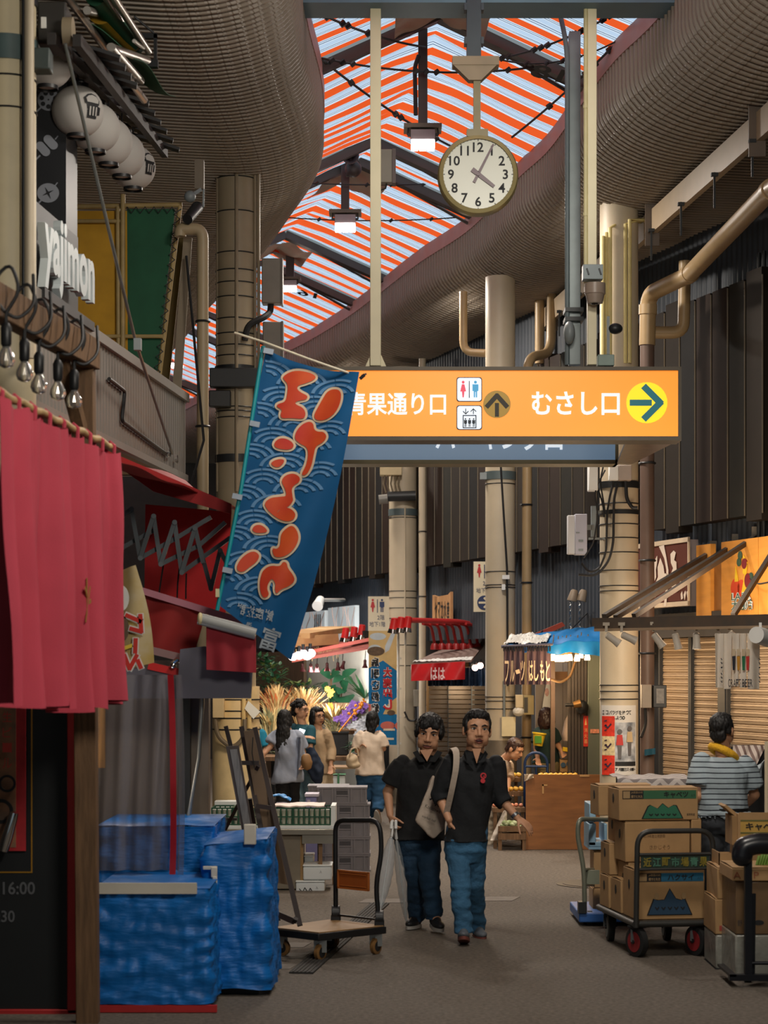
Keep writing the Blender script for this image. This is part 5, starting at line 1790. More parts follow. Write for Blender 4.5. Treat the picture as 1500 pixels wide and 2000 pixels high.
# ================================================================ right-hand shops
def wquad(mb,px0,z0,px1,z1,k,th):
 """a slab lying along the wall between two picture columns"""
 a,b=wp(px0,0,k),wp(px1,0,k)
 c=(a+b)/2
 L=(b-a).length
 dr=(b-a).normalized()
 R=Matrix((dr,V((-dr.y,dr.x,0)),V((0,0,1)))).transposed()
 return mb.box((c.x,c.y,(z0+z1)/2),(L,th,abs(z1-z0)),R)
m_shut=M('shutter_beige',H(178,154,126),.45,.15,var=.06,scale=2)
m_sframe2=M('shutter_frame',H(70,70,70),.5,.2,var=.08)
def shutter(px0,px1,z1,k,lab,mat,pitch=.075,z0=.02):
 t=thing('roller_shutter',lab,'shutter',wp((px0+px1)/2,0,k),group='closed roller shutters')
 a,b=wp(px0,0,k),wp(px1,0,k)
 n=int((z1-z0)/pitch)
 vs,fs=[],[]
 for i in range(n):
  zb=z0+(z1-z0)*i/n
  for (f,o) in ((0,0),(.08,.018),(.34,.022),(.40,.012),(.46,.022),(.68,.020),(.74,.010),(.80,.018),(.90,.016),(.97,0)):
   z=zb+(z1-z0)/n*f
   for p in (a,b):
    q=p+WN*o
    vs.append((q.x,q.y,z))
 for i in range(len(vs)//2-1):fs.append((2*i,2*i+2,2*i+3,2*i+1))
 MB().add(vs,fs).build('slats',mat,t,smooth=False)
 for p in (px0,px1):
  wquad(MB(),p-1.2,z0-.02,p+1.2,z1,k+.03,.06).build('guide_rail',m_sframe2,t)
 return t
shutter(1292,1350,2.36,.04,'closed beige roller shutter nearest the poster pillar',m_shut)
shutter(1353,1410,2.36,.04,'closed beige roller shutter behind the left shoulder of the man in stripes',m_shut)
shutter(1424,1540,2.36,.04,'closed beige roller shutter behind the craft beer cloth',m_shut)
o=wquad(MB(),1410,0,1424,2.5,.06,.10).build('steel_post',m_sframe2)
tag(o,'dark steel post between the second and third beige shutters','post')
o=wquad(MB(),1276,2.36,1560,2.62,.10,.2).build('shutter_housing',M('housing_dark',H(52,48,46),.6))
tag(o,'dark shutter housing running over the beige roller shutters','shutter housing')
# timber signboard
t=thing('timber_signboard','honey coloured timber signboard with painted vegetables above the shutters','sign',wp(1450,2.6,.2))
m_honey=M('honey_board',H(214,146,62),.5,var=.12,scale=2,stretch=(1,1,6))
for (a,b) in ((1365,1393),(1414,1486),(1487,1600)):
 wquad(MB(),a,wz(a,1228),b,3.32,.18,.06).build('board',m_honey,t)
wquad(MB(),1393,2.50,1414,3.22,.14,.06).build('board',M('honey_dark',H(150,98,46),.5,var=.12),t)
def wfr(px,py,k):
 d=wd_at(px,k)
 return Fr(V((X(px,d),d,Z(py,d))),-WD,(0,0,1))
f_=wfr(1455,1150,.215)
q=wd_at(1455)/F
sv=lambda px,py:((px-1455)*q*2.19,-(py-1150)*q)
mb=MB()
mb.m=0
for cx,cy,rx,ry in ((1437,1147,9,18),(1448,1148,7,16)):mb.disc(f_,*sv(cx,cy),rx*q*2.1,.006,ry=ry*q)
mb.m=1
for pts in ([(1436,1135),(1438,1105),(1443,1135)],[(1449,1160),(1456,1120),(1464,1160)],[(1452,1120),(1453,1085),(1460,1100),(1458,1125)]):mb.prism([sv(*p) for p in pts],f_,.008)
mb.m=2
mb.disc(f_,*sv(1455,1102),5*q*2.1,.010,ry=10*q)
mb.disc(f_,*sv(1461,1135),6*q*2.1,.009,ry=14*q)
mb.m=3
for a,b in ((1446,1085),(1444,1098),(1467,1128),(1463,1140)):mb.disc(f_,*sv(a,b),4*q*2.1,.007,ry=8*q)
mb.build('vegetable_painting',[M('tomato_red',H(208,70,34),.5),M('pepper_yellow',H(224,186,40),.5),M('plum_red',H(120,34,40),.5),M('leaf_dark',H(60,84,66),.5)],t)
mb=MB()
for tx,cx,cy,w,h in (('LA',1441,1164,18,13),('STA',1459,1163,16,11),('大',1439,1180,15,20),('地',1451,1180,13,20),('の店',1463,1180,17,22)):
 mb.m=0
 mb.text(tx,f_,*sv(cx,cy),w=w*q*2.3,h=(h+3)*q,t=.003,z0=.012,bold=.09)
 mb.m=1
 mb.text(tx,f_,*sv(cx,cy),w=w*q*2.15,h=h*q,t=.003,z0=.017,bold=.0)
mb.build('lettering',[m_white,M('letter_green',H(24,84,76),.5,var=0)],t)
MB().tube(bend([wp(1500,wz(1500,1142),.26),wp(1480,wz(1480,1146),.26),wp(1465,wz(1465,1135),.26)],.1),.008,6).build('cable',m_cable,t)
# brown light box with brush characters
t=thing('shop_sign','brown box sign with large white brush characters, mounted beside the poster pillar','sign',wp(1320,2.7,.15))
m_signbox=M('box_mauve',H(150,136,134),.5,var=.05)
za,zb2=wz(1345,1182,.25),wz(1345,1050,.25)
wquad(MB(),1240,za,1346,zb2,.125,.25).build('cabinet',m_signbox,t)
wquad(MB(),1240,za+.05,1345,zb2-.05,.255,.012).build('face',M('face_brown',H(92,48,38),.5,var=.06),t)
mb=MB()
for z in (za+.02,zb2-.02):wquad(mb,1240,z-.025,1346,z+.025,.262,.02)
wquad(mb,1344.3,za,1346,zb2,.262,.02)
mb.build('rim',M('rim_cream',H(206,186,160),.5),t)
def wpt(px,py,k):
 d=wd_at(px,k)
 return V((X(px,d),d,Z(py,d)))
def wblob(mb,pts,k):
 vs=[wpt(a,b,k) for a,b in pts]
 n=len(vs)
 ar=sum(pts[i][0]*pts[(i+1)%n][1]-pts[(i+1)%n][0]*pts[i][1] for i in range(n))
 idx=tuple(range(n)) if ar<0 else tuple(range(n-1,-1,-1))
 mb.add(vs+[v-WN*.004 for v in vs],[idx,tuple(i+n for i in idx[::-1])]+[(i,(i+1)%n,n+(i+1)%n,n+i) for i in range(n)])
B=lambda pts:[(1240+x/5.769,1030+y/5.769) for x,y in pts]
mb=MB()
for pts in (B([(270,215),(325,200),(350,330),(375,480),(372,650),(350,890),(325,890),(350,650),(355,480),(330,350)]),B([(400,300),(435,262),(458,285),(440,370),(465,390),(468,480),(430,560),(440,640),(490,650),(515,600),(520,660),(470,720),(420,680),(390,640),(385,570),(430,460),(405,400)]),B([(255,450),(285,345),(320,440),(330,520),(370,520),(360,600),(300,650),(260,640),(230,720),(225,640),(260,560)]),B([(218,380),(250,320),(250,390),(235,480),(238,560),(222,600)]),B([(222,700),(250,660),(245,760),(225,790)]),B([(60,400),(90,395),(105,470),(85,530),(104,570),(100,690),(60,730)]),B([(515,750),(530,720),(540,800),(520,815)]),B([(548,760),(565,715),(575,740),(560,820)]),B([(582,720),(592,720),(590,790)])):
 wblob(mb,pts,.275)
mb.build('brush_lettering',M('brush_white',H(222,206,190),.5,var=.05),t)
mb=MB()
c=V((X(1373,21.7),21.66,Z(1067,21.7)))
mb.cyl(c,c+V((0,.03,0)),.02)
mb.build('bolt',m_dark,t)
# ---- steel canopy frame with braces and spotlights
CF=18.6
t=thing('canopy_frame','rusty steel canopy frame with braces reaching back to the wall at the right','canopy frame',(X(1330,CF),CF,Z(1215,CF)))
ca,cb=V((X(1160,19.2),19.2,2.455)),V((X(1620,18.2),18.2,2.475))
MB().bar(ca,cb,.10,.075).bar(ca+V((0,-.05,-.05)),cb+V((0,-.05,-.05)),.02,.05).build('front_angle',m_rust,t)
MB().bar(ca+V((0,-.055,-.075)),cb+V((0,-.055,-.075)),.03,.025).build('track',M('track_beige',H(150,126,100),.5),t)
for (a,b,c,e) in ((1180,1204,1395,1075),(1202,1206,1438,1062),(1238,1203,1477,1048),(1432,1202,1530,1046)):
 p,q_=P(a,b,19.1),wpt(c,e,.03)
 MB().bar(p,q_,.045,.045).build('brace',M('brace_steel',H(66,58,52),.6,.3,var=.15),t)
 bxm=MB().bar(q_+V((0,0,-.1)),q_+V((0,0,.1)),.09,.03)
 bxm.build('wall_plate',M('plate_steel',H(118,110,98),.5,.3),t)
def spot(px,py,d,ang,lab,ang2=0.0,s=1.0):
 p=P(px,py,d)
 tt=thing('track_spotlight',lab,'spotlight',p-V((0,0,.15)),group='spotlights under the canopy frame')
 MB().bb(p+V((-.012,-.012,-.06)),p+V((.012,.012,.02))).bb(p+V((-.03,-.015,.0)),p+V((.03,.015,.03))).build('stem',M('spot_cream',H(186,174,156),.5),tt)
 R=Matrix.Translation(p-V((0,0,.08)))@Matrix.Rotation(ang2,4,'Z')@Matrix.Rotation(ang,4,'Y')
 MB().lathe([(.02,-.0),(.032,.01),(.034,.10),(.042,.15),(.036,.15),(.02,.12)],R,18).build('head',M('spot_head',H(196,186,172),.45),tt)
 return tt
for i,(px,py,dd,a,lab) in enumerate(((1184,1222,19.05,2.2,'cream spotlight at the free left end of the canopy frame'),(1214,1222,19.0,2.0,'cream spotlight in front of the poster pillar'),(1276,1221,18.9,2.5,'cream spotlight left of the first shutter'),(1318,1220,18.85,2.9,'cream spotlight over the first shutter'),(1360,1219,18.8,3.1,'cream spotlight over the second shutter'),(1402,1219,18.7,3.0,'cream spotlight just left of the craft beer cloth'),(1424,1218,18.6,2.3,'cream spotlight above the craft beer cloth'))):
 spot(px,py,dd,a,lab)
t=thing('track_spotlight','large white spotlight cylinder at the right end of the canopy frame','spotlight',P(1488,1250,18.4))
MB().cyl(P(1477,1240,18.3),P(1500,1246,18.5),.075,.085).build('head',m_white,t)
MB().bb(P(1483,1232,18.4),P(1487,1216,18.42)).build('stem',m_white,t)
lamp('AREA','spotlight_beam',(2.75,18.9,2.35),34,(1.0,.80,.58),.3,(3.5,21.6,1.3),sy=1.2)
lamp('POINT','sign_lamp',P(1400,1140,19.6),13,(1.0,.76,.5),.1)
# ---- craft beer cloth
t=thing('beer_noren','white slit shop cloth with four beer glasses and CRAFT BEER lettering','curtain',P(1441,1345,18.5))
DN=18.55
m_nw=M('noren_white',H(236,228,216),.8,var=.05,trans=.25)
for i,(a,b) in enumerate(((1397,1413),(1413.5,1428),(1428.5,1443),(1443.5,1458),(1458.5,1485))):
 def fn(u,v,a=a,b=b,i=i):
  px=lerp(a,b,u)+(u-.5)*-2.0*v
  p=P(px,lerp(1237,1343+3*math.sin(i*2.1),v),DN)
  p.y+=.03*math.sin(u*3.1+i)+.015*v*math.sin(i*4+u*5)
  return p
 MB().sheet(fn,8,12,.003).build('cloth',m_nw,t,ang=80)
q=DN/F
f_=Fr(P(0,0,DN-.055),(1,0,0),(0,0,1))
s5=lambda px,py:(px*q,-py*q)
m_beer=[M('beer_ink',H(34,34,44),.7),M('beer_amber',H(200,140,40),.7),M('beer_green',H(30,110,70),.7),M('beer_red',H(196,50,44),.7),M('beer_foam',H(200,180,150),.7)]
mb=MB()
for i,(cx,m) in enumerate(((1429,0),(1438,1),(1448,2),(1456,3))):
 mb=MB()
 mb.m=m;mb.prism([s5(cx-3.2,1278),s5(cx+3.2,1278),s5(cx+2.2,1305),s5(cx-2.2,1305)],f_,.003)
 mb.m=4;mb.prism([s5(cx-3.2,1264),s5(cx+3.2,1264),s5(cx+3,1277),s5(cx-3,1277)],f_,.003)
 mb.build('beer_glass_print',m_beer,t)
mb=MB()
for i,ch in enumerate('CRAFTBEER'):
 mb.text(ch,f_,*s5(1420+5.1*i+(2 if i>4 else 0),1330),w=4.5*q,h=15*q,t=.003)
for cx in (1405,1479):
 mb.disc(f_,*s5(cx,1300),1.6*q,.003)
 for yy in (1282,1290,1311,1318,1326):mb.stroke(f_,[s5(cx-1,yy),s5(cx+1,yy+3)],1.6*q,.003)
mb.build('lettering',m_beer[0],t)
# ---- tables behind the man in stripes
t=thing('draped_table','table under a grey and white chevron cloth with a black skirt, below the beige shutters','covered table',(X(1280,17.4),17.5,0))
m_chev=M('chevron_cloth',H(190,178,172),.7,var=.05,trans=.1)
def chev():
 tt_=m_chev.node_tree
 b=tt_.nodes['Principled BSDF']
 co=tt_.nodes.new('ShaderNodeTexCoord');sp=tt_.nodes.new('ShaderNodeSeparateXYZ')
 tt_.links.new(co.outputs['Object'],sp.inputs[0])
 pp=tt_.nodes.new('ShaderNodeMath');pp.operation='PINGPONG';pp.inputs[1].default_value=.07
 tt_.links.new(sp.outputs['X'],pp.inputs[0])
 ad=tt_.nodes.new('ShaderNodeMath');ad.operation='ADD'
 tt_.links.new(sp.outputs['Z'],ad.inputs[0]);tt_.links.new(pp.outputs[0],ad.inputs[1])
 sc_=tt_.nodes.new('ShaderNodeMath');sc_.operation='ADD'
 tt_.links.new(sp.outputs['Y'],sc_.inputs[0]);tt_.links.new(ad.outputs[0],sc_.inputs[1])
 dv2=tt_.nodes.new('ShaderNodeMath');dv2.operation='DIVIDE';dv2.inputs[1].default_value=.11
 tt_.links.new(sc_.outputs[0],dv2.inputs[0])
 fr3=tt_.nodes.new('ShaderNodeMath');fr3.operation='FRACT'
 tt_.links.new(dv2.outputs[0],fr3.inputs[0])
 r=tt_.nodes.new('ShaderNodeValToRGB');r.color_ramp.interpolation='CONSTANT'
 r.color_ramp.elements[0].color=(*H(206,196,190),1)
 r.color_ramp.elements[1].position=.5;r.color_ramp.elements[1].color=(*H(140,130,128),1)
 tt_.links.new(fr3.outputs[0],r.inputs[0])
 for l in list(b.inputs['Base Color'].links):tt_.links.remove(l)
 tt_.links.new(r.outputs[0],b.inputs['Base Color'])
chev()
def drape(u,v):
 px=lerp(1206,1352,u)
 if v<.4:
  p=V((X(px,17.1),lerp(17.75,17.1,v/.4),1.10+.02*nz(u*6,v*4)))
 else :
  w=(v-.4)/.6
  drop=lerp(.34,.20,sm(u))+.05*math.sin(u*9)
  p=V((X(px-6*w*(1-u),17.1),17.1-.03*w+.03*math.sin(u*22)*w,1.10-drop*w))
 return p
MB().sheet(drape,60,24,.004).build('cloth',m_chev,t,ang=80)
MB().bb((X(1216,17.2),17.16,0),(X(1375,17.2),17.7,1.08)).build('skirt',M('skirt_black',H(24,25,28),.8),t)
t=thing('covered_rack','dark rack under a brown and white striped cloth behind the man in stripes','rack',(X(1465,17.8),17.9,0))
m_st=M('stripe_cloth',H(200,180,168),.8)
stripes(m_st,0,[(0,H(206,190,178)),(.55,H(120,96,88))],.055)
def rk(u,v):
 p=lerp(P(1432,1456,17.8),P(1497,1456,17.8),u)+V((0,0,0))
 q2=lerp(P(1428,1512,17.3),P(1470,1512,17.3),u)
 p=lerp(p,q2,v);p.y+=.02*math.sin(u*14)
 return p
MB().sheet(rk,24,12,.004).build('cloth',m_st,t,ang=80)
MB().bb((X(1425,17.9),17.82,0),(X(1510,17.9),18.4,Z(1458,17.9))).build('body',m_black,t)
MB().bb(P(1494,1592,16.9),P(1499,1448,16.92)).build('white_pole',M('pole_ivory',H(206,190,160),.5),t)
# ---- blue-roofed fruit stall in the middle right
DSL=23.4
t=thing('stall_roof','blue tarpaulin stall roof with crumpled white plastic on its left end','stall roof',P(1080,1262,DSL))
m_blue2=M('roof_blue',H(16,116,184),.4,var=.15,scale=3,bump=.4,bscale=6)
RF=[(984,1262),(1056,1227),(1172,1221),(1174,1250),(1080,1262)]
def roof(u,v):
 a=lerp(P(984,1264,22.9),P(1174,1251,22.6),u)
 b=lerp(P(1020,1242,24.6),P(1180,1224,24.6),u)
 p=lerp(a,b,v);p.z+=.05*math.sin(PI*v)+.035*nz(u*8,v*5)+.012*math.sin(u*11)*(1-v)
 return p
MB().sheet(roof,50,16,.006).build('tarpaulin',m_blue2,t,ang=75)
def rhem(u,v):
 p=roof(u,0);p.z-=v*lerp(.05,.16,u);p.y-=.02*math.sin(u*30)*v+.01
 return p
MB().sheet(rhem,50,4,.006).build('hem',m_blue2,t,ang=75)
def rplast(u,v):
 p=roof(u*.44,v*.4);p.z+=.02+.05*abs(nz(u*14,v*9,3));return p
MB().sheet(rplast,36,14,.005).build('white_plastic',M('plastic_white',H(214,212,206),.35,bump=.6,bscale=24),t,ang=60)
tag(MB().tube([P(560+500,1232,24.6),P(1010,1290,24.2)],.01).tube([P(1120,1225,23.8),P(1166,1178,26.0)],.008).build('guy_wire',m_cable),'thin guy wires holding the blue stall roof','cable')
t=thing('fruit_noren','grey-purple stall curtain with cream fruit shop characters below the blue roof','curtain',P(1030,1338,22.8))
DNF=22.75
m_pur=M('noren_purple',H(98,78,86),.85,var=.12,scale=5,trans=.3)
f_=Fr(P(0,0,DNF-.04),(1,0,0),(0,0,1))
q=DNF/F
for i,(a,b) in enumerate(((984,1003),(1003.5,1024),(1029,1052),(1052.5,1076))):
 def fn(u,v,a=a,b=b):
  p=P(lerp(a,b,u),lerp(1264,1337,v),DNF)
  p.y+=.02*math.sin(u*12+a)*(.3+v)
  return p
 MB().sheet(fn,14,8,.004).build('cloth',m_pur,t,ang=80)
mb=MB()
for ch,px in zip('フル',(988,999)):mb.text(ch,f_,px*q,-1309*q,w=8*q,h=42*q,t=.003,bold=.01)
mb.stroke(f_,[(1009*q,-1308*q),(1010*q,-1311*q)],8*q,.003)
for ch,px in zip('ツはしもと',(1019,1035,1045.5,1057,1068)):mb.text(ch,f_,px*q,-1308*q,w=8*q,h=40*q,t=.003,bold=.01)
mb.build('lettering',M('noren_cream',H(222,196,160),.8),t)
MB().tube([P(979,1263,DNF),P(1080,1259,DNF)],.018,8).build('rail',M('rail_violet',H(76,70,84),.5),t)
mb=MB()
for i in range(18):mb.tube([P(984+5.3*i,1262,DNF-.02),P(984+5.3*i,1272,DNF-.02)],.008,5)
mb.build('hook',m_cable,t)
# glowing bulbs
for i,(px,py,dd) in enumerate(((1080,1285,22.9),(1089,1287,23.1),(1097,1287,23.2),(1105,1286,22.9),(1113,1285,23.1),(1127,1286,22.8),(1134,1280,23.0),(1147,1284,22.9))):
 c=P(px,py,dd)
 tt=thing('stall_bulb','glowing warm bulb under the blue stall roof','light bulb',c-V((0,0,.05)),group='glowing bulbs under the blue stall roof')
 MB().lathe([(.030,-.032),(.034,-.012),(.022,.04),(.0,.045)],Matrix.Translation(c),14).build('glass',m_bulbglow,tt)
 MB().lathe([(.022,.042),(.026,.06),(.018,.13),(.008,.14)],Matrix.Translation(c),12).tube([c+V((0,0,.15)),c+V((.01,0,.26))],.006,5).build('socket',M('socket_tan',H(170,130,80),.5),tt)
lamp('POINT','bulb_light',P(1104,1312,22.5),22,(1.0,.66,.34),.2)
lamp('POINT','bulb_light',P(1060,1345,23.3),18,(1.0,.68,.36),.2)
tag(MB().tube(bend([P(1124,1290,23.3),P(1114,1322,23.3),P(1095,1334,23.3),P(1075,1326,23.3)],.3),.014,8).build('looped_cable',M('cable_tan',H(120,92,58),.7)),'tan cable looping down from the stall bulbs','cable')
# stall back and sides
t=thing('stall_locker','row of tall pale grey panels at the back of the fruit stall','partition',P(1080,1520,25.0))
for i,(a,b) in enumerate(((1046,1064),(1065,1078),(1084,1099),(1099.6,1110),(1110.6,1122))):
 MB().bb(V((X(a,25.0),25.0,0)),V((X(b,25.0),25.06,2.35))).build('panel',M('panel_greige',H(186,172,160),.5,var=.04),t)
MB().bb(V((X(1076,23.9),23.9,0)),V((X(1084,23.9),24.0,2.35))).build('post',M('post_brown',H(112,90,76),.5,.2),t)
MB().bar(P(1072,1320,24.2),P(1122,1320,24.2),.05,.1).build('rail',M('rail_wood',H(140,96,52),.6),t)
t=thing('stall_post','dark ribbed post and grey-green column at the right end of the fruit stall','post',P(1145,1512,22.6))
mb=MB()
for i in range(6):mb.bb(V((X(1110+i*6.2,23.34),23.34,0)),V((X(1115+i*6.2,23.34),23.39,2.22)))
mb.bb(V((X(1110,23.39),23.39,0)),V((X(1148,23.39),23.49,2.22)))
mb.build('ribbed_panel',M('panel_dark',H(62,54,48),.5,var=.08),t)
MB().bb(V((X(1148,23.32),23.32,0)),V((X(1172,23.32),23.8,2.27))).build('column',M('column_green',H(96,104,92),.5,var=.05),t,.006)
MB().bb(V((X(1172,23.3),23.3,0)),V((X(1176,23.3),23.34,2.27))).build('edge',M('edge_cream',H(216,206,160),.5),t)
f_=Fr(P(0,0,23.31),(1,0,0),(0,0,1));q=23.31/F
mb=MB();mb.rect(f_,1153*q,-1432*q,1170*q,-1424*q,.004);mb.build('label',M('label_pink',H(226,150,120),.6,var=.3,scale=40),t)
t=thing('extinguisher_sign','narrow red upright fire extinguisher sign on the dark ribbed post','sign',P(1144,1458,22.8))
f_=Fr(P(0,0,23.33),(1,0,0),(0,0,1));q=23.33/F
MB().rect(f_,1139.5*q,-1458*q,1148.5*q,-1398*q,.01).build('plate',M('plate_red',H(206,48,26),.5),t)
mb=MB()
for i,ch in enumerate('消火器'):mb.text(ch,f_,1144*q,-(1426+11*i)*q,w=6*q,h=8*q,t=.003,z0=.011)
mb.prism([(1142*q,-1416*q),(1146*q,-1416*q),(1144*q,-1402*q)],f_,.003,.011)
mb.build('lettering',M('sign_cream',H(236,190,120),.5),t)
t=thing('hanging_scale','dark round hanging machine with a handle on the ribbed post','scale',P(1135,1390,22.6))
MB().ell(P(1137,1382,23.26),(.075,.07,.085)).cyl(P(1104,1377,23.2),P(1122,1377,23.2),.02).build('body',m_black,t)
MB().cyl(P(1120,1377,23.2),P(1134,1374,23.2),.035,.05).build('neck',M('brass',H(130,96,50),.4,.6),t)
t=thing('white_poster','white cut-out poster of a waving woman hung at the back of the fruit stall','poster',P(1070,1394,24.6))
f_=Fr(P(0,0,24.6),(1,0,0),(0,0,1));q=24.6/F
MB().prism([(1058*q,-1392*q),(1061*q,-1368*q),(1067*q,-1335*q),(1074*q,-1332*q),(1076*q,-1392*q)],f_,.006).build('sheet',m_white,t)
MB().disc(f_,1068*q,-1352*q,4*q,.004,.006,ry=8*q).build('print',M('print_pink',H(216,170,160),.6,var=.2,scale=30),t)
# plastic bags and yellow box at the back
t=thing('plastic_bag','translucent white bag hanging at the back of the fruit stall','bag',P(1115,1440,24.0))
MB().lathe([(.0,-.34),(.09,-.33),(.10,-.25),(.07,-.1),(.02,0),(.008,.06)],Matrix.Translation(P(1114,1392,24.2)),14).build('body',M('bag_pinkwhite',H(216,196,186),.4,bump=.5,bscale=18),t)
# counter board
DCB=22.85
t=thing('plywood_counter','stall counter fronted by a big brown plywood board with tape marks','counter',P(1102,1661,DCB))
MB().bb(V((X(1027,DCB),DCB,0.005)),V((X(1178,DCB),DCB+.03,Z(1513,DCB)))).build('front_board',m_ply,t)
MB().bb(V((X(1032,DCB),DCB+.03,.72)),V((X(1176,DCB),DCB+.43,.80))).build('worktop',m_wood,t)
mb=MB()
for x in (1036,1172):
 mb.bb(V((X(x,DCB),DCB+.36,0)),V((X(x,DCB)+.05,DCB+.41,.72)))
mb.build('leg',m_wood,t)
mb=MB()
f_=Fr(P(0,0,DCB-.001),(1,0,0),(0,0,1));q=DCB/F
mb.rect(f_,1059*q,-1550*q,1062*q,-1532*q,.003).rect(f_,1059*q,-1535*q,1069*q,-1532*q,.003).rect(f_,1132*q,-1517*q,1151*q,-1513*q,.003)
mb.build('tape',M('tape_tan',H(190,150,96),.5),t)
MB().sheet(lambda u,v:P(lerp(1024,1042,u),lerp(1512,1526,v*(1-.5*u)),DCB-.02-.02*math.sin(u*9+v*5)),8,6,.004).build('plastic_corner',M('corner_plastic',H(210,196,176),.35,bump=.4),t)
# fruit piled on the counter
m_yf=M('fruit_yellow',H(232,186,84),.45,var=.1,scale=18)
m_gf=M('fruit_green',H(150,160,50),.45,var=.15,scale=18)
m_of=M('fruit_orange',H(226,130,50),.45,var=.1)
m_stem=M('stem_brown',H(96,70,40),.7)
pear=thing('yellow_pear','yellow pear with a stalk in the row on the plywood counter','fruit',(0,0,0),group='pears on the plywood counter')
MB().lathe([(0,0),(.016,.002),(.0255,.016),(.0265,.029),(.020,.045),(.007,.052),(0,.050)],None,14).build('flesh',m_yf,pear)
MB().tube([(0,0,.049),(.005,0,.064),(.010,.003,.074)],.003,5).build('stem',m_stem,pear)
first=True
for r in range(2):
 for i in range(8):
  px=1056+i*9.6+r*4
  loc=V((X(px,DCB),DCB+.10+r*.11,.80+.0))
  if first:pear.location=loc;first=False
  else :dup(pear,loc,rnd(0,6))
tag(MB().bb(V((X(1050,DCB),DCB+.05,.80-.0)),V((X(1130,DCB),DCB+.42,.803))).build('fruit_tray',m_foam),'white sheet under the pears on the plywood counter','tray')
# produce stand left of the board
t=thing('produce_stand','stepped wooden produce stand left of the plywood board','stand',P(995,1640,23.2))
for i,(z,y0,y1) in enumerate(((.46,23.0,23.35),(.62,23.35,23.75),(.76,23.75,24.3))):
 MB().bb((X(962,23),y0,z-.05),(X(1026,23),y1,z)).build('shelf',m_wood,t)
for x in (964,1018):
 for y in (23.02,24.2):MB().bb((X(x,23),y,0),(X(x,23)+.04,y+.04,.45 if y<23.5 else .74)).build('leg',m_wood,t)
fr_=thing('citrus_fruit','round yellow fruit on the stepped produce stand','fruit',(0,0,0),group='yellow fruit on the produce stand')
MB().ell((0,0,.026),(.028,.028,.026)).build('peel',m_yf,fr_)
MB().cyl((0,0,.050),(0,0,.056),.004,n=6).build('stalk',m_stem,fr_)
first=True
for z,y in ((.62,23.45),(.62,23.58),(.76,23.85),(.76,23.97)):
 for i in range(6):
  loc=V((X(968+i*10.2,23.4),y,z))
  if first:fr_.location=loc;first=False
  else :dup(fr_,loc)
gf=tag(MB().ell((0,0,.022),(.045,.022,.022)).build('green_mango',m_gf),'green-yellow oval fruit on the produce stand','fruit','green fruit on the produce stand')
gf.location=(X(1006,23.6),24.05,.76)
for i in range(5):
 c=gf.copy();C.objects.link(c);c.location=(X(970+17.0*(i%3)+4,23.6),24.12+.07*(i//3),.76)
for i in range(7):
 c=tag(MB().ell((0,0,.022),(.024,.024,.022)).build('peach',M('peach_%d'%i,H(226,150+8*(i%3),120),.5)) if i==0 else pk.copy(),'wrapped pink fruit on the lowest step of the produce stand','fruit','pink fruit on the produce stand')
 if i==0:pk=c
 else :C.objects.link(c)
 c.location=(X(966+8.6*i,23.1),23.12+.05*(i%2),.46)
t=thing('white_bag','crumpled white plastic bag hanging from the produce stand','bag',P(975,1640,22.9))
def bagf(u,v):
 px=lerp(lerp(984,957,v),lerp(990,990,v),u)
 p=P(px,lerp(1583,1641,v),22.9)
 p.y+=.05*math.sin(u*7+v*4)*v+.02*nz(u*8,v*8)
 return p
MB().sheet(bagf,16,20,.004).build('body',M('bag_white',H(226,216,204),.4,trans=.3),t,ang=80)
t=thing('wooden_crate','low wooden crate of greens in front of the produce stand','crate',P(1005,1655,22.95))
mb=MB()
x0,x1=X(972,22.9),X(1026,22.9)
for z in (.16,.24):mb.bb((x0,22.78,z-.03),(x1,22.80,z+.03));mb.bb((x0,22.98,z-.03),(x1,23.0,z+.03))
mb.bb((x0,22.78,.12),(x1,23.0,.14))
mb.build('slat',m_wood,t)
for x in (x0,x1-.04):MB().bb((x,22.79,0),(x+.04,22.83,.27)).build('post',m_wood,t)
gr=MB()
for i in range(26):
 c=V((rnd(x0+.05,x1-.05),rnd(22.82,22.96),.26+rnd(0,.05)))
 gr.ell(c,(rnd(.02,.04),rnd(.02,.035),rnd(.015,.03)),None,8,5)
tag(gr.build('leaf_vegetables',M('veg_green',H(120,150,70),.6,var=.4,scale=14,col2=H(200,210,170))),'heap of pale greens in the low wooden crate','vegetables',kind='stuff')
# bucket, cart handle
t=thing('yellow_bucket','yellow and green printed tub hanging beside the middle pillar pipe','tub',P(1052,1456,23.9))
c=P(1052,1444,23.9)
MB().lathe([(.055,-.075),(.075,.06),(.085,.062),(.085,.078),(.07,.078)],Matrix.Translation(c)@Matrix.Rotation(.12,4,'Y'),20).build('body',M('tub_yellow',H(230,196,50),.45),t)
MB().box(c+V((-.01,-.068,0)),(.08,.012,.085)).build('green_label',M('tub_green',H(70,140,44),.5),t)
t=thing('hand_truck','blue tubular hand truck with an arched handle standing at the fruit counter','hand truck',P(1047,1640,23.3))
m_bl=M('truck_blue',H(34,62,110),.4,.2)
MB().tube([P(1024,1650,23.5),P(1025,1500,23.4)]+[P(1047+22*math.cos(a),1492-22*math.sin(a),23.4) for a in [PI-k*PI/12 for k in range(13)]]+[P(1069,1500,23.4),P(1069,1650,23.5)],.017,10).build('frame',m_bl,t)
MB().tube([P(1025,1497,23.4),P(1069,1497,23.4)],.014,8).tube([P(1047,1497,23.4),P(1047,1640,23.5)],.014,8).build('rail',m_bl,t)
mb=MB()
for px in (1026,1067):
 c=V((X(px,23.5),23.5,.11));mb.cyl(c-V((.02,0,0)),c+V((.02,0,0)),.11)
mb.build('wheel',m_rubber,t)
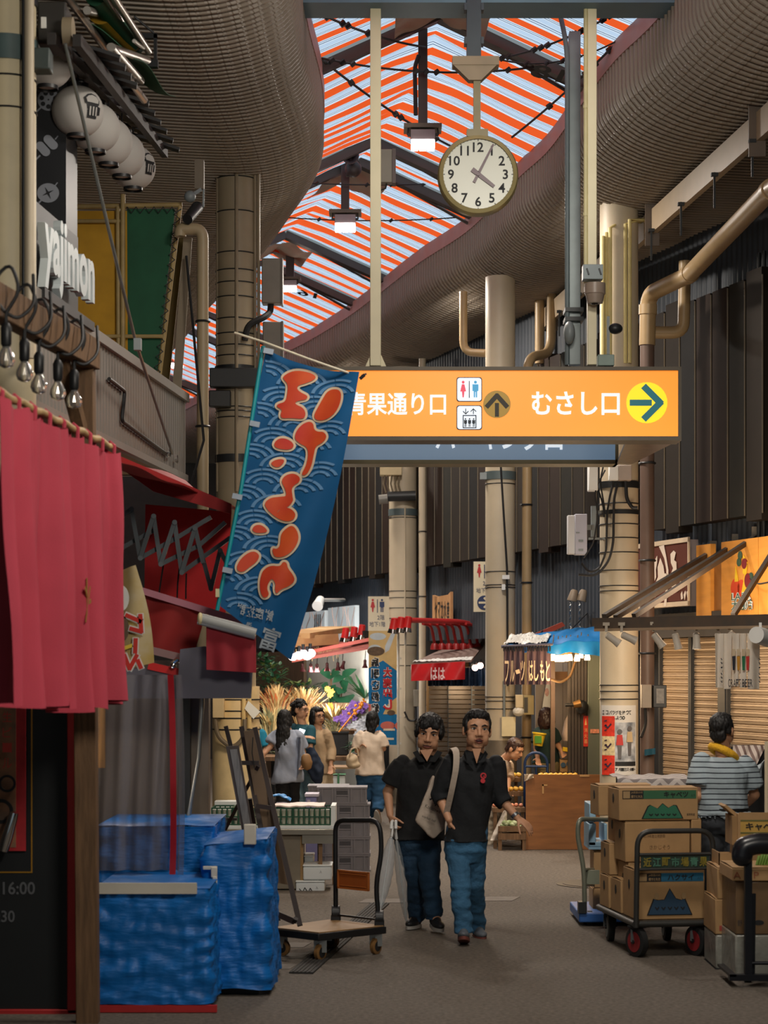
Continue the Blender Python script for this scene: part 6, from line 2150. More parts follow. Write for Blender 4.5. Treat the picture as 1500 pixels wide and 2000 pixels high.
t=thing('fruit_carton','brown fruit carton with round blue prints at the back of the fruit stall','carton',P(1105,1508,24.0))
bx(MB(),1094,1484,1120,1508,24.0,.25).build('box',m_card,t)
MB().disc(front(1100,1494,23.99),0,0,.03,.004).disc(front(1111,1492,23.99),0,0,.03,.004).build('print',M('print_blue',H(60,90,120),.6),t)
tag(MB().bb((X(1090,24),23.95,0),(X(1125,24),24.3,Z(1508.5,24))).build('back_bench',m_wood),'wooden bench at the back of the fruit stall under the carton','bench')
# ---- middle stall with the red cloth
DR=28.4
t=thing('stall_roof','grey-brown sloping stall roof with white crumpled trim, over the red stall cloth','stall roof',P(875,1300,DR))
def rf2(u,v):
 a=lerp(P(806,1296,DR),P(920,1292,DR),u);b=lerp(P(850,1275,30.2),P(968,1232,30.4),u)
 return lerp(a,b,v)
MB().sheet(rf2,10,6,.02).build('roof_sheet',M('roof_taupe',H(128,106,98),.6,var=.06),t)
def rf3(u,v):
 p=rf2(u,v*.1);p.z+=.02+.06*abs(nz(u*14,v*4))*(1-abs(v-.5));return p
MB().sheet(rf3,44,4,.006).build('plastic_trim',m_white,t,ang=60)
t=thing('stall_banner','shiny red stall cloth with white characters hanging below the grey-brown roof','banner',P(856,1330,DR))
def rbn(u,v):
 p=P(lerp(803,908,u),lerp(lerp(1298,1292,u),lerp(1330,1327,u),v),DR-.05)
 p.y+=.03*math.sin(u*11+v*2)
 return p
MB().sheet(rbn,30,8,.004).build('cloth',M('cloth_scarlet',H(204,40,44),.3,var=.12,scale=5),t,ang=80)
f_=Fr(P(0,0,DR-.10),(1,0,0),(0,0,1));q=DR/F
mb=MB()
mb.text('はは',f_,852*q,-1311*q,w=28*q,h=24*q,t=.003,bold=.02)
mb.build('lettering',M('letter_pinkwhite',H(240,210,210),.6),t)
t=thing('plastic_strips','dark blue hanging plastic strips beside the red stall cloth','strip curtain',P(925,1340,DR))
m_strip=M('strip_navy',H(40,60,84),.25,var=.3,scale=12)
MB().sheet(lambda u,v:P(lerp(836,950,u),lerp(1318 if u<.62 else 1304,1340,v),DR+.3)+V((0,.04*math.sin(u*60),0)),80,4,.004).build('strip',m_strip,t,ang=80)
for i,(px,py) in enumerate(((928,1304),(938,1300))):
 tt=thing('stall_bulb','pinkish bulb at the right end of the red stall roof' if i==0 else 'smaller bulb behind the pinkish bulb at the red stall roof','light bulb',P(px,py+4,DR))
 MB().ell(P(px,py,DR),.045).build('glass',emi('bulb_pink',(1,.62,.5),6),tt)
 MB().cyl(P(px,py-4,DR),P(px,py-12,DR),.02).build('socket',m_dark,tt)
for i,(a,b,dd) in enumerate(((838,874,29.6),(876,920,29.4),(922,950,29.2))):
 tt=thing('roller_shutter',('dark roller shutter left of the grey post, behind the walking men','dark roller shutter between the walking men','dark roller shutter beside the middle pillar')[i],'shutter',P((a+b)/2,1580,dd),group='closed dark shutters')
 mb=MB()
 x0,x1=X(a,dd),X(b,dd)
 for k in range(30):
  z=.03+k*.068
  mb.bb((x0,dd,z),(x1,dd+.02,z+.055))
 mb.build('slats',M('shutter_dark_%d'%i,H(112,98,84),.4,.3,var=.15),tt)
 MB().bb((x1+.005,dd-.03,0),(x1+.05,dd+.05,2.1)).build('guide_rail',m_greypaint,tt)
lamp('POINT','stall_and_fill_lamp',P(893,1345,29.0),7,WARM,.15)
bbk=MB().bb((X(833,29.9),29.9,0),(X(955,29.9),30.0,2.2))
struct(bbk.build('wall_stall',M('warm_wall',H(190,150,100),.6)))
# red gooseneck lamps
t=thing('gooseneck_rail','red steel rail carrying a row of curved necks above the red stall','lamp rail',P(865,1290,29.0))
m_rl=M('rail_red',H(164,40,40),.4,var=.08)
MB().tube(bend([P(790,1211,28.6),P(900,1214,29.0),P(930,1222,29.4),P(938,1256,29.6)],.3,6),.038,10).build('rail',m_rl,t)
for i in range(7):
 px=842+i*14
 MB().tube(bend([P(px-16,1218,29.0),P(px,1221,29.2),P(px+7,1258,29.4)],.25,5),.022,8).build('neck',m_rl,t)
 c=P(px+7,1262,29.4)
 MB().lathe([(.04,.04),(.06,.0),(.065,-.05),(.03,-.05)],Matrix.Translation(c),14).build('lamp_shade',m_rl,t)
for i,(px,py,dd) in enumerate(((769,1222,28.4),(782,1220,28.4),(796,1219,28.4),(674,1240,31.0),(691,1238,31.0),(706,1234,31.0))):
 c=P(px,py,dd)
 tt=thing('red_lamp',('red lamp with a silver rim left end of three beside the fish banner','red lamp with a silver rim middle of three beside the fish banner','red lamp with a silver rim at the start of the gooseneck rail','silver-rimmed red lamp, left end of three in front of the white wood-grain sign','silver-rimmed red lamp, middle of three in front of the wood-grain sign','silver-rimmed red lamp, right one of three beside the wood-grain sign')[i],'lamp',c-V((0,0,.12)),group='red lamps with silver rims')
 R=Matrix.Translation(c)@Matrix.Rotation(.15,4,'Y')
 MB().lathe([(.03,.11),(.05,.10),(.055,-.03),(.06,-.05),(.03,-.05)],R,16).build('shade',m_red,tt)
 MB().lathe([(.062,-.05),(.075,-.11),(.06,-.11),(.05,-.05)],R,16).build('rim',m_chrome,tt)
tag(MB().tube([P(778,1230,28.5),P(778,1510,28.5)],.015,8).tube([P(792,1228,28.5),P(792,1260,28.5)],.015,8).build('lamp_stand',M('stand_pale',H(196,190,176),.4)),'slim pale stand holding the red lamps beside the fish banner','stand')
# ---- wayfinding plates
m_plate=M('plate_cream',H(216,204,176),.5,var=.03)
m_pred,m_pblue=M('picto_red',H(178,44,50),.5,var=0),M('picto_navy',H(36,52,92),.5,var=0)
DW=30.2
k=DW/F
t=thing('restroom_sign','cream restroom plate with red and blue figures and floor numbers, above the fish banner','sign',P(739,1232,DW))
MB().bb(P(719,1232,DW),P(760,1165,DW+.03)).build('plate',m_plate,t)
f_=Fr(P(0,0,DW-.002),(1,0,0),(0,0,1));s6=lambda px,py:(px*k,-py*k)
mb=MB()
mb.m=0;woman(mb,f_,s6,728,1183,26,0)
mb.m=1;man(mb,f_,s6,746,1183,26,0)
mb.stroke(f_,[s6(737,1171),s6(737,1196)],1.6*k,.003)
mb.text('2階',f_,*s6(744,1206),w=14*k,h=10*k,t=.003)
mb.text('地下1階',f_,*s6(737,1219),w=31*k,h=10*k,t=.003)
mb.build('pictogram',[m_pred,m_pblue],t)
DW2=27.6
k=DW2/F
t=thing('restroom_sign','cream restroom plate with a blue arrow disc, half hidden by the middle pillar','sign',P(945,1195,DW2))
MB().bb(P(925,1195,DW2),P(966,1097,DW2+.03)).build('plate',m_plate,t)
f_=Fr(P(0,0,DW2-.002),(1,0,0),(0,0,1));s7=lambda px,py:(px*k,-py*k)
mb=MB()
mb.m=0;woman(mb,f_,s7,936,1115,26,0)
mb.m=1;man(mb,f_,s7,956,1115,26,0);mb.stroke(f_,[s7(946,1103),s7(946,1129)],1.6*k,.003)
mb.text('2階',f_,*s7(950,1139),w=14*k,h=10*k,t=.003)
mb.text('地下1階',f_,*s7(946,1153),w=32*k,h=10*k,t=.003)
mb.disc(f_,*s7(946,1177),14*k,.003)
mb.m=2;mb.stroke(f_,[s7(936,1177),s7(954,1177)],4*k,.003,.003);mb.stroke(f_,[s7(946,1168),s7(955,1177),s7(946,1186)],4*k,.003,.003)
mb.build('pictogram',[m_pred,m_pblue,m_plate],t)
t=thing('wooden_shop_sign','small pale wooden signboard with black brush lettering on the far navy wall','sign',wp(867,2.5,.1))
f_=wfr(867,1187,.12)
q=wd_at(867)/F
MB().prism([(-.42,-.22),(.42,-.22),(.42,.22),(.30,.18),(-.20,.17),(-.42,.20)],f_,.04).build('board',M('board_pale',H(190,142,96),.6,var=.1),t)
mb=MB()
for i,ch in enumerate('ヤマカ水産'):mb.text(ch,f_,-.24+.14*i,-.04,w=.11,h=.26,t=.004,z0=.041,bold=.02)
mb.build('lettering',m_ink,t)
# ---- tall fish banner
DFB=29.6
t=thing('fish_banner','tall hanging banner with fish pictures and mirrored red and white characters','banner',P(748,1455,DFB))
k=DFB/F
f_=Fr(P(0,0,DFB),(1,0,0),(0,0,1));s8=lambda px,py:(px*k,-py*k)
MB().bb(P(720,1455,DFB),P(775,1232,DFB+.01)).build('cloth',M('banner_teal',H(16,130,190),.7,var=.08,trans=.3),t)
mb=MB()
mb.m=0
mb.prism([s8(720,1232),s8(775,1232),s8(775,1310),s8(748,1290),s8(720,1305)],f_,.002)
mb.prism([s8(775,1362),s8(775,1395),s8(748,1395),s8(758,1375)],f_,.002)
mb.m=1
for cx,cy,rx,ry in ((738,1243,16,7),(732,1270,14,11)):mb.disc(f_,*s8(cx,cy),rx*k,.002,.002,ry=ry*k)
mb.prism([s8(752,1262),s8(765,1235),s8(772,1238),s8(760,1270),s8(752,1275)],f_,.002,.002)
mb.m=2
mb.disc(f_,*s8(734,1272),17*k,.002,.003,ry=9*k)
mb.disc(f_,*s8(764,1392),8*k,.002,.003,ry=5*k)
mb.m=3
mb.disc(f_,*s8(757,1417),14*k,.002,.003,ry=8*k);mb.prism([s8(769,1417),s8(776,1410),s8(776,1426)],f_,.002,.003)
mb.prism([s8(720,1375),s8(730,1375),s8(726,1455),s8(720,1455)],f_,.002,.002)
mb.m=4
for a in ((750,1425),(748,1443)):mb.stroke(f_,[s8(a[0],a[1]),s8(a[0]+20,a[1])],4*k,.002,.004)
mb.build('fish_print',[M('print_sand',H(206,176,120),.7,var=.1),M('print_white',H(190,200,206),.7),M('print_brown',H(96,76,58),.7,var=.3,scale=25),M('print_rose',H(206,110,96),.7),M('print_cream',H(226,214,190),.7)],t)
mb=MB()
for i,ch in enumerate('底引き網箱'):
 for m,b,z in ((1,.13,.005),(0,.05,.008)):
  mb.m=m;mb.text(ch,f_,*s8(733,1293+22.5*i),w=(17 if m else 15)*k,h=(20 if m else 18)*k,t=.002,z0=z,bold=b,flip=True)
for i,ch in enumerate('大売出し'):
 for m,b,z in ((1,.13,.005),(2,.05,.008)):
  mb.m=m;mb.text(ch,f_,*s8(757,1313+21*i),w=(18 if m else 16)*k,h=(20 if m else 18)*k,t=.002,z0=z,bold=b,flip=True)
mb.build('lettering',[m_ink,m_white,M('letter_red',H(196,36,44),.6)],t)
mb=MB().tube([P(778,1240,DFB+.05),P(778,1460,DFB+.05)],.018,8)
for y in (1286,1345,1400,1452):mb.bar(P(770,y,DFB+.02),P(784,y,DFB+.02),.03)
mb.build('pole',M('pole_pale',H(190,186,176),.5),t)
# ---- white wood-grain signs on the far wall
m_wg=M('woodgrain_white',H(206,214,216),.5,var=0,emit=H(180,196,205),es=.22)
for i,(a,b,y0,y1) in enumerate(((575,638,1192,1245),(645,697,1182,1262))):
 t=thing('woodgrain_sign',('white wood-grain sign with small lettering behind the tip of the blue flag','white wood-grain sign beside the small red lamps')[i],'sign',wp((a+b)/2,2.4,.3))
 zz0,zz1=wz(b,y1,.3),wz(b,y0,.3)
 wquad(MB(),a,zz0,b,zz1,.3,.08).build('panel',m_wg,t)
 mb=MB()
 for c in range(6):
  pts=[]
  for k_ in range(14):
   v=k_/13
   px=lerp(a+3,b-3,(c+.5)/6)+(b-a)*.06*math.sin(v*5+c*1.7)
   pts.append(wpt(px,lerp(y1-3,y0+4,v),.345))
  mb.tube(pts,.008,4)
 mb.build('grain_line',M('grain_pink',H(190,160,150),.6),t)
 if i==0:
  fq=wfr(618,1215,.35)
  mb=MB()
  for j in range(4):mb.stroke(fq,[(-.1+.12*j,-.12),(-.1+.12*j,.12)],.05,.004)
  mb.build('lettering',m_ink,t)
t=thing('arm_spotlight','white spotlight on a long arm above the wood-grain signs','spotlight',wpt(640,1180,.6))
MB().tube([wpt(626,1172,1.0),wpt(672,1172,.1)],.03,8).build('arm',m_white,t)
MB().cyl(wpt(626,1171,1.0),wpt(620,1184,1.1),.07,.09).build('head',m_white,t)
lamp('SPOT','arm_spot_beam',wpt(622,1190,1.4),40,COOL,.1,wpt(640,1225,.2),80)
# ================================================================ flower shop
struct(wquad(MB(),596,0,726,2.35,.45,.05).build('wall_flower_shop',M('flower_wall',H(222,222,212),.6,var=.04)))
struct(wquad(MB(),480,0,596,2.35,.60,.05).build('wall_flower_shop',M('flower_wood',H(104,82,60),.7,var=.3,scale=4,stretch=(6,6,1))))
t=thing('shop_canopy','red-brown canopy edge with timber boards over the flower shop','canopy',P(645,1280,31.5))
mb=MB()
mb.add([P(570,1288,31.0),P(722,1262,30.6),P(722,1246,31.6),P(590,1262,33.5)]+[P(570,1294,31.0),P(722,1268,30.6),P(722,1252,31.6),P(590,1268,33.5)],[(0,1,2,3),(7,6,5,4),(0,4,5,1),(1,5,6,2),(2,6,7,3),(3,7,4,0)])
mb.build('cloth',M('canopy_red',H(150,74,64),.6,var=.12),t)
MB().bar(P(612,1272,30.9),P(722,1249,30.5),.06,.05).build('front_rail',M('rail_rose',H(180,84,74),.5),t)
MB().bar(P(570,1242,31.3),P(660,1228,33.0),.6,.08).bar(P(572,1254,31.2),P(660,1248,31.6),.05,.16).build('timber',M('timber_pale',H(190,150,104),.6,var=.15,scale=5),t)
MB().bar(P(690,1250,31.2),P(720,1238,31.0),.2,.10).build('crate',m_dark,t)
mb=MB()
random.seed(4)
for i in range(30):
 px=572+i*3.1
 p=P(px,1265+rnd(-3,3),31.0)
 mb.tube([p,p+V((rnd(-.02,.02),0,-rnd(.08,.2)))],.006,4)
mb.build('dry_fringe',M('fringe_straw',H(190,164,120),.8),t)['kind']='stuff'
m_neon=emi('tube_pinkwhite',(1.0,.80,.84),5)
for i,(px,py,r) in enumerate(((572,1283,.055),(584,1280,.06),(592,1276,.055),(600,1281,.06),(606,1276,.065))):
 c=P(px,py,30.2+.05*i)
 tt=thing('bright_bulb','bright pinkish white bulb in the cluster at the flower shop canopy','light bulb',c-V((0,0,r)),group='bright bulbs at the flower shop canopy')
 MB().ell(c,(r*1.2,r,r)).build('glass',m_neon,tt)
 MB().cyl(c+V((0,0,r*.8)),c+V((0,0,r+.08)),.025).build('socket',m_dark,tt)
lamp('POINT','bulb_light',P(590,1312,30.0),45,(1.0,.93,.88),.25)
lamp('AREA','shop_light',P(655,1306,31.6),42,(1.0,.96,.90),.8,P(640,1440,33.5))
lamp('POINT','shop_light',P(540,1330,30.2),22,(1.0,.86,.62),.25)
for i,(px,py) in enumerate(((591,1308),(607,1309),(619,1309),(639,1307),(660,1306),(669,1303),(713,1301))):
 dd=31.6
 c=P(px,py,dd)
 tt=thing('pendant_lamp',('dark red pendant lamp first from the left','dark red pendant lamp second from the left','dark red pendant lamp third from the left','dark red pendant lamp fourth from the left','dark red pendant lamp fifth from the left','dark red pendant lamp sixth, tilted','dark red pendant lamp beside the fish banner')[i]+', before the white flower shop wall','lamp',c-V((0,0,.03)),group='pendant lamps of the flower shop')
 MB().lathe([(.05,-.03),(.03,.01),(.022,.04),(.024,.09),(.012,.10)],Matrix.Translation(c)@Matrix.Rotation(.25*(i==5),4,'Y'),14).build('shade',M('shade_maroon',H(84,36,40),.5) if i==0 else bpy.data.materials['shade_maroon'],tt)
 MB().tube([c+V((0,0,.10)),c+V((.01,0,.24))],.006,5).build('cord',m_cable,tt)
 # ---- plants
def leaf(mb,base,tip,w,up=V((0,0,1)),fold=.15,heart=False):
 ax=tip-base
 L=ax.length
 if L<1e-5:return
 a=ax/L
 s_=a.cross(up)
 s_=s_.normalized() if s_.length>1e-4 else V((1,0,0))
 n=s_.cross(a)
 prof=[(0,.15),(.12,.85 if heart else .5),(.35,1.0),(.65,.75),(.88,.32),(1,.02)]
 vs,fs=[],[]
 for f,ww in prof:
  c=base+a*L*f-n*(f*f*L*.18)
  vs+=[c-s_*w*ww+n*fold*w*ww,c,c+s_*w*ww+n*fold*w*ww]
 for i in range(len(prof)-1):
  q=i*3
  fs+=[(q,q+1,q+4,q+3),(q+1,q+2,q+5,q+4)]
 mb.add(vs,fs)
m_leaf=[M('leaf_green',H(26,74,48),.5,var=.25,scale=6),M('leaf_olive',H(86,100,44),.55,var=.25,scale=6),M('leaf_deep',H(34,78,44),.5,var=.25,scale=6),M('grass_straw',H(190,150,96),.8,var=.25,scale=8),M('grass_rust',H(196,110,62),.8,var=.25,scale=8),M('petal_violet',H(140,100,190),.6,var=.2,scale=10),M('petal_white',H(228,232,240),.6,var=.05),M('petal_orange',H(226,140,30),.6,var=.15),M('leaf_grey',H(140,140,104),.7,var=.2),M('petal_cream',H(220,196,140),.7,var=.2)]
m_pot=M('pot_black',H(24,25,27),.5)
m_potw=M('pot_white',H(216,214,208),.5)
def plant(lab,px,py,d,w,h,kind,mats,n,pot=None,seed=0,cat='plant',ptop=None):
 """px,py = foot of the foliage (pot rim); sizes in metres"""
 random.seed(seed+11)
 c=P(px,py,d)
 t=thing('potted_plant' if pot else 'flower_bunch',lab,cat,(c.x,c.y,c.z-(pot[1] if pot else 0)))
 if pot:
  r,ph,m=pot
  MB().lathe([(r*.75,-ph),(r,0),(r*1.06,.0),(r*1.06,-.03),(r*.9,-.02)][:3]+[(r*.9,-.02)],Matrix.Translation(c),18).build('pot',m,t)
 mb=MB()
 for i in range(n):
  mb.m=random.randrange(len(mats)) if kind!='flower' else 0
  az,rr=rnd(0,2*PI),rnd(0,1)
  if kind=='grass':
   tip=c+V((math.cos(az)*w*rr,math.sin(az)*w*.5*rr,h*rnd(.6,1)))
   mid=lerp(c,tip,.55)+V((0,0,h*.12))
   mb.tube([c+V((math.cos(az)*w*.15,0,0)),mid,tip],[.006,.006,.002],4)
   leaf(mb,mid,tip+V((0,0,.02)),rnd(.012,.028))
  elif kind=='bush':
   b=c+V((math.cos(az)*w*rr*.8,math.sin(az)*w*.5*rr,h*rnd(0,.85)))
   d2_=V((math.cos(az+rnd(-.8,.8)),math.sin(az)*.6-.3,rnd(-.2,.8))).normalized()
   leaf(mb,b,b+d2_*rnd(.08,.17),rnd(.018,.04))
  elif kind=='spike':
   tip=c+V((math.cos(az)*w*rnd(.5,1),math.sin(az)*w*.5,h*rnd(.4,1)))
   leaf(mb,c,tip,rnd(.02,.04))
  elif kind=='flower':
   b=c+V((math.cos(az)*w*rr,math.sin(az)*w*.5*rr-.05,h*rnd(.25,1)))
   mb.m=1
   if i%3==0:mb.tube([c,lerp(c,b,.6)+V((0,0,.03)),b],.005,4)
   mb.m=0
   for q_ in range(5):
    a2=q_*2*PI/5+az
    leaf(mb,b,b+V((math.cos(a2)*.05,-.015,math.sin(a2)*.05)),.022,up=V((0,-1,.1)))
 mb.build('foliage',[m_leaf[i] for i in mats],t,ang=80)['kind']='stuff'
 return t
plant('tall potted plant with broad heart-shaped leaves against the white flower shop wall',655,1420,33.0,.1,.1,'none',[0],0,(.16,.2,m_potw),1)
par=[o for o in C.objects if o.name.startswith('potted_plant')][0]
random.seed(5)
mb=MB()
mst=MB()
for (px,py,tx,ty,w) in ((646,1318,628,1311,.10),(646,1318,660,1312,.09),(668,1320,692,1306,.07),(668,1320,652,1330,.07),(668,1345,676,1332,.12),(668,1345,662,1352,.10),(640,1348,632,1338,.11),(648,1355,652,1340,.09),(662,1365,650,1352,.10),(672,1360,676,1372,.17),(640,1372,650,1366,.08),(690,1330,676,1326,.08)):
 leaf(mb,P(px,py,32.9),P(tx,ty,32.7),w,up=V((0,-1,.4)),heart=True)
mst.tube([P(655,1420,33),P(648,1370,32.9),P(646,1316,32.9)],.014,6).tube([P(655,1420,33),P(666,1365,32.9),P(670,1318,32.9)],.012,6)
mb.build('leaf',m_leaf[0],par,ang=80)['kind']='stuff'
mst.build('stem',m_stem,par)
plant('dark green palm-like plant beside the fish banner',712,1365,32.5,.55,.5,'spike',[0,2],16,None,2)
plant('low bushy olive fern in a white bowl on the flower shop shelf',590,1362,32.6,.36,.26,'bush',[1,0],170,(.2,.12,m_potw),3)
plant('leafy green plant hanging at the left of the flower shop',528,1352,31.8,.30,.5,'bush',[0,2,1],190,(.14,.1,m_pot),4)
plant('second leafy plant high in the left corner of the flower shop',518,1305,32.2,.22,.22,'bush',[2,0],80,(.12,.1,m_pot),14)
plant('wide sheaf of straw pampas grass behind the curly haired man',590,1425,31.6,.42,.66,'grass',[3,9,3],110,None,5,'dried flowers')
plant('sheaf of rust and pink pampas grass at the left of the flower shop',540,1420,31.4,.42,.66,'grass',[4,3,9],110,None,6,'dried flowers')
plant('silvery dry grass bunch behind the long haired woman',530,1450,31.0,.40,.55,'grass',[8,9],80,None,7,'dried flowers')
plant('cream dried flower bunch beside the woman in beige',655,1418,31.6,.34,.40,'spike',[9,3,8],80,None,8,'dried flowers')
plant('pale wispy grass bunch over the black planter',652,1436,31.0,.26,.26,'grass',[8,9],70,None,9,'dried flowers')
plant('violet flowers in a bunch left of the fish banner',692,1415,31.0,.20,.34,'flower',[5,2],26,None,10,'flowers')
plant('small violet flower spray above the black planter',669,1420,30.6,.13,.16,'flower',[5,2],12,None,11,'flowers')
plant('white flower bunch beside the woman in the white shirt',706,1455,30.4,.20,.40,'flower',[6,2],30,None,12,'flowers')
plant('branch of orange berries slanting over the violet flowers',680,1430,30.3,.05,.05,'none',[7],0,None,13,'flowers')
par=[o for o in C.objects if o.get('label','').startswith('branch of orange')][0]
mb=MB();mb.tube([P(662,1430,30.3),P(690,1395,30.3),P(712,1368,30.3)],.012,5)
random.seed(3)
for i in range(14):
 f=rnd(.3,1);mb.ell(lerp(P(662,1430,30.3),P(712,1366,30.3),f)+V((rnd(-.05,.05),-.01,rnd(-.04,.04))),rnd(.015,.028),None,8,6)
mb.build('berry_branch',m_leaf[7],par)
plant('yellow flower spike in front of the heart-shaped leaves',645,1400,32.2,.06,.45,'flower',[7,1],9,None,15,'flowers')
plant('low clump of red and green flowers behind the easel',525,1470,29.5,.24,.22,'bush',[1,4,0],70,None,16,'flowers')
plant('dark leafy clump beneath the white flowers',700,1470,30.0,.16,.2,'bush',[2,0],70,None,17)
t=thing('black_planter','square black planter in the flower shop beside the woman in beige','planter',P(660,1476,30.6))
MB().bb(P(639,1475,30.6),P(681,1429,30.9)).build('box',m_pot,t,.01)
MB().bb(P(638,1432,30.58),P(682,1428,30.92)).build('rim',m_dark,t)
t=thing('flower_bench','low dark display bench of the flower shop','bench',P(610,1540,31.0))
for (a,b,z,d0,d1_) in ((500,740,Z(1476,30.6),30.2,31.2),(500,730,Z(1425,31.8),31.3,32.2),(520,730,Z(1372,32.9),32.3,33.3)):
 MB().bb((X(a,31.5),d0,z-.06),(X(b,31.5),d1_,z-.0)).build('shelf',m_wood,t)
 for px in (a+3,b-8):
  MB().bb((X(px,31.5),d0+.1,0),(X(px,31.5)+.06,d1_-.1,z-.06)).build('leg',m_dark,t)
  # tables with foam boxes behind the women
t=thing('display_table','trestle display table with a taped white box underneath, behind the grey crates','table',P(680,1560,28.8))
MB().bb(P(640,1502,28.8),P(716,1494,29.5)).build('top',M('top_brown',H(150,120,88),.6),t)
for px in (642,712):MB().bb(V((X(px,28.9),28.9,0)),V((X(px,28.9)+.05,28.95,Z(1502,28.9)))).build('leg',m_steel,t)
t=thing('foam_box','white foam box tied with green tape under the display table','box',P(662,1545,28.6))
MB().bb(P(644,1545,28.5),P(675,1512,28.9)).build('body',m_foam,t,.008)
MB().bb(P(659,1546,28.48),P(663,1511,28.5)).bb(P(643,1513,28.48),P(676,1510,28.9)).build('tape',M('tape_green',H(80,140,100),.5),t)
tag(MB().bb((X(644,28.5),28.5,0),(X(676,28.5),28.95,Z(1546,28.5))).build('low_crate',m_dark),'dark low crate under the taped white box','crate')
# clip lamps on curled cords and a strip of red roof beyond the blue stall
for i,px in enumerate((1119,1137)):
 c=P(px,1166,24.6)
 t=thing('clip_lamp',('unlit cone lamp on a curled cord at the navy wall, nearer the middle pillar','unlit cone lamp on a curled cord at the navy wall, nearer the poster pillar')[i],'lamp',c-V((0,0,.3)))
 MB().lathe([(.03,.09),(.045,.07),(.062,-.05),(.03,-.05)],Matrix.Translation(c)@Matrix.Rotation(.25,4,'Y'),14).build('shade',M('lamp_putty_%d'%i,H(150,132,110),.5),t)
 MB().tube([c+V((.01*math.sin(k*1.9)-.03,.01*math.cos(k*1.9),-.06-k*.022)) for k in range(16)],.008,5).build('cord',m_steel,t)
t=thing('stall_roof','reddish sloping roof strip just behind the white plastic of the blue stall roof','stall roof',P(1065,1232,25.2))
quad(MB(),[(1020,1248),(1098,1215),(1104,1222),(1030,1256)],25.2,.3).build('cloth',M('roof_redbrown',H(150,56,40),.6,var=.1),t)
# ================================================================ people
def smoothed(mb,name,mats,parent,voxel,it=4,disp=None,ang=180):
 """one continuous skin grown over overlapping closed shapes"""
 me=bpy.data.meshes.new('tmp')
 me.from_pydata([tuple(v) for v in mb.v],[],mb.f)
 o=bpy.data.objects.new('tmp',me)
 C.objects.link(o)
 r=o.modifiers.new('r','REMESH');r.mode='VOXEL';r.voxel_size=voxel
 if it:
  q=o.modifiers.new('s','SMOOTH');q.factor=.5;q.iterations=it
 dg=bpy.context.evaluated_depsgraph_get()
 m2=bpy.data.meshes.new_from_object(o.evaluated_get(dg))
 bpy.data.objects.remove(o);bpy.data.meshes.remove(me)
 out=MB()
 n=[v.normal.copy() for v in m2.vertices]
 out.v=[v.co.copy() for v in m2.vertices]
 if disp:out.v=[v+k*disp(v,k) for v,k in zip(out.v,n)]
 out.f=[tuple(p.vertices) for p in m2.polygons]
 out.mi=[0]*len(out.f)
 bpy.data.meshes.remove(m2)
 return out.build(name,mats,parent,ang=ang)
def frame3(y,z):
 y=y.normalized()
 x=y.cross(z)
 x=x.normalized() if x.length>1e-5 else V((1,0,0))
 return Matrix((x,y,x.cross(y))).transposed()
def taper(mb,a,b,ra,rb,n=16,ends=True):
 mb.tube([a,b],[ra,rb],n)
 if ends:
  mb.ell(a,ra,None,14,8)
  mb.ell(b,rb,None,14,8)
 return mb
def loft(mb,secs,n=24,ex=2.4):
 vs,fs=[],[]
 for c,r,f in secs:
  for k in range(n):
   a=2*PI*k/n
   ca,sa=math.cos(a),math.sin(a)
   vs.append(c+r*(abs(ca)**(2/ex)*(1 if ca>0 else -1))+f*(abs(sa)**(2/ex)*(1 if sa>0 else -1)))
 m=len(secs)
 for i in range(m-1):
  for k in range(n):
   k2=(k+1)%n
   fs.append((i*n+k,i*n+k2,(i+1)*n+k2,(i+1)*n+k))
 fs.append(tuple(range(n-1,-1,-1)))
 fs.append(tuple((m-1)*n+k for k in range(n)))
 return mb.add(vs,fs)
def hand(mb,wr,dirv,nrm,side,curl=.35,s=1.0,thumb=.5):
 """palm, four unequal fingers bent at the knuckles, and a thumb from the side of the palm; nrm = palm side"""
 y=dirv.normalized()
 n=(nrm-y*nrm.dot(y)).normalized()
 x=y.cross(n).normalized()*side
 pc=wr+y*.048*s
 R=Matrix((x,y,n)).transposed()
 mb.ell(pc,(.038*s,.055*s,.017*s),R,16,10)
 mb.ell(wr+y*.01,(.028*s,.03*s,.02*s),R)
 for i,(o,L) in enumerate(((-.030,.078),(-.010,.088),(.010,.083),(.029,.064))):
  p=wr+y*(.088*s)+x*o*s*1.05
  q=wr+y*(.05*s)+x*o*s*.9
  mb.tube([q,p],[.009*s,.0098*s],8)
  d_=(y+x*o*2.2).normalized()
  c=curl
  for j,f in enumerate((.46,.31,.23)):
   d_=(d_*math.cos(c)+n*math.sin(c)).normalized()
   c2=p+d_*L*f*s
   mb.tube([p,c2],[(.0096-.0011*j)*s,(.0088-.0012*j)*s],8)
   mb.ell(c2,(.0088-.0012*j)*s,None,8,6)
   p=c2
   n2=n
   c=curl*.9
   n=(n-d_*n.dot(d_)).normalized()
  n=(nrm-y*nrm.dot(y)).normalized()
 p=wr+y*.025*s-x*.028*s
 d_=(y*.75-x*.75+n*thumb).normalized()
 for L,r in ((.042,.0125),(.034,.011),(.026,.0095)):
  q=p+d_*L*s
  mb.tube([p,q],[r*s,r*.9*s],8)
  mb.ell(q,r*.9*s,None,8,6)
  p=q
  d_=(d_+y*.35+n*.2).normalized()
 return mb
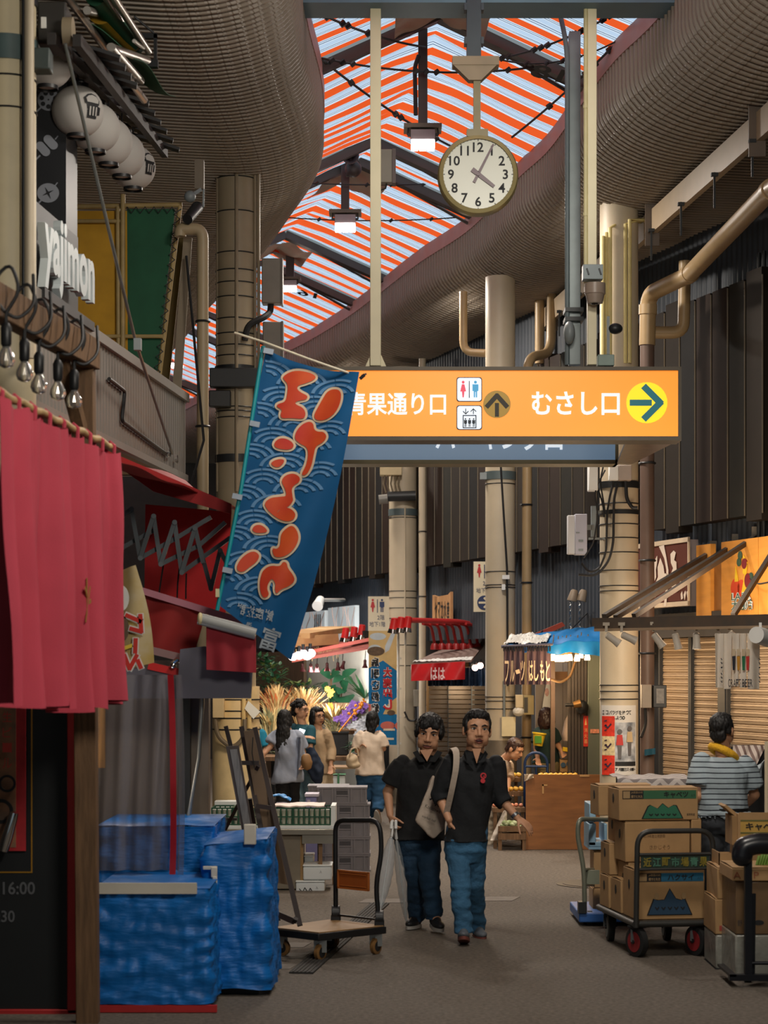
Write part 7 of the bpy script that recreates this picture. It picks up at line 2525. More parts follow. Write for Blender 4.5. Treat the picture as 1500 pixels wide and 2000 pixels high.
def head_prims(mb,c,R,s=1.0):
 def e(p,r):mb.ell(c+R@(V(p)*s),V(r)*s,R,20,12)
 def tb(a,b,r0,r1):mb.tube([c+R@(V(a)*s),c+R@(V(b)*s)],[r0*s,r1*s],10)
 e((0,.014,.032),(.074,.092,.080))
 e((0,-.020,-.030),(.063,.068,.078))
 e((0,-.020,.025),(.066,.070,.06))
 e((0,-.050,-.092),(.030,.030,.022))
 for q in (-1,1):
  e((q*.038,-.052,-.018),(.027,.024,.026))
  e((q*.042,-.022,-.060),(.022,.046,.032))
  e((q*.034,-.050,-.044),(.028,.027,.036))
  e((q*.076,.014,-.006),(.011,.022,.033))
  e((q*.030,-.074,.030),(.026,.012,.008))
  e((q*.013,-.094,-.032),(.010,.010,.008))
  e((q*.032,-.070,-.002),(.018,.012,.010))
 tb((0,-.080,.016),(0,-.104,-.026),.009,.012)
 e((0,-.104,-.028),(.012,.012,.010))
 e((0,-.080,-.056),(.026,.014,.007))
 e((0,-.078,-.070),(.023,.014,.008))
 e((0,-.072,-.045),(.026,.014,.012))
m_skin=M('skin',H(204,152,118),.55,var=.06,scale=8)
m_skin2=M('skin_light',H(208,158,124),.55,var=.05,scale=8)
m_hair=M('hair_black',H(22,20,20),.62,var=.3,scale=30,stretch=(1,1,.3))
m_eyew,m_eyed,m_brow,m_lip=M('eye_white',H(196,186,176),.3,var=0),M('eye_dark',H(22,16,14),.2,var=0),M('brow',H(40,32,28),.7,var=0),M('lip',H(140,82,72),.5,var=0)
m_mouth=M('mouth_dark',H(62,28,26),.6,var=0)
def face(t,c,R,s,mouth=0.0,brow_low=0.0):
 def tf(p):return c+R@(V(p)*s)
 w,d_,b,l=MB(),MB(),MB(),MB()
 for q in (-1,1):
  w.ell(tf((q*.031,-.0775,.006)),V((.0145,.006,.0056))*s,R,14,8)
  d_.ell(tf((q*.030,-.0815,.006)),V((.0065,.004,.0058))*s,R,12,8)
  pts=[(q*.013,-.0905,.025-brow_low),(q*.028,-.090,.031-brow_low*.4),(q*.047,-.077,.026)]
  b.tube([tf(p) for p in pts],[.0042*s,.005*s,.0028*s],6)
  d_.tube([tf((q*.017,-.0815,.008)),tf((q*.031,-.0835,.0125)),tf((q*.046,-.074,.008))],[.0022*s]*3,5)
 w.build('eye',m_eyew,t)
 d_.build('iris',m_eyed,t)
 b.build('eyebrow',m_brow,t)
 if mouth:
  l.ell(tf((0,-.0905,-.062)),V((.019,.006,.009*mouth))*s,R,14,8)
  l.build('open_mouth',m_mouth,t)
  MB().tube([tf((-.024,-.086,-.060)),tf((0,-.0945,-.0515)),tf((.024,-.086,-.060))],[.003*s,.005*s,.003*s],6).tube([tf((-.020,-.084,-.068)),tf((0,-.091,-.074)),tf((.020,-.084,-.068))],[.003*s,.0055*s,.003*s],6).build('lip',m_lip,t)
 else :
  l.tube([tf((-.024,-.086,-.063)),tf((0,-.0945,-.061)),tf((.024,-.086,-.063))],[.003*s,.0035*s,.003*s],6)
  l.build('mouth_line',m_mouth,t)
  MB().tube([tf((-.020,-.088,-.069)),tf((0,-.0925,-.070)),tf((.020,-.088,-.069))],[.003*s,.0055*s,.003*s],6).build('lip',m_lip,t)
def hair(t,c,R,s,style,vox,mat=None):
 mb=MB()
 def e(p,r):mb.ell(c+R@(V(p)*s),V(r)*s,R,20,12)
 e((0,.024,.046),(.081,.094,.082))
 if style=='short':
  e((0,-.030,.088),(.062,.050,.034))
  for q in (-1,1):e((q*.068,.020,.030),(.014,.052,.045));e((q*.071,-.012,.012),(.007,.014,.03))
  e((0,.088,.0),(.060,.026,.050))
 elif style=='fringe':
  e((0,-.046,.080),(.066,.044,.042));e((-.028,-.074,.058),(.034,.020,.030));e((.030,-.070,.060),(.032,.022,.026))
  for q in (-1,1):e((q*.072,.008,.020),(.018,.060,.052))
  e((0,.090,-.01),(.066,.030,.062))
 elif style=='curly':
  random.seed(2)
  for i in range(46):
   a,b=rnd(0,2*PI),rnd(-.1,1.45)
   e((.094*math.cos(a)*math.cos(b),.022+.104*math.sin(a)*math.cos(b)*(1 if math.sin(a)>0 else .75),.048+.078*math.sin(b)),(.019,)*3)
  e((0,.088,-.02),(.064,.030,.06))
 elif style=='bob':
  e((0,.050,-.035),(.092,.070,.115))
  for q in (-1,1):e((q*.078,.006,-.02),(.022,.052,.10))
  e((0,-.040,.085),(.062,.04,.034))
 elif style=='long':
  for q in (-1,1):e((q*.070,.01,-.02),(.026,.055,.09))
  e((0,.070,-.04),(.092,.050,.13));e((0,.098,-.19),(.095,.040,.16));e((.03,.110,-.30),(.070,.032,.13));e((-.02,.110,-.33),(.05,.03,.10))
 elif style=='shoulder':
  e((0,.070,-.05),(.080,.045,.10));e((0,.085,-.12),(.06,.035,.07))
  for q in (-1,1):e((q*.070,.02,0),(.02,.05,.06))
 elif style=='crew':
  for q in (-1,1):e((q*.066,.02,.02),(.014,.056,.05))
  e((0,.084,-.02),(.062,.026,.055));e((0,-.030,.082),(.058,.046,.034))
 Ri=R.transposed()
 def dp(v,n):
  q=(Ri@(v-c))*60
  return .009*noise.noise(V((q.x*1.2,q.y*1.2,q.z*.35)))+.006*noise.noise(V((q.x*2.6,q.y*2.6,q.z*.8)))
 if style=='curly':return smoothed(mb,'hair',mat or m_hair,t,vox*.8,0,lambda v,n:1.7*dp(v,n),ang=180)
 return smoothed(mb,'hair',mat or m_hair,t,vox,2,dp,ang=180)
def eul(yaw=0,pitch=0,roll=0):
 return (Matrix.Rotation(math.radians(yaw),3,'Z')@Matrix.Rotation(math.radians(pitch),3,'X')@Matrix.Rotation(math.radians(roll),3,'Y'))
def person(lab,d,J,hs=1.0,yaw=0,pitch=0,roll=0,style='short',skin=None,vox=.007,shirt=None,sleeve=.62,hem=None,bottom=None,shoes=None,face_=None,skirt=False,hands=(None,None),bulk=1.0,ease=.018,toes=((0,-1),(0,-1)),neck_d=.0,group=None,hairmat=None,collar=False,wr_amp=.007,leg_r=1.0):
 def j(n):
  px,py,*r=J[n]
  return P(px,py,d+(r[0] if r else 0))
 skin=skin or m_skin
 A_,B_=[0]*2,None
 sh,el,wr,hp,kn,an=[[j(n+k) for k in 'ab'] for n in ('sh','el','wr','hp','kn','an')]
 hd=j('hd')
 R=eul(yaw,pitch,roll)
 sm_,hm=(sh[0]+sh[1])/2,(hp[0]+hp[1])/2
 base=V(((an[0].x+an[1].x)/2,(an[0].y+an[1].y)/2,0))
 t=thing('person',lab,'person',base,group=group)
 up=(sm_-hm).normalized()
 rs=(sh[1]-sh[0]);ws=rs.length/2;rs.normalize()
 rh=(hp[1]-hp[0]);wh=rh.length/2+.085*bulk;rh.normalize()
 fs_=rs.cross(up).normalized()
 nk=sm_+up*.045+fs_*neck_d
 def secs(e,lo=-.12,hi=1.0):
  out=[]
  for f,w,dd in ((-.26,wh*.78,.085),(-.12,wh*.98,.115),(.0,wh,.118),(.2,wh*.93,.112),(.45,lerp(wh,ws,.6)*.94,.112),(.7,ws*.96,.118),(.86,ws*.95,.105),(.95,ws*.80,.088),(1.03,ws*.50,.07),(1.09,ws*.34,.06)):
   if f<lo-.001 or f>hi+.1:continue
   c=hm+(sm_-hm)*f
   r_=lerp(V(rh),V(rs),min(1,max(0,f))).normalized()
   out.append((c,r_*(w+e),fs_*(dd*bulk+e)))
  return out
 mb=MB()
 head_prims(mb,hd,R,hs)
 mb.tube([hd+R@V((0,.02,-.05))*hs,nk,nk-up*.06],[.05*hs,.056*hs,.07],16)
 loft(mb,secs(0,-.26))
 for i in range(2):
  taper(mb,sh[i]-up*.018,el[i],.038*bulk,.036)
  taper(mb,el[i],wr[i],.040,.027)
  taper(mb,hp[i],kn[i],.082,.054)
  taper(mb,kn[i],an[i],.054,.036)
  td=V((toes[i][0],toes[i][1],0)).normalized()
  mb.ell(an[i]+td*.06-V((0,0,.03)),(.035,.035,.03))
  hnd=hands[i]
  if hnd:
   dv_=V(hnd.get('dir',(wr[i]-el[i]))).normalized()
   hand(mb,wr[i],dv_,V(hnd.get('n',(0,1,0))),hnd.get('side',1 if i else -1),hnd.get('curl',.35),hnd.get('s',1.0))
  else :
   hand(mb,wr[i],(wr[i]-el[i]),V((.2 if i==0 else -.2,-1,0)),1 if i else -1,.3,.95)
 smoothed(mb,'body',skin,t,vox*.75,5)
 # clothes
 if bottom:
  mb=MB()
  ws_=[(c,r,f) for c,r,f in secs(.012,-.26,.1)]
  loft(mb,ws_)
  if skirt:
   c2=(an[0]+an[1])/2;k2=(kn[0]+kn[1])/2
   loft(mb,[(lerp(k2,c2,.55),rh*(wh*.95),fs_*.13),(k2,rh*(wh*1.0),fs_*.13),(hm,rh*wh,fs_*.125)])
  else :
   for i in range(2):
    hp2=hp[i]+(kn[i]-hp[i])*.04
    an2=an[i]-V((0,0,.02))
    taper(mb,hp2,kn[i],.100*leg_r,.076*leg_r)
    mb.tube([kn[i],lerp(kn[i],an2,.55),an2],[.076*leg_r,.068*leg_r,.070*leg_r],18)
  def dpb(v,n):
   return .011*noise.noise(V((v.x*7,v.y*7,v.z*20)))*(.6+.8*max(0,.9-v.z))+.005*noise.noise(V((v.x*22,v.y*22,v.z*30)))
  smoothed(mb,'skirt' if skirt else 'trousers',bottom,t,vox,3,dpb)
 if shirt:
  mb=MB()
  S=secs(ease,-.12 if hem is None else -9,1.0)
  if hem is not None:
   c=hm+up*-hem
   S=[(c,rh*(wh+ease+.012),fs_*(.125*bulk+ease))]+secs(ease,.0,1.0)
  loft(mb,S)
  for i in range(2):
   a,b,c=sh[i],el[i],wr[i]
   if sleeve<=1:
    e2=lerp(a,b,sleeve)
    mb.tube([a-up*.008,lerp(a,e2,.4),e2],[.062*bulk+ease*.3,.062*bulk+ease*.5,.060*bulk+ease*.9],18)
   else :
    e2=lerp(b,c,sleeve-1)
    mb.tube([a-up*.008,lerp(a,b,.5),b],[.064*bulk+ease*.3,.060*bulk+ease*.5,.056*bulk+ease*.4],18)
    mb.tube([b,e2],[.056*bulk+ease*.4,.050*bulk+ease*.4],18)
    mb.ell(b,.056*bulk+ease*.4)
   mb.ell(a-up*.012,.061*bulk)
  if collar:
   cd=(nk+up*.0)
   mb.tube([nk-up*.02,nk+up*.030],[.078,.072],20)
  def dps(v,n):
   return wr_amp*(1.4*noise.noise(V((v.x*6+v.z*5,v.y*6,v.z*4)))+.7*noise.noise(V((v.x*16,v.y*16,v.z*9+v.x*8))))
  smoothed(mb,'shirt',shirt,t,vox,3,dps)
 if shoes:
  for i in range(2):
   td=V((toes[i][0],toes[i][1],toes[i][2] if len(toes[i])>2 else 0)).normalized()
   Rf=frame3(td,V((0,0,1)))
   h=an[i]-V((0,0,.045))
   mb=MB()
   mb.ell(h+td*.01,(.040,.055,.045),Rf);mb.ell(h+td*.10-Rf@V((0,0,.012)),(.046,.09,.032),Rf);mb.ell(h+td*.05+Rf@V((0,0,.012)),(.036,.07,.036),Rf)
   so=smoothed(mb,'shoe',shoes[0],t,.008,2)
   mb=MB()
   c0=h+td*.065-Rf@V((0,0,.040))
   pts=[(.045*math.cos(a)*(1.0 if math.sin(a)>0 else .88),.125*math.sin(a)) for a in [k*PI/12 for k in range(24)]]
   fr9=Fr(c0,Rf@V((1,0,0)),td)
   mb.prism(pts,fr9,.024,-.012)
   mb.build('sole',shoes[1],so)
 if style:hair(t,hd,R,hs,style,vox*.9,hairmat)
 if face_:face(t,hd,R,hs,**face_)
 return t,dict(sh=sh,el=el,wr=wr,hp=hp,hd=hd,R=R,nk=nk,up=up,fs=fs_,rs=rs)
m_blackcloth=M('black_polo',H(21,24,28),.85,var=.12,scale=8,bump=.2,bscale=30)
m_blackcloth2=M('black_shirt',H(20,21,23),.9,var=.12,scale=8,bump=.2,bscale=30)
m_jeanl=M('jeans_blue',H(58,106,142),.85,var=.25,scale=5,bump=.25,bscale=60)
m_jeand=M('jeans_dark',H(32,62,88),.85,var=.22,scale=5,bump=.25,bscale=60)
m_shoeg,m_shoeb=M('shoe_grey',H(98,104,112),.6),M('shoe_black',H(28,28,30),.5)
m_solew,m_solered=M('sole_white',H(170,166,160),.6),M('sole_redbrown',H(120,66,58),.6)
# --- the man in front
tA,K=person('man in black polo with red chest mark and light blue jeans, carrying a tote bag',15.1,dict(hd=(932,1427,-.02),sha=(883,1483,.0),shb=(968,1487,0),ela=(857,1551,.02),elb=(976,1556,.0),wra=(877,1601,-.09),wrb=(1010,1597,-.06),hpa=(894,1643,0),hpb=(926,1643,0),kna=(899,1728,-.10),knb=(927,1727,.06),ana=(906,1816,-.10),anb=(931,1806,.34)),hs=1.27,yaw=6,pitch=-4,roll=3,style='short',vox=.0072,shirt=m_blackcloth,sleeve=1.32,hem=-.005,bottom=m_jeanl,shoes=(m_shoeg,m_solered),face_=dict(mouth=.9,brow_low=.004),hands=(dict(dir=(.18,.62,-1),n=(.9,.3,0),curl=.4,side=-1),dict(dir=(.85,-.25,-.62),n=(-.4,.5,-.6),curl=.32,side=1)),toes=((-.05,-1,.28),(.25,-1,0)),collar=True,bulk=1.04,leg_r=1.0,wr_amp=.011)
hdw,Rw=K['hd'],K['R']
fr_=Fr(P(943,1518,14.93),(1,0,0),(0,0,1));q=15/F
MB().ring(fr_,1*q,3*q,3.4*q,6*q,.008,0,20).disc(fr_,0,-7*q,4.5*q,.008).stroke(fr_,[(1*q,2*q),(5*q,2*q)],2*q,.008).build('chest_badge',M('badge_red',H(200,52,60),.7),tA)
mb=MB()
fq=K['nk']
for s_ in (-1,1):
 a=P(928+s_*20,1466,14.96);b=P(929+s_*3,1490,14.93);c=P(929+s_*17,1488,14.94)
 mb.add([a,b,c,P(929+s_*24,1473,14.99)]+[v+V((0,.012,0)) for v in (a,b,c,P(929+s_*24,1473,14.99))],[(0,1,2,3) if s_<0 else (3,2,1,0),(7,6,5,4) if s_<0 else (4,5,6,7),(0,4,5,1),(1,5,6,2),(2,6,7,3),(3,7,4,0)])
mb.build('collar',m_blackcloth,tA)
MB().prism([(-9*q,14*q),(9*q,14*q),(0,-15*q)],Fr(P(931,1476,14.965),(1,0,0),(0,0,1)),.006).build('open_neck',m_skin,tA)
wv=(K['wr'][1]-K['el'][1]).normalized()
MB().tube([K['wr'][1]-wv*.035,K['wr'][1]-wv*.012],.034,16).build('bracelet',M('bracelet_silver',H(170,176,180),.25,.9),tA)
# tote bag on his shoulder
t=thing('tote_bag','natural canvas tote bag with black lettering on the shoulder of the man in front','bag',P(842,1638,15.25))
m_canvas=M('canvas_beige',H(190,174,158),.85,var=.06,bump=.15)
def strap(pts,w,nm='strap'):
 mb=MB()
 for a,b in zip(pts[:-1],pts[1:]):mb.bar(a,b,w,.012,up=(0,1,0))
 return mb.build(nm,m_canvas,t)
sp_=bend([P(878,1478,15.20),P(884,1459,15.04),P(892,1468,14.93),P(891,1500,14.90),P(882,1545,14.94),P(872,1588,15.02)],.05,4)
MB().sheet(lambda u,v:(lambda i,f:lerp(sp_[i],sp_[min(i+1,len(sp_)-1)],f))(min(int(v*(len(sp_)-1)),len(sp_)-2),v*(len(sp_)-1)-min(int(v*(len(sp_)-1)),len(sp_)-2))+V(((u-.5)*.045,0,(u-.5)*.012)),3,40,.008).build('strap',m_canvas,t)
BG=[(846,1512),(866,1540),(870,1590),(868,1622),(848,1639),(836,1632),(812,1604),(824,1570)]
mb=MB()
q=15.2/F
bf=Fr(P(842,1575,15.24),(1,0,0),(0,0,1))
mb.prism([((a-842)*q,-(b-1575)*q) for a,b in BG],bf,.09,-.10)
o=smoothed(mb,'bag_body',m_canvas,t,.012,5,lambda v,n:.012*noise.noise(v*9))
mb=MB()
bf2=Fr(P(842,1575,15.2),(1,-.05,-.1),(.1,0,1))
mb.text('JA',bf2,4*q,18*q,w=14*q,h=16*q,t=.006,rot=-.3,bold=.06)
mb.text('A',bf2,12*q,6*q,w=9*q,h=10*q,t=.006,rot=-.2,bold=.05)
mb.text('Kanazawa',bf2,4*q,-4*q,w=32*q,h=7*q,t=.006,rot=-.28)
mb.text('market hall',bf2,-2*q,-24*q,w=28*q,h=5*q,t=.006,rot=-.28)
mb.build('lettering',m_ink,t)
# --- the man beside him
tB,K2=person('man in a loose black shirt and dark blue jeans carrying two clear umbrellas',15.75,dict(hd=(838,1433,-.06),sha=(786,1487,.0),shb=(884,1490,.05),ela=(757,1546,.03),elb=(900,1550,.1),wra=(762,1592,-.06),wrb=(900,1600,.0),hpa=(798,1632,0),hpb=(836,1632,0),kna=(812,1712,-.02),knb=(838,1712,-.14),ana=(815,1786,.18),anb=(848,1786,-.06)),hs=1.27,yaw=-4,pitch=6,roll=7,style='fringe',vox=.0076,shirt=m_blackcloth2,sleeve=.75,hem=.03,bottom=m_jeand,shoes=(m_shoeb,m_solew),face_=dict(mouth=0,brow_low=.006),hands=(dict(dir=(.3,-.25,-1),n=(.9,.4,0),curl=.75,side=-1),None),toes=((-.45,-1,0),(.3,-1,-.1)),bulk=1.1,ease=.03,wr_amp=.009,leg_r=1.05)
q=15.7/F
MB().prism([(-13*q,5*q),(13*q,7*q),(6*q,-7*q),(1*q,-17*q),(-7*q,-4*q)],Fr(P(833,1470,15.60),(1,0,0),(0,0,1)),.006).build('open_neck',m_skin,tB)
mb=MB()
for s_ in (-1,1):
 mb.sheet(lambda u,v,s_=s_:P(834+s_*lerp(lerp(4,20,v),lerp(16,30,v),u)*(1 if s_>0 else .92),lerp(lerp(1488,1466,v),lerp(1489,1470,v),u),15.59+.07*v),6,6,.008)
mb.build('collar',m_blackcloth2,tB)
# umbrellas
m_umb=bpy.data.materials.new('clear_umbrella')
m_umb.use_nodes=True
_t=m_umb.node_tree;_b=_t.nodes['Principled BSDF']
_b.inputs['Base Color'].default_value=(*H(176,184,190),1);_b.inputs['Roughness'].default_value=.25
_tr=_t.nodes.new('ShaderNodeBsdfTransparent');_mx=_t.nodes.new('ShaderNodeMixShader');_mx.inputs[0].default_value=.42
_t.links.new(_tr.outputs[0],_mx.inputs[1]);_t.links.new(_b.outputs[0],_mx.inputs[2]);_t.links.new(_mx.outputs[0],_t.nodes['Material Output'].inputs[0])
for i,(a,b,lab,wmax) in enumerate(((P(768,1612,15.6),P(741,1786,15.3),'folded clear umbrella leaning left from the hand of the man with two umbrellas',.062),(P(771,1612,15.6),P(795,1812,15.85),'folded clear umbrella slanting right beside the jeans of the man with two umbrellas',.045))):
 t=thing('folded_umbrella',lab,'umbrella',b)
 dr=(b-a).normalized()
 MB().tube([lerp(a,b,.02),b],.006,8).build('shaft',m_white,t)
 pts=[lerp(a,b,f) for f in (.14,.18,.35,.6,.8,.93)]
 mb=MB()
 N_=20
 mb.tube([lerp(a,b,.15+.78*k/N_) for k in range(N_+1)],[max(.008,wmax*(math.sin(PI*min(1,(k/N_)*.9+.05))**.7)*(1-.25*k/N_))*(1+.06*math.sin(k*2.1)) for k in range(N_+1)],10)
 mb.build('canopy',m_umb,t,ang=20)
 MB().tube([lerp(a,b,.13),lerp(a,b,.04),a,a+V((-.005+.014*i,-.03,.035)),a+V((-.012+.02*i,-.07,.03)),a+V((-.016+.024*i,-.085,-.02))],.012,8).build('handle',m_white,t)
 MB().cyl(lerp(a,b,.95),b+dr*.01,.009,.007).build('tip',m_white,t)
 # --- the stallholder in stripes
m_stripe=M('shirt_stripes',H(150,164,172),.85,var=0,bump=.2,bscale=30)
stripes(m_stripe,2,[(0,H(158,172,180)),(.70,H(40,46,56)),(.92,H(158,172,180))],.040,noise_amt=.05)
tC,K3=person('stallholder seen from behind in a striped shirt with a yellow towel round the neck',15.15,dict(hd=(1411,1426,-.0),sha=(1371,1486,.02),shb=(1455,1492,0),ela=(1362,1555,-.06),elb=(1474,1552,.05),wra=(1385,1590,.25),wrb=(1450,1578,.22),hpa=(1393,1600,0),hpb=(1434,1600,0),kna=(1391,1712,0),knb=(1436,1712,0),ana=(1390,1818,.02),anb=(1438,1818,.02)),hs=1.06,yaw=150,pitch=-8,roll=0,style='crew',vox=.0085,shirt=m_stripe,sleeve=.74,hem=-.055,bottom=M('trousers_charcoal',H(52,56,62),.8,var=.12),shoes=(m_shoeb,m_shoeb),toes=((-.1,1),(.1,1)),bulk=1.18,ease=.026,wr_amp=.012)
MB().tube([K3['nk']+V((.085*math.cos(a),.085*math.sin(a)*.9,.028+.055*math.sin(a)*-1*.35-.045*math.cos(a))) for a in [k*2*PI/28 for k in range(29)]],.031,12,cap=False).build('neck_towel',M('towel_yellow',H(232,176,40),.9,var=.12,scale=30,bump=.4,bscale=90),tC)
mb=MB();q=15.1/F
loft(mb,[(P(1413,1584,15.15),V((.185,0,0)),V((0,.165,0))),(P(1413,1577,15.15),V((.187,0,0)),V((0,.167,0)))])
mb.build('belt',m_black,tC)
t=thing('white_sheet','white plastic sheet held up in front of the stallholder in stripes','sheet',P(1480,1535,15.6))
def shf(u,v):
 p=P(lerp(lerp(1465,1492,u),lerp(1468,1486,u),v),lerp(lerp(1508,1484,u),lerp(1520,1534,u),v),15.5)
 p.y+=.04*math.sin(u*6+v*5);return p
MB().sheet(shf,14,12,.004).build('sheet',M('sheet_white',H(206,216,222),.5,trans=.2),t,ang=80)
# --- group at the flower shop
m_grey=M('shirt_greyblue',H(160,168,184),.85,var=.08,bump=.2,bscale=20)
tD,K4=person('woman with long black hair and a draped grey-blue shirt seen from behind',25.5,dict(hd=(556,1405,0),sha=(541,1432,0),shb=(582,1434,0),ela=(528,1458,-.05),elb=(592,1468,.05),wra=(516,1472,-.12),wrb=(590,1492,-.15),hpa=(551,1508,0),hpb=(573,1506,0),kna=(551,1560,0),knb=(573,1560,.05),ana=(552,1612,0),anb=(572,1612,.1)),hs=1.0,yaw=172,style='long',skin=m_skin2,vox=.011,shirt=m_grey,sleeve=.8,hem=.13,bottom=M('trousers_black',H(24,25,28),.8),shoes=(m_shoeb,m_shoeb),toes=((0,1),(.1,1)),ease=.03,wr_amp=.016)
MB().sheet(lambda u,v:P(lerp(580,lerp(590,597,v),u),lerp(1440,lerp(1520,1478,u),v),25.35+.06*math.sin(u*6+v*3)),10,12,.006).build('drape',m_grey,tD,ang=80)
m_teal=M('tee_teal',H(30,84,96),.85,var=.08,bump=.15)
tE,K5=person('curly haired man with glasses in a teal tee shirt pointing to the right',26.2,dict(hd=(587,1387,0),sha=(574,1420,.08),shb=(607,1422,-.06),ela=(574,1462,.0),elb=(606,1462,-.14),wra=(590,1440,-.30),wrb=(603,1478,-.2),hpa=(580,1500,.04),hpb=(602,1502,-.02),kna=(583,1552,.0),knb=(603,1552,0),ana=(582,1612,.1),anb=(600,1610,0)),hs=1.04,yaw=62,pitch=3,style='curly',skin=m_skin2,vox=.010,shirt=m_teal,sleeve=.8,hem=.0,bottom=M('jeans_faded',H(110,140,152),.85,var=.2,scale=5),shoes=(m_shoeb,m_solew),face_=dict(mouth=0),hands=(dict(dir=(1,-.2,.05),n=(0,.3,-1),curl=.25,side=-1),None),toes=((.6,-.6),(.6,-.6)))
m_spec=M('spectacle_frame',H(60,40,36),.4,var=0)
def specs(t,c,R,s):
 mb=MB()
 for q_ in (-1,1):
  mb.tube([c+R@(V((q_*.032+.020*math.cos(a),-.094,.004+.017*math.sin(a)))*s) for a in [k*2*PI/16 for k in range(17)]],.0026,5,cap=False)
  mb.tube([c+R@(V((q_*.052,-.090,.006))*s),c+R@(V((q_*.078,.0,.006))*s)],.0026,5)
 mb.tube([c+R@(V((-.012,-.095,.006))*s),c+R@(V((.012,-.095,.006))*s)],.0026,5)
 mb.build('glasses',m_spec,t)
specs(tE,K5['hd'],K5['R'],1.04)
t=thing('smartphone','lit phone screen held by the curly haired man','phone',P(585,1432,25.85))
MB().box(P(588,1431,25.75),(.075,.012,.10),eul(0,-30,20)).build('case',emi('phone_glow',(.85,.92,1.0),1.6),t)
t=thing('navy_jacket','navy jacket hanging over the arm of the curly haired man','jacket',P(615,1530,25.95))
mb=MB().ell(P(613,1494,25.92),(.10,.07,.24),eul(0,0,-14)).ell(P(622,1508,25.9),(.07,.06,.16)).ell(P(608,1476,25.92),(.07,.06,.1))
smoothed(mb,'cloth',M('jacket_navy',H(30,42,62),.85,var=.15),t,.014,3,lambda v,n:.018*noise.noise(v*14))
t=thing('shoulder_bag','brown shoulder bag between the long haired woman and the navy jacket','bag',P(598,1506,25.3))
smoothed(MB().ell(P(599,1488,25.25),(.075,.05,.11),eul(0,0,-10)),'body',M('bag_brown',H(150,112,70),.6,var=.1),t,.014,3,lambda v,n:.010*noise.noise(v*16))
m_beige=M('jacket_beige',H(184,156,122),.85,var=.12,bump=.2,bscale=24)
tF,K6=person('woman with black hair and glasses in a beige jacket and skirt',26.8,dict(hd=(620,1399,0),sha=(606,1429,.05),shb=(637,1431,-.05),ela=(607,1465,.1),elb=(647,1464,-.06),wra=(612,1492,.0),wrb=(646,1494,-.16),hpa=(612,1502,.02),hpb=(636,1502,-.02),kna=(614,1556,0),knb=(636,1556,0),ana=(615,1606,0),anb=(635,1606,0)),hs=1.02,yaw=38,pitch=2,roll=-3,style='bob',skin=m_skin2,vox=.011,shirt=m_beige,sleeve=1.75,hem=.06,bottom=M('skirt_sand',H(206,184,150),.85,var=.06),skirt=True,shoes=(m_shoeb,m_shoeb),face_=dict(mouth=0),toes=((.5,-1),(.5,-1)))
specs(tF,K6['hd'],K6['R'],1.02)
MB().box(P(640,1440,26.62),(.07,.02,.04)).build('pocket_flap',m_beige,tF)
m_wtee=M('tee_white',H(226,206,184),.85,var=.05,bump=.2,bscale=20)
tG,K7=person('woman in a white tee shirt and blue jeans walking away, seen from behind',26.8,dict(hd=(729,1407,0),sha=(704,1435,0),shb=(743,1436,0),ela=(698,1466,.0),elb=(749,1462,.0),wra=(703,1462,-.05),wrb=(744,1442,.2),hpa=(712,1510,0),hpb=(736,1510,0),kna=(714,1556,.05),knb=(740,1558,-.02),ana=(720,1590,.25),anb=(737,1580,-.10)),hs=1.0,yaw=158,pitch=-4,style='shoulder',skin=m_skin2,vox=.011,shirt=m_wtee,sleeve=.88,hem=.02,bottom=M('jeans_mid',H(40,84,122),.85,var=.25,scale=5),shoes=(M('shoe_tan',H(150,120,96),.6),m_solew),toes=((.1,1),(.15,.5,-.9)),ease=.03,wr_amp=.012,bulk=1.06,leg_r=1.2)
t=thing('handbag','cream handbag on the elbow of the woman in the white tee shirt','bag',P(688,1500,26.6))
smoothed(MB().ell(P(687,1486,26.6),(.085,.06,.10),eul(0,0,12)).ell(P(691,1494,26.6),(.09,.06,.05)),'body',M('bag_cream',H(208,184,150),.6,var=.1),t,.014,3,lambda v,n:.012*noise.noise(v*15))
MB().tube(bend([P(682,1476,26.55),P(686,1462,26.55),P(697,1460,26.6),P(700,1476,26.6)],.05),.01,8).build('strap',bpy.data.materials['bag_cream'],t)
# partly hidden shopper at the far left
person('shopper in turquoise behind the cream side panel, mostly hidden',27.4,dict(hd=(489,1398,0),sha=(474,1428,0),shb=(510,1430,0),ela=(470,1462,0),elb=(519,1462,-.05),wra=(478,1490,-.1),wrb=(512,1484,-.2),hpa=(482,1502,0),hpb=(502,1502,0),kna=(482,1556,0),knb=(502,1556,0),ana=(482,1596,0),anb=(502,1596,0)),yaw=100,style='short',vox=.013,shirt=M('tee_turquoise',H(26,134,164),.85),sleeve=.9,hem=.0,bottom=m_jeand,shoes=(m_shoeb,m_shoeb),toes=((1,0),(1,0)))
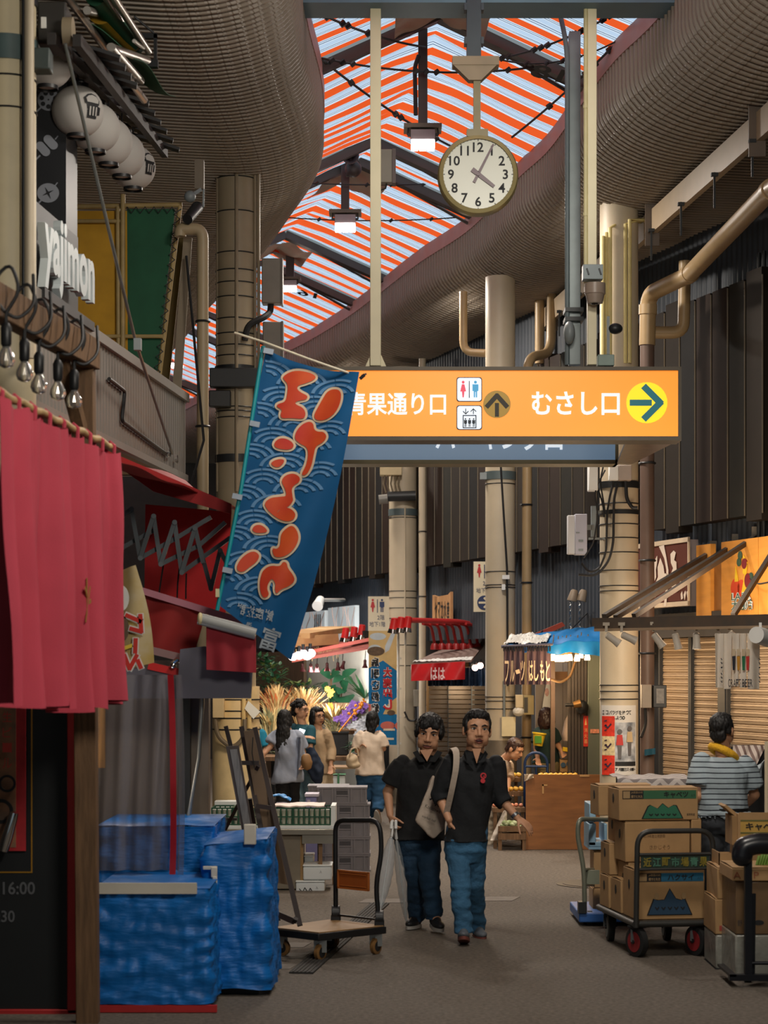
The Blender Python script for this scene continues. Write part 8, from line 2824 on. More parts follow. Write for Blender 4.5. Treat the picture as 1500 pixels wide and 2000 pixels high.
# --- fruit stall: bending shopper and stallholder
m_fine=M('top_finestripe',H(220,196,168),.85,var=0)
stripes(m_fine,2,[(0,H(228,206,180)),(.6,H(150,124,104))],.016)
tH,K8=person('shopper with short brown hair bending over the fruit in a fine striped top',23.6,dict(hd=(1006,1464,-.12),sha=(975,1484,-.10),shb=(993,1492,.12),ela=(975,1520,-.25),elb=(992,1523,-.02),wra=(985,1545,-.34),wrb=(991,1549,-.16),hpa=(955,1540,.0),hpb=(966,1542,.16),kna=(958,1592,-.02),knb=(966,1592,.14),ana=(955,1646,.02),anb=(963,1646,.16)),hs=1.02,yaw=58,pitch=26,style='crew',skin=m_skin2,vox=.010,shirt=m_fine,sleeve=.92,hem=-.08,bottom=M('trousers_pale',H(190,176,156),.85),shoes=(m_shoeb,m_shoeb),face_=dict(mouth=0),toes=((1,0),(1,0)),hairmat=M('hair_brown',H(66,44,34),.5,var=.3,scale=30))
mb=MB();loft(mb,[(P(957,1572,23.65),V((.16,0,0)),V((0,.14,0))),(P(960,1530,23.64),V((.165,0,0)),V((0,.145,0))),(P(968,1510,23.62),V((.15,0,0)),V((0,.13,0)))])
mb.build('patterned_apron',M('apron_floral',H(60,84,120),.8,var=.6,scale=26,col2=H(220,200,70)),tH)
tI,K9=person('stallholder with bobbed hair in a dark green tee shirt behind the fruit counter',24.2,dict(hd=(1068,1402,0),sha=(1053,1427,.05),shb=(1080,1428,-.05),ela=(1047,1458,.0),elb=(1088,1452,.0),wra=(1050,1480,-.12),wrb=(1096,1466,-.10),hpa=(1059,1492,0),hpb=(1077,1492,0),kna=(1060,1550,0),knb=(1077,1550,0),ana=(1060,1630,0),anb=(1078,1630,0)),hs=1.0,yaw=150,style='bob',skin=m_skin,vox=.011,shirt=M('tee_darkgreen',H(34,58,56),.85),sleeve=.8,hem=-.02,bottom=M('trousers_khaki',H(140,128,92),.85),shoes=(m_shoeb,m_shoeb),toes=((0,1),(0,1)),hairmat=M('hair_darkbrown',H(44,24,20),.5,var=.2))
t=thing('yellow_box','flat yellow box in the hand of the fruit stallholder','box',P(1110,1470,23.95))
MB().box(P(1112,1465,24.0),(.16,.05,.05),eul(0,0,10)).build('box',M('box_yellow',H(240,200,30),.5),t,.004)
# ================================================================ goods and carts
def local(d,px,py=None,ang=0.0):
 """frame at a floor point: x to the right, y away, turned by ang degrees"""
 o=V((X(px,d),d,0))
 c,s_=math.cos(math.radians(ang)),math.sin(math.radians(ang))
 return o,V((c,s_,0)),V((-s_,c,0))
def carton(lab,fr,a0,b0,a1,b1,dep,mat=None,holes=True,flaps=False,prints=None,group=None,gap=True):
 """cardboard box: front face from (a0,b0) to (a1,b1) on frame fr, going dep metres back (fr.n points to the viewer)"""
 c=fr.p((a0+a1)/2,b0,-dep/2)
 t=thing('carton',lab,'cardboard box',c,group=group)
 R=Matrix((fr.r,-fr.n,fr.u)).transposed()
 m=mat or m_card
 MB().box(fr.p((a0+a1)/2,(b0+b1)/2,-dep/2),(a1-a0,dep,b1-b0),R).build('box',m,t,.006)
 # lid flaps that meet over the middle, slightly sprung
 mb=MB()
 for s_ in (0,1):
  f0,f1=(0.004,dep*.492) if s_==0 else (dep*.508,dep-.004)
  z0,z1=(b1+.002,b1+.010) if s_==0 else (b1+.010,b1+.002)
  q=[fr.p(a0+.003,z0,-f0),fr.p(a1-.003,z0,-f0),fr.p(a1-.003,z1,-f1),fr.p(a0+.003,z1,-f1)]
  mb.add(q+[v+fr.u*.004 for v in q],[(3,2,1,0),(4,5,6,7),(0,1,5,4),(1,2,6,5),(2,3,7,6),(3,0,4,7)])
 mb.build('lid_flap',m,t)
 if holes:
  fl_=Fr(fr.p(a0,(b0+b1)/2,-dep/2),-fr.n*-1,fr.u)
  fs2=Fr(fr.p(a0-.001,b0+(b1-b0)*.68,-dep/2),fr.n,fr.u)
  fs2.n=-fr.r
  MB().disc(fs2,0,0,.022,.002,0,16,ry=.034).build('hand_hole',m_ink,t)
 if prints:prints(t)
 return t
m_pgreen,m_pblue2,m_pnavy=M('print_green',H(54,104,72),.7,var=.05),M('print_bluebox',H(28,96,128),.7,var=.05),M('print_darkblue',H(36,66,92),.7,var=.05)
def mountain(mb,fr,cx,b,w,h,m,tall):
 mb.m=1
 pk_=[(-.5,0),(-.36,.62 if tall else .80),(-.30,.9 if not tall else .56),(-.12,.66 if not tall else .58),(.0,1.0),(.14,.70 if not tall else .62),(.26,.88 if not tall else .56),(.34,.86 if not tall else .62),(.5,0)]
 mb.prism([(cx+a*w,b+c*h) for a,c in pk_],fr,.002,.003)
 mb.m=m
 mb.prism([(cx+a*w*.93,b+.03*h+c*h*.92) for a,c in pk_],fr,.002,.0055)
 mb.m=1
 for k in range(5):
  x=cx+(k-2)*w*.14
  mb.stroke(fr,[(x-.012,b+h*.30),(x,b+h*.22),(x+.012,b+h*.30)],.007,.002,.008)
  # ---- dark hand cart loaded with vegetable cartons
DT=14.30
ANG=8.0
oT,rT,aT=local(DT,1315,ang=ANG)
frT=Fr(oT,rT,(0,0,1))
t=thing('hand_cart','dark steel hand cart with red-rimmed wheels, loaded with vegetable cartons','cart',oT+aT*.5)
W2,LN=.275,1.05
m_cart=M('cart_grey',H(62,62,60),.45,.4,var=.12)
mb=MB()
zp=.235
for a in (-W2,W2):mb.tube([frT.p(a,zp,0),frT.p(a,zp,-LN)],.022,10)
for f in (0,-LN):mb.tube([frT.p(-W2,zp,f),frT.p(W2,zp,f)],.024,10)
mb.build('frame',m_cart,t)
MB().box(frT.p(0,zp+.012,-LN/2),(2*W2-.04,LN-.03,.014),Matrix((rT,aT,V((0,0,1)))).transposed()).build('deck',M('deck_board',H(96,82,66),.7,var=.2),t)
hp_=bend([frT.p(-W2,zp-.02,.03),frT.p(-W2+.005,.885,.05),frT.p(W2-.005,.885,.05),frT.p(W2,zp-.02,.03)],.11,7)
MB().tube(hp_,.019,12).build('handle',m_cart,t)
MB().tube([frT.p(-W2+.005,.722,.045),frT.p(W2-.005,.722,.045)],.012,8).tube([frT.p(-W2+.005,.620,.045),frT.p(W2-.005,.620,.045)],.010,8).build('rail',m_cart,t)
MB().rect(frT,-W2+.03,.628,W2-.03,.712,.008,.04).build('sign_board',M('board_green',H(40,58,48),.6,var=.4,scale=16),t)
mb=MB()
for i,ch in enumerate('近江町市場青果'):
 mb.m=i%2
 mb.text(ch,frT,-.20+i*.067,.670,w=.058,h=.066,t=.003,z0=.049,bold=.03)
mb.build('lettering',[M('letter_mustard',H(134,120,40),.6,var=.3,scale=30),M('letter_sea',H(70,120,100),.6,var=.3,scale=30)],t)
m_wred=M('wheel_red',H(136,36,40),.5)
for (a,f,red) in ((-W2+.03,-.06,1),(W2-.09,-.06,1),(-W2+.05,-LN+.16,0),(W2-.07,-LN+.16,0)):
 c=frT.p(a,.105,f)
 ax=(rT*.93+aT*.36*(1 if red else -.3)).normalized()
 mbw=MB().tube([c-ax*.026,c-ax*.022,c+ax*.022,c+ax*.026],[.085,.105,.105,.085],24)
 wh=mbw.build('wheel',m_rubber,t)
 MB().tube([c-ax*.029,c+ax*.029],.072,20).build('rim',m_wred if red else m_greypaint,wh)
 mb=MB().cyl(c-ax*.04,c+ax*.04,.014)
 for s_ in (-1,1):mb.bar(c+ax*.036*s_,V((c.x,c.y,zp-.02))+ax*.036*s_*.8+aT*.02,.03,.006)
 mb.bar(V((c.x,c.y,zp-.025))-ax*.05,V((c.x,c.y,zp-.025))+ax*.05,.09,.012)
 mb.build('caster_fork',m_dark,t)
 # cartons on the cart
zd=zp+.022
def pr_hakusai(t):
 mb=MB()
 f=Fr(frT.p(0,0,-.06),rT,(0,0,1))
 mb.m=0;mb.rect(f,-.07,zd+.265,.235,zd+.325,.0015,.0005)
 mb.m=1;mb.rect(f,-.235,zd+.265,-.07,zd+.325,.0015,.0005)
 mb.m=1;mb.text('ハクサイ',f,.07,zd+.295,w=.19,h=.042,t=.002,z0=.0025,bold=.02);mb.text('入り',f,.205,zd+.288,w=.03,h=.018,t=.002,z0=.0025)
 mb.m=3;mb.text('JA野菜の村',f,-.12,zd+.310,w=.085,h=.018,t=.002,z0=.0025);mb.text('畑でとれた',f,-.12,zd+.282,w=.085,h=.022,t=.002,z0=.0025,bold=.02);mb.rect(f,-.23,zd+.27,-.175,zd+.32,.001,.0025)
 mountain(mb,f,-.01,zd+.03,.33,.19,2,True)
 mb.m=3
 for cx in (-.105,.09):mb.disc(f,cx,zd+.165,.016,.002,.008,14,ry=.024)
 mb.build('print',[m_pblue2,m_ink,m_pnavy,M('carton_light',H(170,140,100),.8)],t)
carton('front carton with a blue HAKUSAI band and a blue mountain, on the dark hand cart',Fr(frT.p(0,0,-.06),rT,(0,0,1)),-.255,zd,.245,zd+.345,.34,prints=pr_hakusai)
f2=Fr(frT.p(0,0,-.42),rT,(0,0,1))
carton('carton on the cart deck directly behind the blue mountain carton',f2,-.21,zd,.20,zd+.36,.30)
def pr_plain(t):
 mb=MB()
 mb.text('2019年産出荷野菜',f2,-.02,zd+.555,w=.16,h=.024,t=.002,bold=.01)
 mb.text('さかじそう',f2,.02,zd+.475,w=.15,h=.03,t=.002)
 mb.build('print',M('print_faint',H(120,92,62),.8,var=0),t)
carton('plain tall carton with faint brown lettering in the middle of the cart stack',f2,-.235,zd+.37,.245,zd+.655,.30,prints=pr_plain)
carton('narrow plain carton standing right of the plain tall carton',f2,.256,zd+.40,.33,zd+.67,.30,holes=False)
def pr_cabbage(t):
 mb=MB()
 f=f2
 b=zd+.668
 mb.m=0;mb.rect(f,-.10,b+.155,.29,b+.215,.0015,.0005)
 mb.m=1;mb.rect(f,-.255,b+.155,-.10,b+.215,.0015,.0005)
 mb.m=1;mb.text('キャベツ',f,.14,b+.185,w=.18,h=.045,t=.002,z0=.0025,bold=.02);mb.text('入り',f,.265,b+.178,w=.03,h=.018,t=.002,z0=.0025)
 mb.m=3;mb.text('JA野菜の村',f,-.15,b+.20,w=.085,h=.018,t=.002,z0=.0025);mb.text('畑でとれた',f,-.15,b+.172,w=.085,h=.022,t=.002,z0=.0025,bold=.02);mb.rect(f,-.25,b+.16,-.20,b+.21,.001,.0025)
 mountain(mb,f,.04,b+.012,.31,.112,2,False)
 mb.m=1;mb.text('長野県産',f,.25,b+.04,w=.06,h=.018,t=.002)
 mb.build('print',[m_pgreen,m_ink,M('print_mtgreen',H(46,112,84),.7),M('carton_light2',H(170,140,100),.8)],t)
carton('top carton with a green KYABETSU band and a green mountain, on the cart stack',f2,-.28,zd+.668,.305,zd+.895,.32,prints=pr_cabbage)
f3=Fr(frT.p(0,0,-.76),rT,(0,0,1))
names_=['lowest of the four cartons at the back left of the cart','second from the bottom of the cartons at the back left of the cart','third from the bottom of the cartons at the back left of the cart','topmost carton at the back left of the cart, beside the green mountain carton']
for i,(a0,z0,z1) in enumerate(((-.27,zd,zd+.235),(-.265,zd+.245,zd+.475),(-.21,zd+.485,zd+.665),(-.345,zd+.68,zd+.90))):
 carton(names_[i],f3,a0,z0,a0+.40,z1,.26)
carton('small carton in front of the lowest back cartons on the left of the cart',Fr(frT.p(0,0,-.44),rT,(0,0,1)),-.262,zd,-.215,zd+.235,.28,holes=True)
# ---- blue platform trolley behind
DP_=16.0
t=thing('platform_trolley','blue platform trolley with a grey tube handle behind the dark cart','cart',(X(1200,DP_),DP_+.1,0))
m_bluep=M('trolley_blue',H(44,92,160),.45,var=.08)
MB().bb(P(1131,1802,DP_),V((X(1262,DP_),DP_+.8,Z(1783,DP_)))).build('deck',m_bluep,t,.01)
m_gt=M('tube_greygreen',H(118,122,108),.4,.3)
MB().tube(bend([P(1142,1785,DP_+.03),P(1141,1700,DP_+.03),P(1128,1632,DP_+.03),P(1130,1600,DP_+.03),P(1160,1600,DP_+.2),P(1215,1602,DP_+.7),P(1222,1640,DP_+.72),P(1226,1785,DP_+.72)],.14,6),.019,12).build('handle',m_gt,t)
MB().tube([P(1142,1698,DP_+.03),P(1160,1698,DP_+.3)],.012,8).tube([P(1142,1728,DP_+.03),P(1160,1728,DP_+.3)],.012,8).build('rail',m_gt,t)
MB().bb(P(1144,1727,DP_+.1),P(1170,1699,DP_+.13)).build('sign_board',M('board_greygreen',H(126,132,116),.5),t)
bx(MB(),1130,1762,1146,1784,DP_-.02,.1).build('hinge',m_dark,t)
for px,dd in ((1152,.08),(1240,.08),(1156,.7),(1244,.7)):
 c=V((X(px,DP_+dd),DP_+dd,.058))
 w_=MB().cyl(c-V((.018,0,0)),c+V((.018,0,0)),.058).build('wheel',m_rubber,t)
 MB().bb(c+V((-.03,-.02,.02)),V((c.x+.03,c.y+.02,Z(1802,DP_)+.005))).build('caster_fork',m_bluep,t)
for i,(a,b,z0,z1) in enumerate(((1158,1215,1783,1735),(1160,1215,1734,1660))):
 fq=Fr(P(a,z0,DP_+.28),(1,0,0),(0,0,1));q=(DP_+.28)/F
 carton(('plain carton on the blue trolley deck behind the cart cartons','second plain carton stacked on the blue trolley')[i],fq,0,.0 if i else .004,(b-a)*q,(z0-z1-1)*q,.32,holes=False)
t=thing('blue_crate','pale blue plastic crate on top of the blue trolley load','crate',P(1175,1660,DP_+.4))
m_pale=M('crate_paleblue',H(140,178,204),.45)
mb=MB()
for (a,b,c,e) in ((1151,1570,1164,1606),(1150,1609,1164,1652),(1150,1644,1185,1654),(1180,1609,1186,1652)):bx(mb,a,b,c,e,DP_+.26,.4)
mb.build('wall',m_pale,t,.006)
bx(MB(),1150,1654,1186,1659,DP_+.26,.4).build('base',m_pale,t)
# red crates and navy cloth right of the cart
t=thing('red_crate','red plastic crate on the floor between the dark cart and the right-hand cartons','crate',P(1382,1832,15.33))
m_rc=M('crate_red',H(196,30,34),.45,var=.06)
dd=15.33
mb=MB()
bx(mb,1362,1808,1398,1832,dd,.02);bx(mb,1362,1808,1398,1832,dd+.3,.02);bx(mb,1362,1808,1365,1832,dd,.3);bx(mb,1395,1808,1398,1832,dd,.3)
mb.build('wall',m_rc,t)
bx(MB(),1362,1829,1398,1832,dd,.3).build('base',m_rc,t)
t=thing('red_crate','red crate rim standing upright behind the handle of the dark cart','crate',P(1384,1700,15.4))
mb=MB()
bx(mb,1360,1698,1398,1716,15.45,.3)
mb.build('rim',m_rc,t)
bx(MB(),1362,1716,1396,1808,15.47,.28).build('body',M('crate_navy',H(40,52,74),.7,var=.25,scale=9),t)
bx(MB(),1381,1724,1390,1742,15.44,.02).build('label',m_white,t)
# ---- cartons and foam boxes at the right edge
dR=13.65
def fbox(lab,px0,py0,px1,py1,d,dep,mat,prints=None,holes=False,nm='carton',cat='cardboard box',group=None):
 q=d/F
 f=Fr(P(px0,py1,d),(1,0,0),(0,0,1))
 if nm=='carton':
  return carton(lab,f,0,0,(px1-px0)*q,(py1-py0)*q,dep,mat,holes,prints=(lambda t:prints(t,f,q)) if prints else None,group=group)
 t=thing(nm,lab,cat,f.p((px1-px0)*q/2,0,-dep/2))
 MB().bb(f.p(0,0,0),f.p((px1-px0)*q,(py1-py0)*q,-dep)).build('body',mat,t,.012)
 return t
m_wrapfoam=M('wrapped_foam',H(142,142,134),.28,var=.15,scale=6,bump=.5,bscale=12)
t=fbox('film-wrapped pale foam block under the carton with blue characters',1398,1826,1442,1893,dR+.08,.5,m_wrapfoam,nm='foam_block',cat='foam box')
MB().bb(P(1397,1897,dR+.06),P(1445,1893,dR+.06)+V((0,.5,0))).build('pallet',m_dark,t)
def pr_green(t,f,q):
 mb=MB()
 mb.m=0;mb.rect(f,14*q,52*q,42*q,62*q,.002);mb.text('緑',f,33*q,34*q,w=18*q,h=22*q,t=.002,bold=.03)
 mb.m=1;mb.rect(f,8*q,7*q,44*q,17*q,.002)
 mb.m=2;mb.text('野菜',f,28*q,57*q,w=18*q,h=7*q,t=.002,z0=.003)
 mb.build('print',[M('ink_navy',H(46,60,104),.7),M('ink_red',H(170,70,58),.7),m_card],t)
fbox('carton with blue characters and a red oval on the film-wrapped foam block',1397,1757,1446,1825,dR+.08,.5,m_card,pr_green)
def pr_scr(t,f,q):
 mb=MB();mb.stroke(f,[(12*q,10*q),(22*q,13*q),(30*q,9*q),(34*q,20*q)],1.2*q,.002);mb.stroke(f,[(8*q,46*q),(34*q,46*q)],1*q,.002)
 mb.build('print',M('ink_grey',H(104,86,62),.7),t)
fbox('plain carton with a scribbled line on the blue character carton',1401,1696,1446,1756,dR+.08,.46,m_card,pr_scr)
t=thing('open_carton','small open carton of vegetables on the scribbled carton','cardboard box',P(1430,1694,dR+.3))
mb=MB()
bx(mb,1404,1666,1452,1692,dR+.20,.01);bx(mb,1404,1664,1452,1692,dR+.50,.01);bx(mb,1404,1665,1406,1692,dR+.20,.3);bx(mb,1450,1665,1452,1692,dR+.20,.3)
bx(mb,1404,1689,1452,1692,dR+.20,.3)
mb.build('box',m_card,t)
mb=MB()
for i in range(9):mb.ell(P(1410+i*4.4,1674+3*math.sin(i*2),dR+.32),(.03,.04,.022),None,8,6)
mb.build('pale_roots',M('root_pale',H(186,150,110),.6,var=.2),t)['kind']='stuff'
dR2=13.2
t=fbox('large film-wrapped pale block under the dark wrapped carton at the right edge',1436,1826,1530,1906,dR2,.55,m_wrapfoam,nm='foam_block',cat='foam box')
def pr_dark(t,f,q):
 mb=MB();mb.disc(f,45*q,23*q,10*q,.002,ry=5*q);mb.build('hand_hole',m_ink,t)
 mb=MB();mb.text('野',f,8*q,22*q,w=9*q,h=11*q,t=.002);mb.build('print',M('ink_dk',H(60,56,58),.7),t)
fbox('dark film-wrapped carton on the large foam block at the right edge',1437,1722,1530,1825,dR2,.55,M('card_wrapped',H(112,88,62),.35,var=.15,bump=.2,bscale=10),pr_dark)
def pr_a2p(t,f,q):
 mb=MB();mb.text('A 2 P',f,27*q,12*q,w=50*q,h=13*q,t=.002);mb.build('print',M('ink_redbrown',H(150,84,56),.7),t)
t=fbox('shallow carton tray marked A 2 P on the dark wrapped carton',1430,1696,1530,1721,dR2-.02,.5,m_card,pr_a2p)
mb=MB()
random.seed(8)
for i in range(22):
 p=P(rnd(1445,1500),1696,dR2+rnd(.06,.4))
 mb.ell(p+V((0,0,.005)),(.035,.04,.02),None,8,6)
tag(mb.build('leaf_vegetables',M('veg_pale',H(176,184,150),.6,var=.3,scale=14)),'pale leafy vegetables lying on the shallow carton tray','vegetables',kind='stuff')
mb=MB()
for i in range(5):mb.tube([P(1478+5*i,1690,dR2+.1),P(1483+6*i,1672-3*i,dR2+.12)],.010,6)
tag(mb.build('spring_onions',M('onion_green',H(120,160,60),.5)),'green onion stalks sticking up from the shallow carton tray','vegetables','onion stalks')
t=thing('open_carton','open yellow-lined carton with bold black characters and a raised flap at the right edge','cardboard box',P(1470,1642,dR+.2))
dO=dR+.25
mb=MB()
bx(mb,1444,1587,1520,1642,dO,.012);bx(mb,1444,1587,1520,1642,dO+.34,.012);bx(mb,1441,1590,1444,1642,dO,.35);bx(mb,1444,1638,1520,1642,dO,.34)
mb.build('box',m_card,t)
MB().bb(P(1430,1650,dO+.02),P(1443,1588,dO+.3)).build('side_face',m_card2,t)
quad(MB(),[(1414,1575),(1419,1572),(1446,1594),(1440,1598)],dO+.05,.25).build('raised_flap',m_card,t)
q=dO/F
f_=Fr(P(0,0,dO-.002),(1,0,0),(0,0,1))
mb=MB()
mb.m=0
mb.rect(f_,1446*q,-1642*q,1520*q,-1602*q,.002)
mb.m=1
for (a,b,c,e) in ((1446,1604,1520,1601),(1446,1628,1520,1625)):mb.rect(f_,a*q,-b*q,c*q,-e*q,.002,.002)
mb.m=2
mb.text('キャベツ',f_,1490*q,-1614*q,w=68*q,h=15*q,t=.002,z0=.003,bold=.03)
mb.text('野菜',f_,1490*q,-1635*q,w=22*q,h=10*q,t=.002,z0=.003)
mb.build('print',[M('print_mustard',H(196,158,78),.7),M('print_olive',H(104,104,56),.7),m_ink],t)
fbox('plain carton holding up the open yellow-lined carton at the right edge',1444,1643,1520,1690,dO,.38,m_card2)
fbox('tall plain carton under the plain carton behind the right-hand stacks',1446,1691,1520,1888,dO+.12,.36,m_card2)
# black tubular trolley with a padded bar
dK=12.95
t=thing('tubular_trolley','black tubular trolley with a thick padded push bar at the right edge','cart',P(1480,1918,dK))
m_kb=M('tube_black',H(30,32,38),.35,.4,var=.1)
z=lambda py:Z(py,dK)
MB().tube(bend([P(1449,1672,dK),P(1452,1655,dK),P(1475,1648,dK),P(1560,1648,dK)],.1,6),.068,16).ell(P(1449,1672,dK),.066).build('padded_bar',M('pad_black',H(24,26,32),.3,var=.1),t)
MB().bar(P(1461,1912,dK+.02),P(1461,1668,dK+.02),.045,.045,up=(0,1,0)).bar(P(1469,1912,dK+.09),P(1471,1745,dK+.09),.03,.03,up=(0,1,0)).build('post',m_kb,t)
MB().bb(P(1425,1916,dK-.02),P(1540,1904,dK-.02)+V((0,.06,0))).bb(P(1425,1908,dK-.02),P(1437,1902,dK)+V((0,.45,0))).build('base_rail',m_kb,t)
MB().tube([P(1463,1881,dK+.04),P(1540,1881,dK+.04)],.012,8).build('rail',m_kb,t)
mb=MB()
for px in (1460,1530):mb.cyl(P(px,1910,dK+.2)-V((.02,0,0)),P(px,1910,dK+.2)+V((.02,0,0)),.03)
mb.build('wheel',m_rubber,t)
# ================================================================ goods in the middle left
# ---- metal table with green baskets of cups
DQ=18.6
t=thing('metal_table','low steel work table carrying green baskets in front of the flower shop','table',(X(530,DQ),DQ+.3,0))
m_ss=M('stainless',H(150,146,136),.35,.6,var=.12,scale=3)
ztab=Z(1620,DQ)
MB().bb((X(405,DQ),DQ,ztab-.05),(X(654,DQ),DQ+.70,ztab)).build('top',m_ss,t,.004)
MB().bb((X(590,DQ),DQ+.01,ztab-.13),(X(652,DQ),DQ+.04,ztab-.05)).build('apron',m_ss,t)
for px in (622,646):
 MB().bb((X(px,DQ),DQ+.05+.5*(px==646),0),(X(px+7,DQ),DQ+.09+.5*(px==646),ztab-.05)).build('leg',M('leg_wood_%d'%px,H(130,98,66),.6),t)
t=thing('steel_cabinet','beige steel cabinet under the table with the green baskets','cabinet',(X(540,DQ),DQ+.3,0))
MB().bb((X(500,DQ),DQ+.06,Z(1738,DQ)),(X(590,DQ),DQ+.66,ztab-.055)).build('body',M('cabinet_beige',H(136,126,110),.4,.3,var=.1),t,.006)
MB().bb((X(500,DQ),DQ+.10,0.0),(X(588,DQ),DQ+.66,Z(1738,DQ))).build('plinth',m_dark,t)
MB().bb((X(586,DQ),DQ+.055,Z(1736,DQ)),(X(592,DQ),DQ+.07,ztab-.06)).build('edge_strip',M('edge_tan',H(150,118,76),.5),t)
t=thing('foam_tray','wide white foam tray under the green baskets','tray',P(530,1612,DQ+.3))
MB().bb((X(408,DQ),DQ+.06,ztab+.001),(X(652,DQ),DQ+.69,ztab+.03)).build('tray',m_foam,t)
m_gb=M('basket_green',H(22,74,52),.45)
m_cup=M('cup_pale',H(196,198,176),.35,var=.12,scale=20)
zb3=ztab+.03
def basket(px0,px1,lab):
 x0,x1=X(px0,DQ),X(px1,DQ)
 y0,y1=DQ+.10,DQ+.48
 h=.155
 t=thing('green_basket',lab,'basket',((x0+x1)/2,(y0+y1)/2,zb3),group='green baskets of pale cups')
 mb=MB()
 n=max(3,int(round((x1-x0)/.052)))
 for zz in (zb3+.006,zb3+h*.5,zb3+h):
  for y in (y0,y1):mb.bb((x0,y-.005,zz-.006),(x1,y+.005,zz+.006))
  for x in (x0,x1):mb.bb((x-.005,y0,zz-.006),(x+.005,y1,zz+.006))
 for i in range(n+1):
  x=lerp(x0,x1,i/n)
  for y in (y0,y1):mb.bb((x-.006,y-.006,zb3),(x+.006,y+.006,zb3+h))
 for i in range(8):
  y=lerp(y0,y1,i/7)
  for x in (x0,x1):mb.bb((x-.006,y-.005,zb3),(x+.006,y+.005,zb3+h))
 mb.bb((x0,y0,zb3),(x1,y1,zb3+.006))
 mb.build('lattice',m_gb,t,smooth=False)
 return x0,x1,y0,y1,n
jar=thing('pale_cup','pale lidded cup in the green baskets','cup',(0,0,0),group='pale cups in the green baskets')
MB().lathe([(.018,0),(.021,.045),(.0225,.05),(.0225,.056),(.018,.058)],None,12).build('cup',m_cup,jar)
MB().lathe([(.0225,.0565),(.0235,.060),(.022,.066),(.012,.067)],None,12).build('lid',m_white,jar)
firstj=True
for a,b,lab in ((412,452,'green lattice basket of cups at the left, behind the boards'),(454,505,'green lattice basket of cups second from the left'),(536,570,'green lattice basket of cups right of the easel leg'),(572,645,'green lattice basket of cups at the right end of the steel table')):
 x0,x1,y0,y1,n=basket(a,b,lab)
 for lay in (0,1):
  for row in (0,1):
   for i in range(n):
    loc=V((lerp(x0,x1,(i+.5)/n),y0+.035+.055*row,zb3+.008+.070*lay))
    if firstj:jar.location=loc;firstj=False
    else :dup(jar,loc)
t=thing('foam_slab','white foam end slab beside the right green basket','foam slab',P(649,1615,DQ))
MB().bb((X(646,DQ),DQ+.08,zb3),(X(655,DQ),DQ+.55,zb3+.18)).build('slab',m_foam,t)
tag(MB().sheet(lambda u,v:V((lerp(X(534,DQ),X(632,DQ),u),lerp(DQ+.12,DQ+.62,v),zb3+.172+.012*nz(u*5,v*4))),16,8,.012).build('foam_sheet',M('foam_pink',H(236,214,206),.6,var=.06)),'pinkish white sheet lying over the green baskets','sheet')
tag(MB().sheet(lambda u,v:V((lerp(X(520,DQ+.8),X(570,DQ+.8),u),lerp(DQ+.50,DQ+.69,v),zb3+.20+.05*math.sin(PI*u)+.02*nz(u*6,v*5))),18,10,.008).build('blue_sheet',M('sheet_skyblue',H(60,140,210),.4,bump=.4,bscale=14)),'crumpled sky blue plastic sheet on the steel table beside the easel','sheet')
t=thing('foam_lid_pile','pile of white foam lids at the left end of the steel table','foam lids',P(450,1575,DQ+.6))
for i in range(2):MB().bb((X(412,DQ+.5)+.03*i,DQ+.52,zb3+.001+.10*i),(X(470,DQ+.5)-.02*i,DQ+.69,zb3+.095+.10*i)).build('lid',m_foam,t,.008)
# foam boxes under the table
for i,(a,b,c,e,dd,lab) in enumerate(((578,1720,634,1750,18.62,'white foam box on the floor with scribbled writing, lowest beside the steel cabinet'),(592,1689,648,1719,18.62,'white foam box stacked on the scribbled one'),(594,1671,612,1688,18.9,'small white foam box on top of the two foam boxes'))):
 q=dd/F
 t=thing('foam_box',lab,'foam box',P((a+c)/2,e,dd))
 MB().bb(P(a,e,dd),P(c,b+4,dd)+V((0,.34,0))).build('body',m_foam,t,.012)
 MB().bb(P(a-.7,b+4,dd)-V((0,.004,0)),P(c+.7,b,dd)+V((0,.345,0))).build('lid',m_foam,t,.008)
 if i<2:
  f_=Fr(P((a+c)/2,(b+e)/2+3,dd-.002),(1,0,0),(0,0,1))
  mb=MB()
  if i==0:
   mb.stroke(f_,[(-.10,.01),(-.07,-.02),(-.05,.02),(-.02,-.02),(.0,.015),(.02,-.015)],.006,.002)
  mb.text('入',f_,.03 if i else .06,.02,w=.02,h=.025,t=.002)
  mb.build('writing',m_ink,t)
  # ---- grey folding containers
DC=20.4
m_gc=M('container_grey',H(122,118,122),.5,var=.06)
m_gcd=M('container_slot',H(66,64,68),.6)
def container(px0,px1,py0,py1,d,lab,group='stacked grey folding containers'):
 q=d/F
 t=thing('folding_container',lab,'container',P((px0+px1)/2,py1,d),group=group)
 x0,x1=X(px0,d),X(px1,d)
 z0,z1=Z(py1,d)+.002,Z(py0,d)
 MB().bb((x0,d,z0),(x1,d+.36,z1-.012)).build('body',m_gc,t,.006)
 mb=MB()
 for z in (z0+.006,z1-.010):mb.bb((x0-.008,d-.012,z-.008),(x1+.008,d+.37,z+.008))
 for f in (.0,.09,.30,.36,.64,.70,.91,1.0):
  x=lerp(x0+.008,x1-.008,f)
  mb.bb((x-.007,d-.010,z0),(x+.007,d+.01,z1-.01))
 mb.bb((lerp(x0,x1,.36),d-.009,lerp(z0,z1,.45)),(lerp(x0,x1,.64),d+.01,lerp(z0,z1,.50)))
 mb.build('rib',m_gc,t)
 MB().bb((lerp(x0,x1,.39),d-.006,lerp(z0,z1,.55)),(lerp(x0,x1,.61),d+.01,lerp(z0,z1,.78))).build('handle_slot',m_gcd,t)
ys=[1700,1664,1630,1602,1570,1538]
ys=[1702,1669,1636,1603,1570,1537]
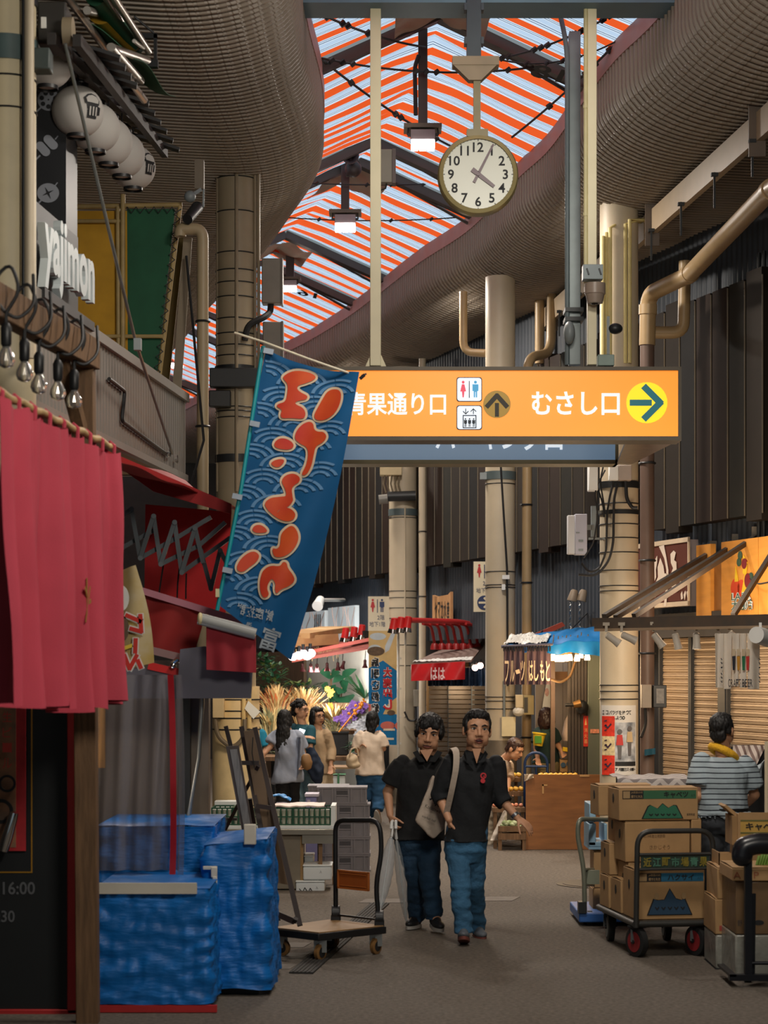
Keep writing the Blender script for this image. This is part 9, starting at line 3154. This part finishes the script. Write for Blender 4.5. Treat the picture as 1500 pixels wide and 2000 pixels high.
ordn=['bottom','second from the bottom','third from the bottom','fourth from the bottom','top']
for i in range(5):
 container(626 if i<4 else 620,722 if i<4 else 716,ys[i+1],ys[i],DC,'grey folding container, %s of the tall stack behind the trolley handle'%ordn[i])
container(602,680,1534,1568,DC+.5,'grey folding container showing its rim behind the tall stack')
for i in range(4):container(602,680,1569+33*i,1601+33*i,DC+.5,'grey folding container hidden behind the tall stack, %s'%('under the one whose rim shows','two below the rim','three below the rim','at the floor')[i])
t=thing('lilac_crate','small lilac plastic crate beside the grey container stack','crate',P(607,1580,20.0))
m_li=M('crate_lilac',H(126,126,176),.5,var=.1)
bx(MB(),597,1556,618,1712,20.0,.3).build('stack_body',m_li,t,.005)
mb=MB();bx(mb,595,1551,622,1556,19.98,.34);bx(mb,600,1562,606,1572,19.99,.02);mb.build('rim',M('rim_lilac',H(186,180,196),.5),t)
# ---- platform trolley with timber deck
DY=14.55
t=thing('platform_trolley','timber-topped platform trolley with a black tube handle and an orange plate','cart',(X(640,DY),DY+.2,0))
# deck as a parallelogram: handle end at the right
zk=.20
c0,c1,c2,c3=P(527,1822,14.35),P(622,1828,14.05),P(755,1812,14.45),P(650,1806,14.85)
for c in (c0,c1,c2,c3):c.z=zk
def slab(mb,pts,z0,z1):
 vs=[V((p.x,p.y,z0)) for p in pts]+[V((p.x,p.y,z1)) for p in pts]
 return mb.add(vs,[(3,2,1,0),(4,5,6,7),(0,1,5,4),(1,2,6,5),(2,3,7,6),(3,0,4,7)])
cen=(c0+c1+c2+c3)/4
slab(MB(),[c0,c1,c2,c3],zk-.055,zk-.005).build('frame',m_black,t,.006)
slab(MB(),[lerp(cen,c,.95) for c in (c0,c1,c2,c3)],zk-.004,zk+.003).build('deck',M('deck_ply',H(150,116,76),.6,var=.15,scale=4),t)
b0,b1=lerp(c2,c3,.92),lerp(c2,c3,.06)
h0,h1=P(656,1790,14.80),P(741,1790,14.50)
top0,top1=P(655,1602,14.80),P(741,1602,14.50)
hb=bend([V((h0.x,h0.y,zk-.02)),P(655,1660,14.8),top0,top1,P(746,1660,14.5),P(734,1730,14.5),V((h1.x,h1.y,zk-.02))],.09,7)
MB().tube(hb,.0175,12).build('handle',m_black,t)
hx=(top1-top0);hx.z=0;hx.normalize()
fro=Fr((P(692,1719,14.62)),hx,(0,0,1))
m_orp=M('plate_orange',H(160,84,34),.45,var=.08)
mb=MB().rect(fro,-.155,-.068,.155,.068,.012,0)
mb.build('orange_plate',m_orp,t,.004)
mb=MB()
for (a,b,c,e) in ((-.155,.056,.155,.068),(-.155,-.068,.155,-.056),(-.155,-.068,-.143,.068),(.143,-.068,.155,.068),(-.13,-.046,.13,-.040),(-.13,.040,.13,.046)):mb.rect(fro,a,b,c,e,.006,.012)
mb.build('plate_rim',M('rim_orange',H(176,100,44),.45),t)
for p in (h0,h1):
 MB().lathe([(.0,-.03),(.055,-.03),(.055,.03),(.0,.03)],Matrix.Translation(V((p.x,p.y,zk+.05)))@Matrix.Rotation(PI/2,4,'Y'),20).box(V((p.x,p.y,zk+.01)),(.07,.10,.06)).build('hinge',m_black,t,.004)
MB().tube([V((h0.x,h0.y-.03,zk+.04)),V((h1.x,h1.y-.03,zk+.04))],.008,8).build('tie_rod',m_black,t)
mb=MB()
m_wt=M('wheel_tan',H(132,96,54),.5)
for c,w in ((lerp(c0,cen,.22),0),(lerp(c1,cen,.20),1),(lerp(c3,cen,.25),0),(lerp(c2,cen,.18),1)):
 c=V((c.x,c.y,.058))
 ax=V((.75,-.5,0)).normalized() if w else V((.45,.9,0)).normalized()
 o=MB().tube([c-ax*.017,c-ax*.013,c+ax*.013,c+ax*.017],[.048,.058,.058,.048],20).build('wheel',m_wt,t)
 MB().cyl(c-ax*.019,c+ax*.019,.036).build('hub',m_dark,o)
 mb=MB()
 for s_ in (-1,1):mb.bar(c+ax*.024*s_,V((c.x,c.y,zk-.055))+ax*.024*s_,.05,.004)
 mb.build('caster_fork',m_steel,t)
 # ---- easel and leaning boards by the blue tarpaulin
t=thing('display_easel','dark wooden display easel with a beige board leaning beside the blue tarpaulin','easel',P(535,1845,13.9))
m_ez=M('easel_dark',H(48,36,34),.5,var=.15)
def stick(a,b,d0,d1,w=.03,m=None,nm='leg',h=None):
 return MB().bar(P(*a,d0),P(*b,d1),w,h or w,up=(0,1,0)).build(nm,m or m_ez,t)
stick((498,1422),(586,1808),14.6,14.1,.035)
stick((472,1420),(543,1798),14.6,14.15,.035)
stick((441,1418),(452,1462),14.9,14.9,.03)
stick((463,1600),(442,1600),14.9,14.9,.02)
stick((505,1495),(440,1620),14.4,14.9,.025)
stick((488,1560),(533,1840),14.7,14.9,.03)
quad(MB(),[(476,1428),(494,1426),(562,1728),(526,1722)],14.42,.02).build('board',M('board_beige',H(112,90,68),.6,var=.08),t)
mb=MB()
mb.bar(P(470,1490,14.35),P(506,1490,14.35),.03,.02,up=(0,1,0)).bar(P(500,1574,14.3),P(530,1578,14.3),.03,.02,up=(0,1,0)).bar(P(543,1786,14.05),P(575,1800,14.0),.04,.02,up=(0,1,0)).bar(P(575,1800,14.0),P(578,1794,13.95),.03,.02,up=(0,1,0))
mb.build('cross_bar',m_ez,t)
MB().tube([P(494,1440,14.3),P(492,1470,14.3),P(497,1500,14.3)],.004,5).build('chain',m_dark,t)
t=thing('leaning_board','narrow weathered board with a pale scratched face, leaning left of the easel','board',P(485,1650,13.9))
quad(MB(),[(441,1458),(466,1456),(500,1656),(478,1652)],13.9,.03).build('frame',M('board_frame',H(66,56,54),.6),t)
quad(MB(),[(449,1464),(463,1463),(496,1650),(482,1650)],13.89,.012).build('face',M('board_scratched',H(110,108,108),.5,var=.4,scale=10,stretch=(8,1,.6)),t)
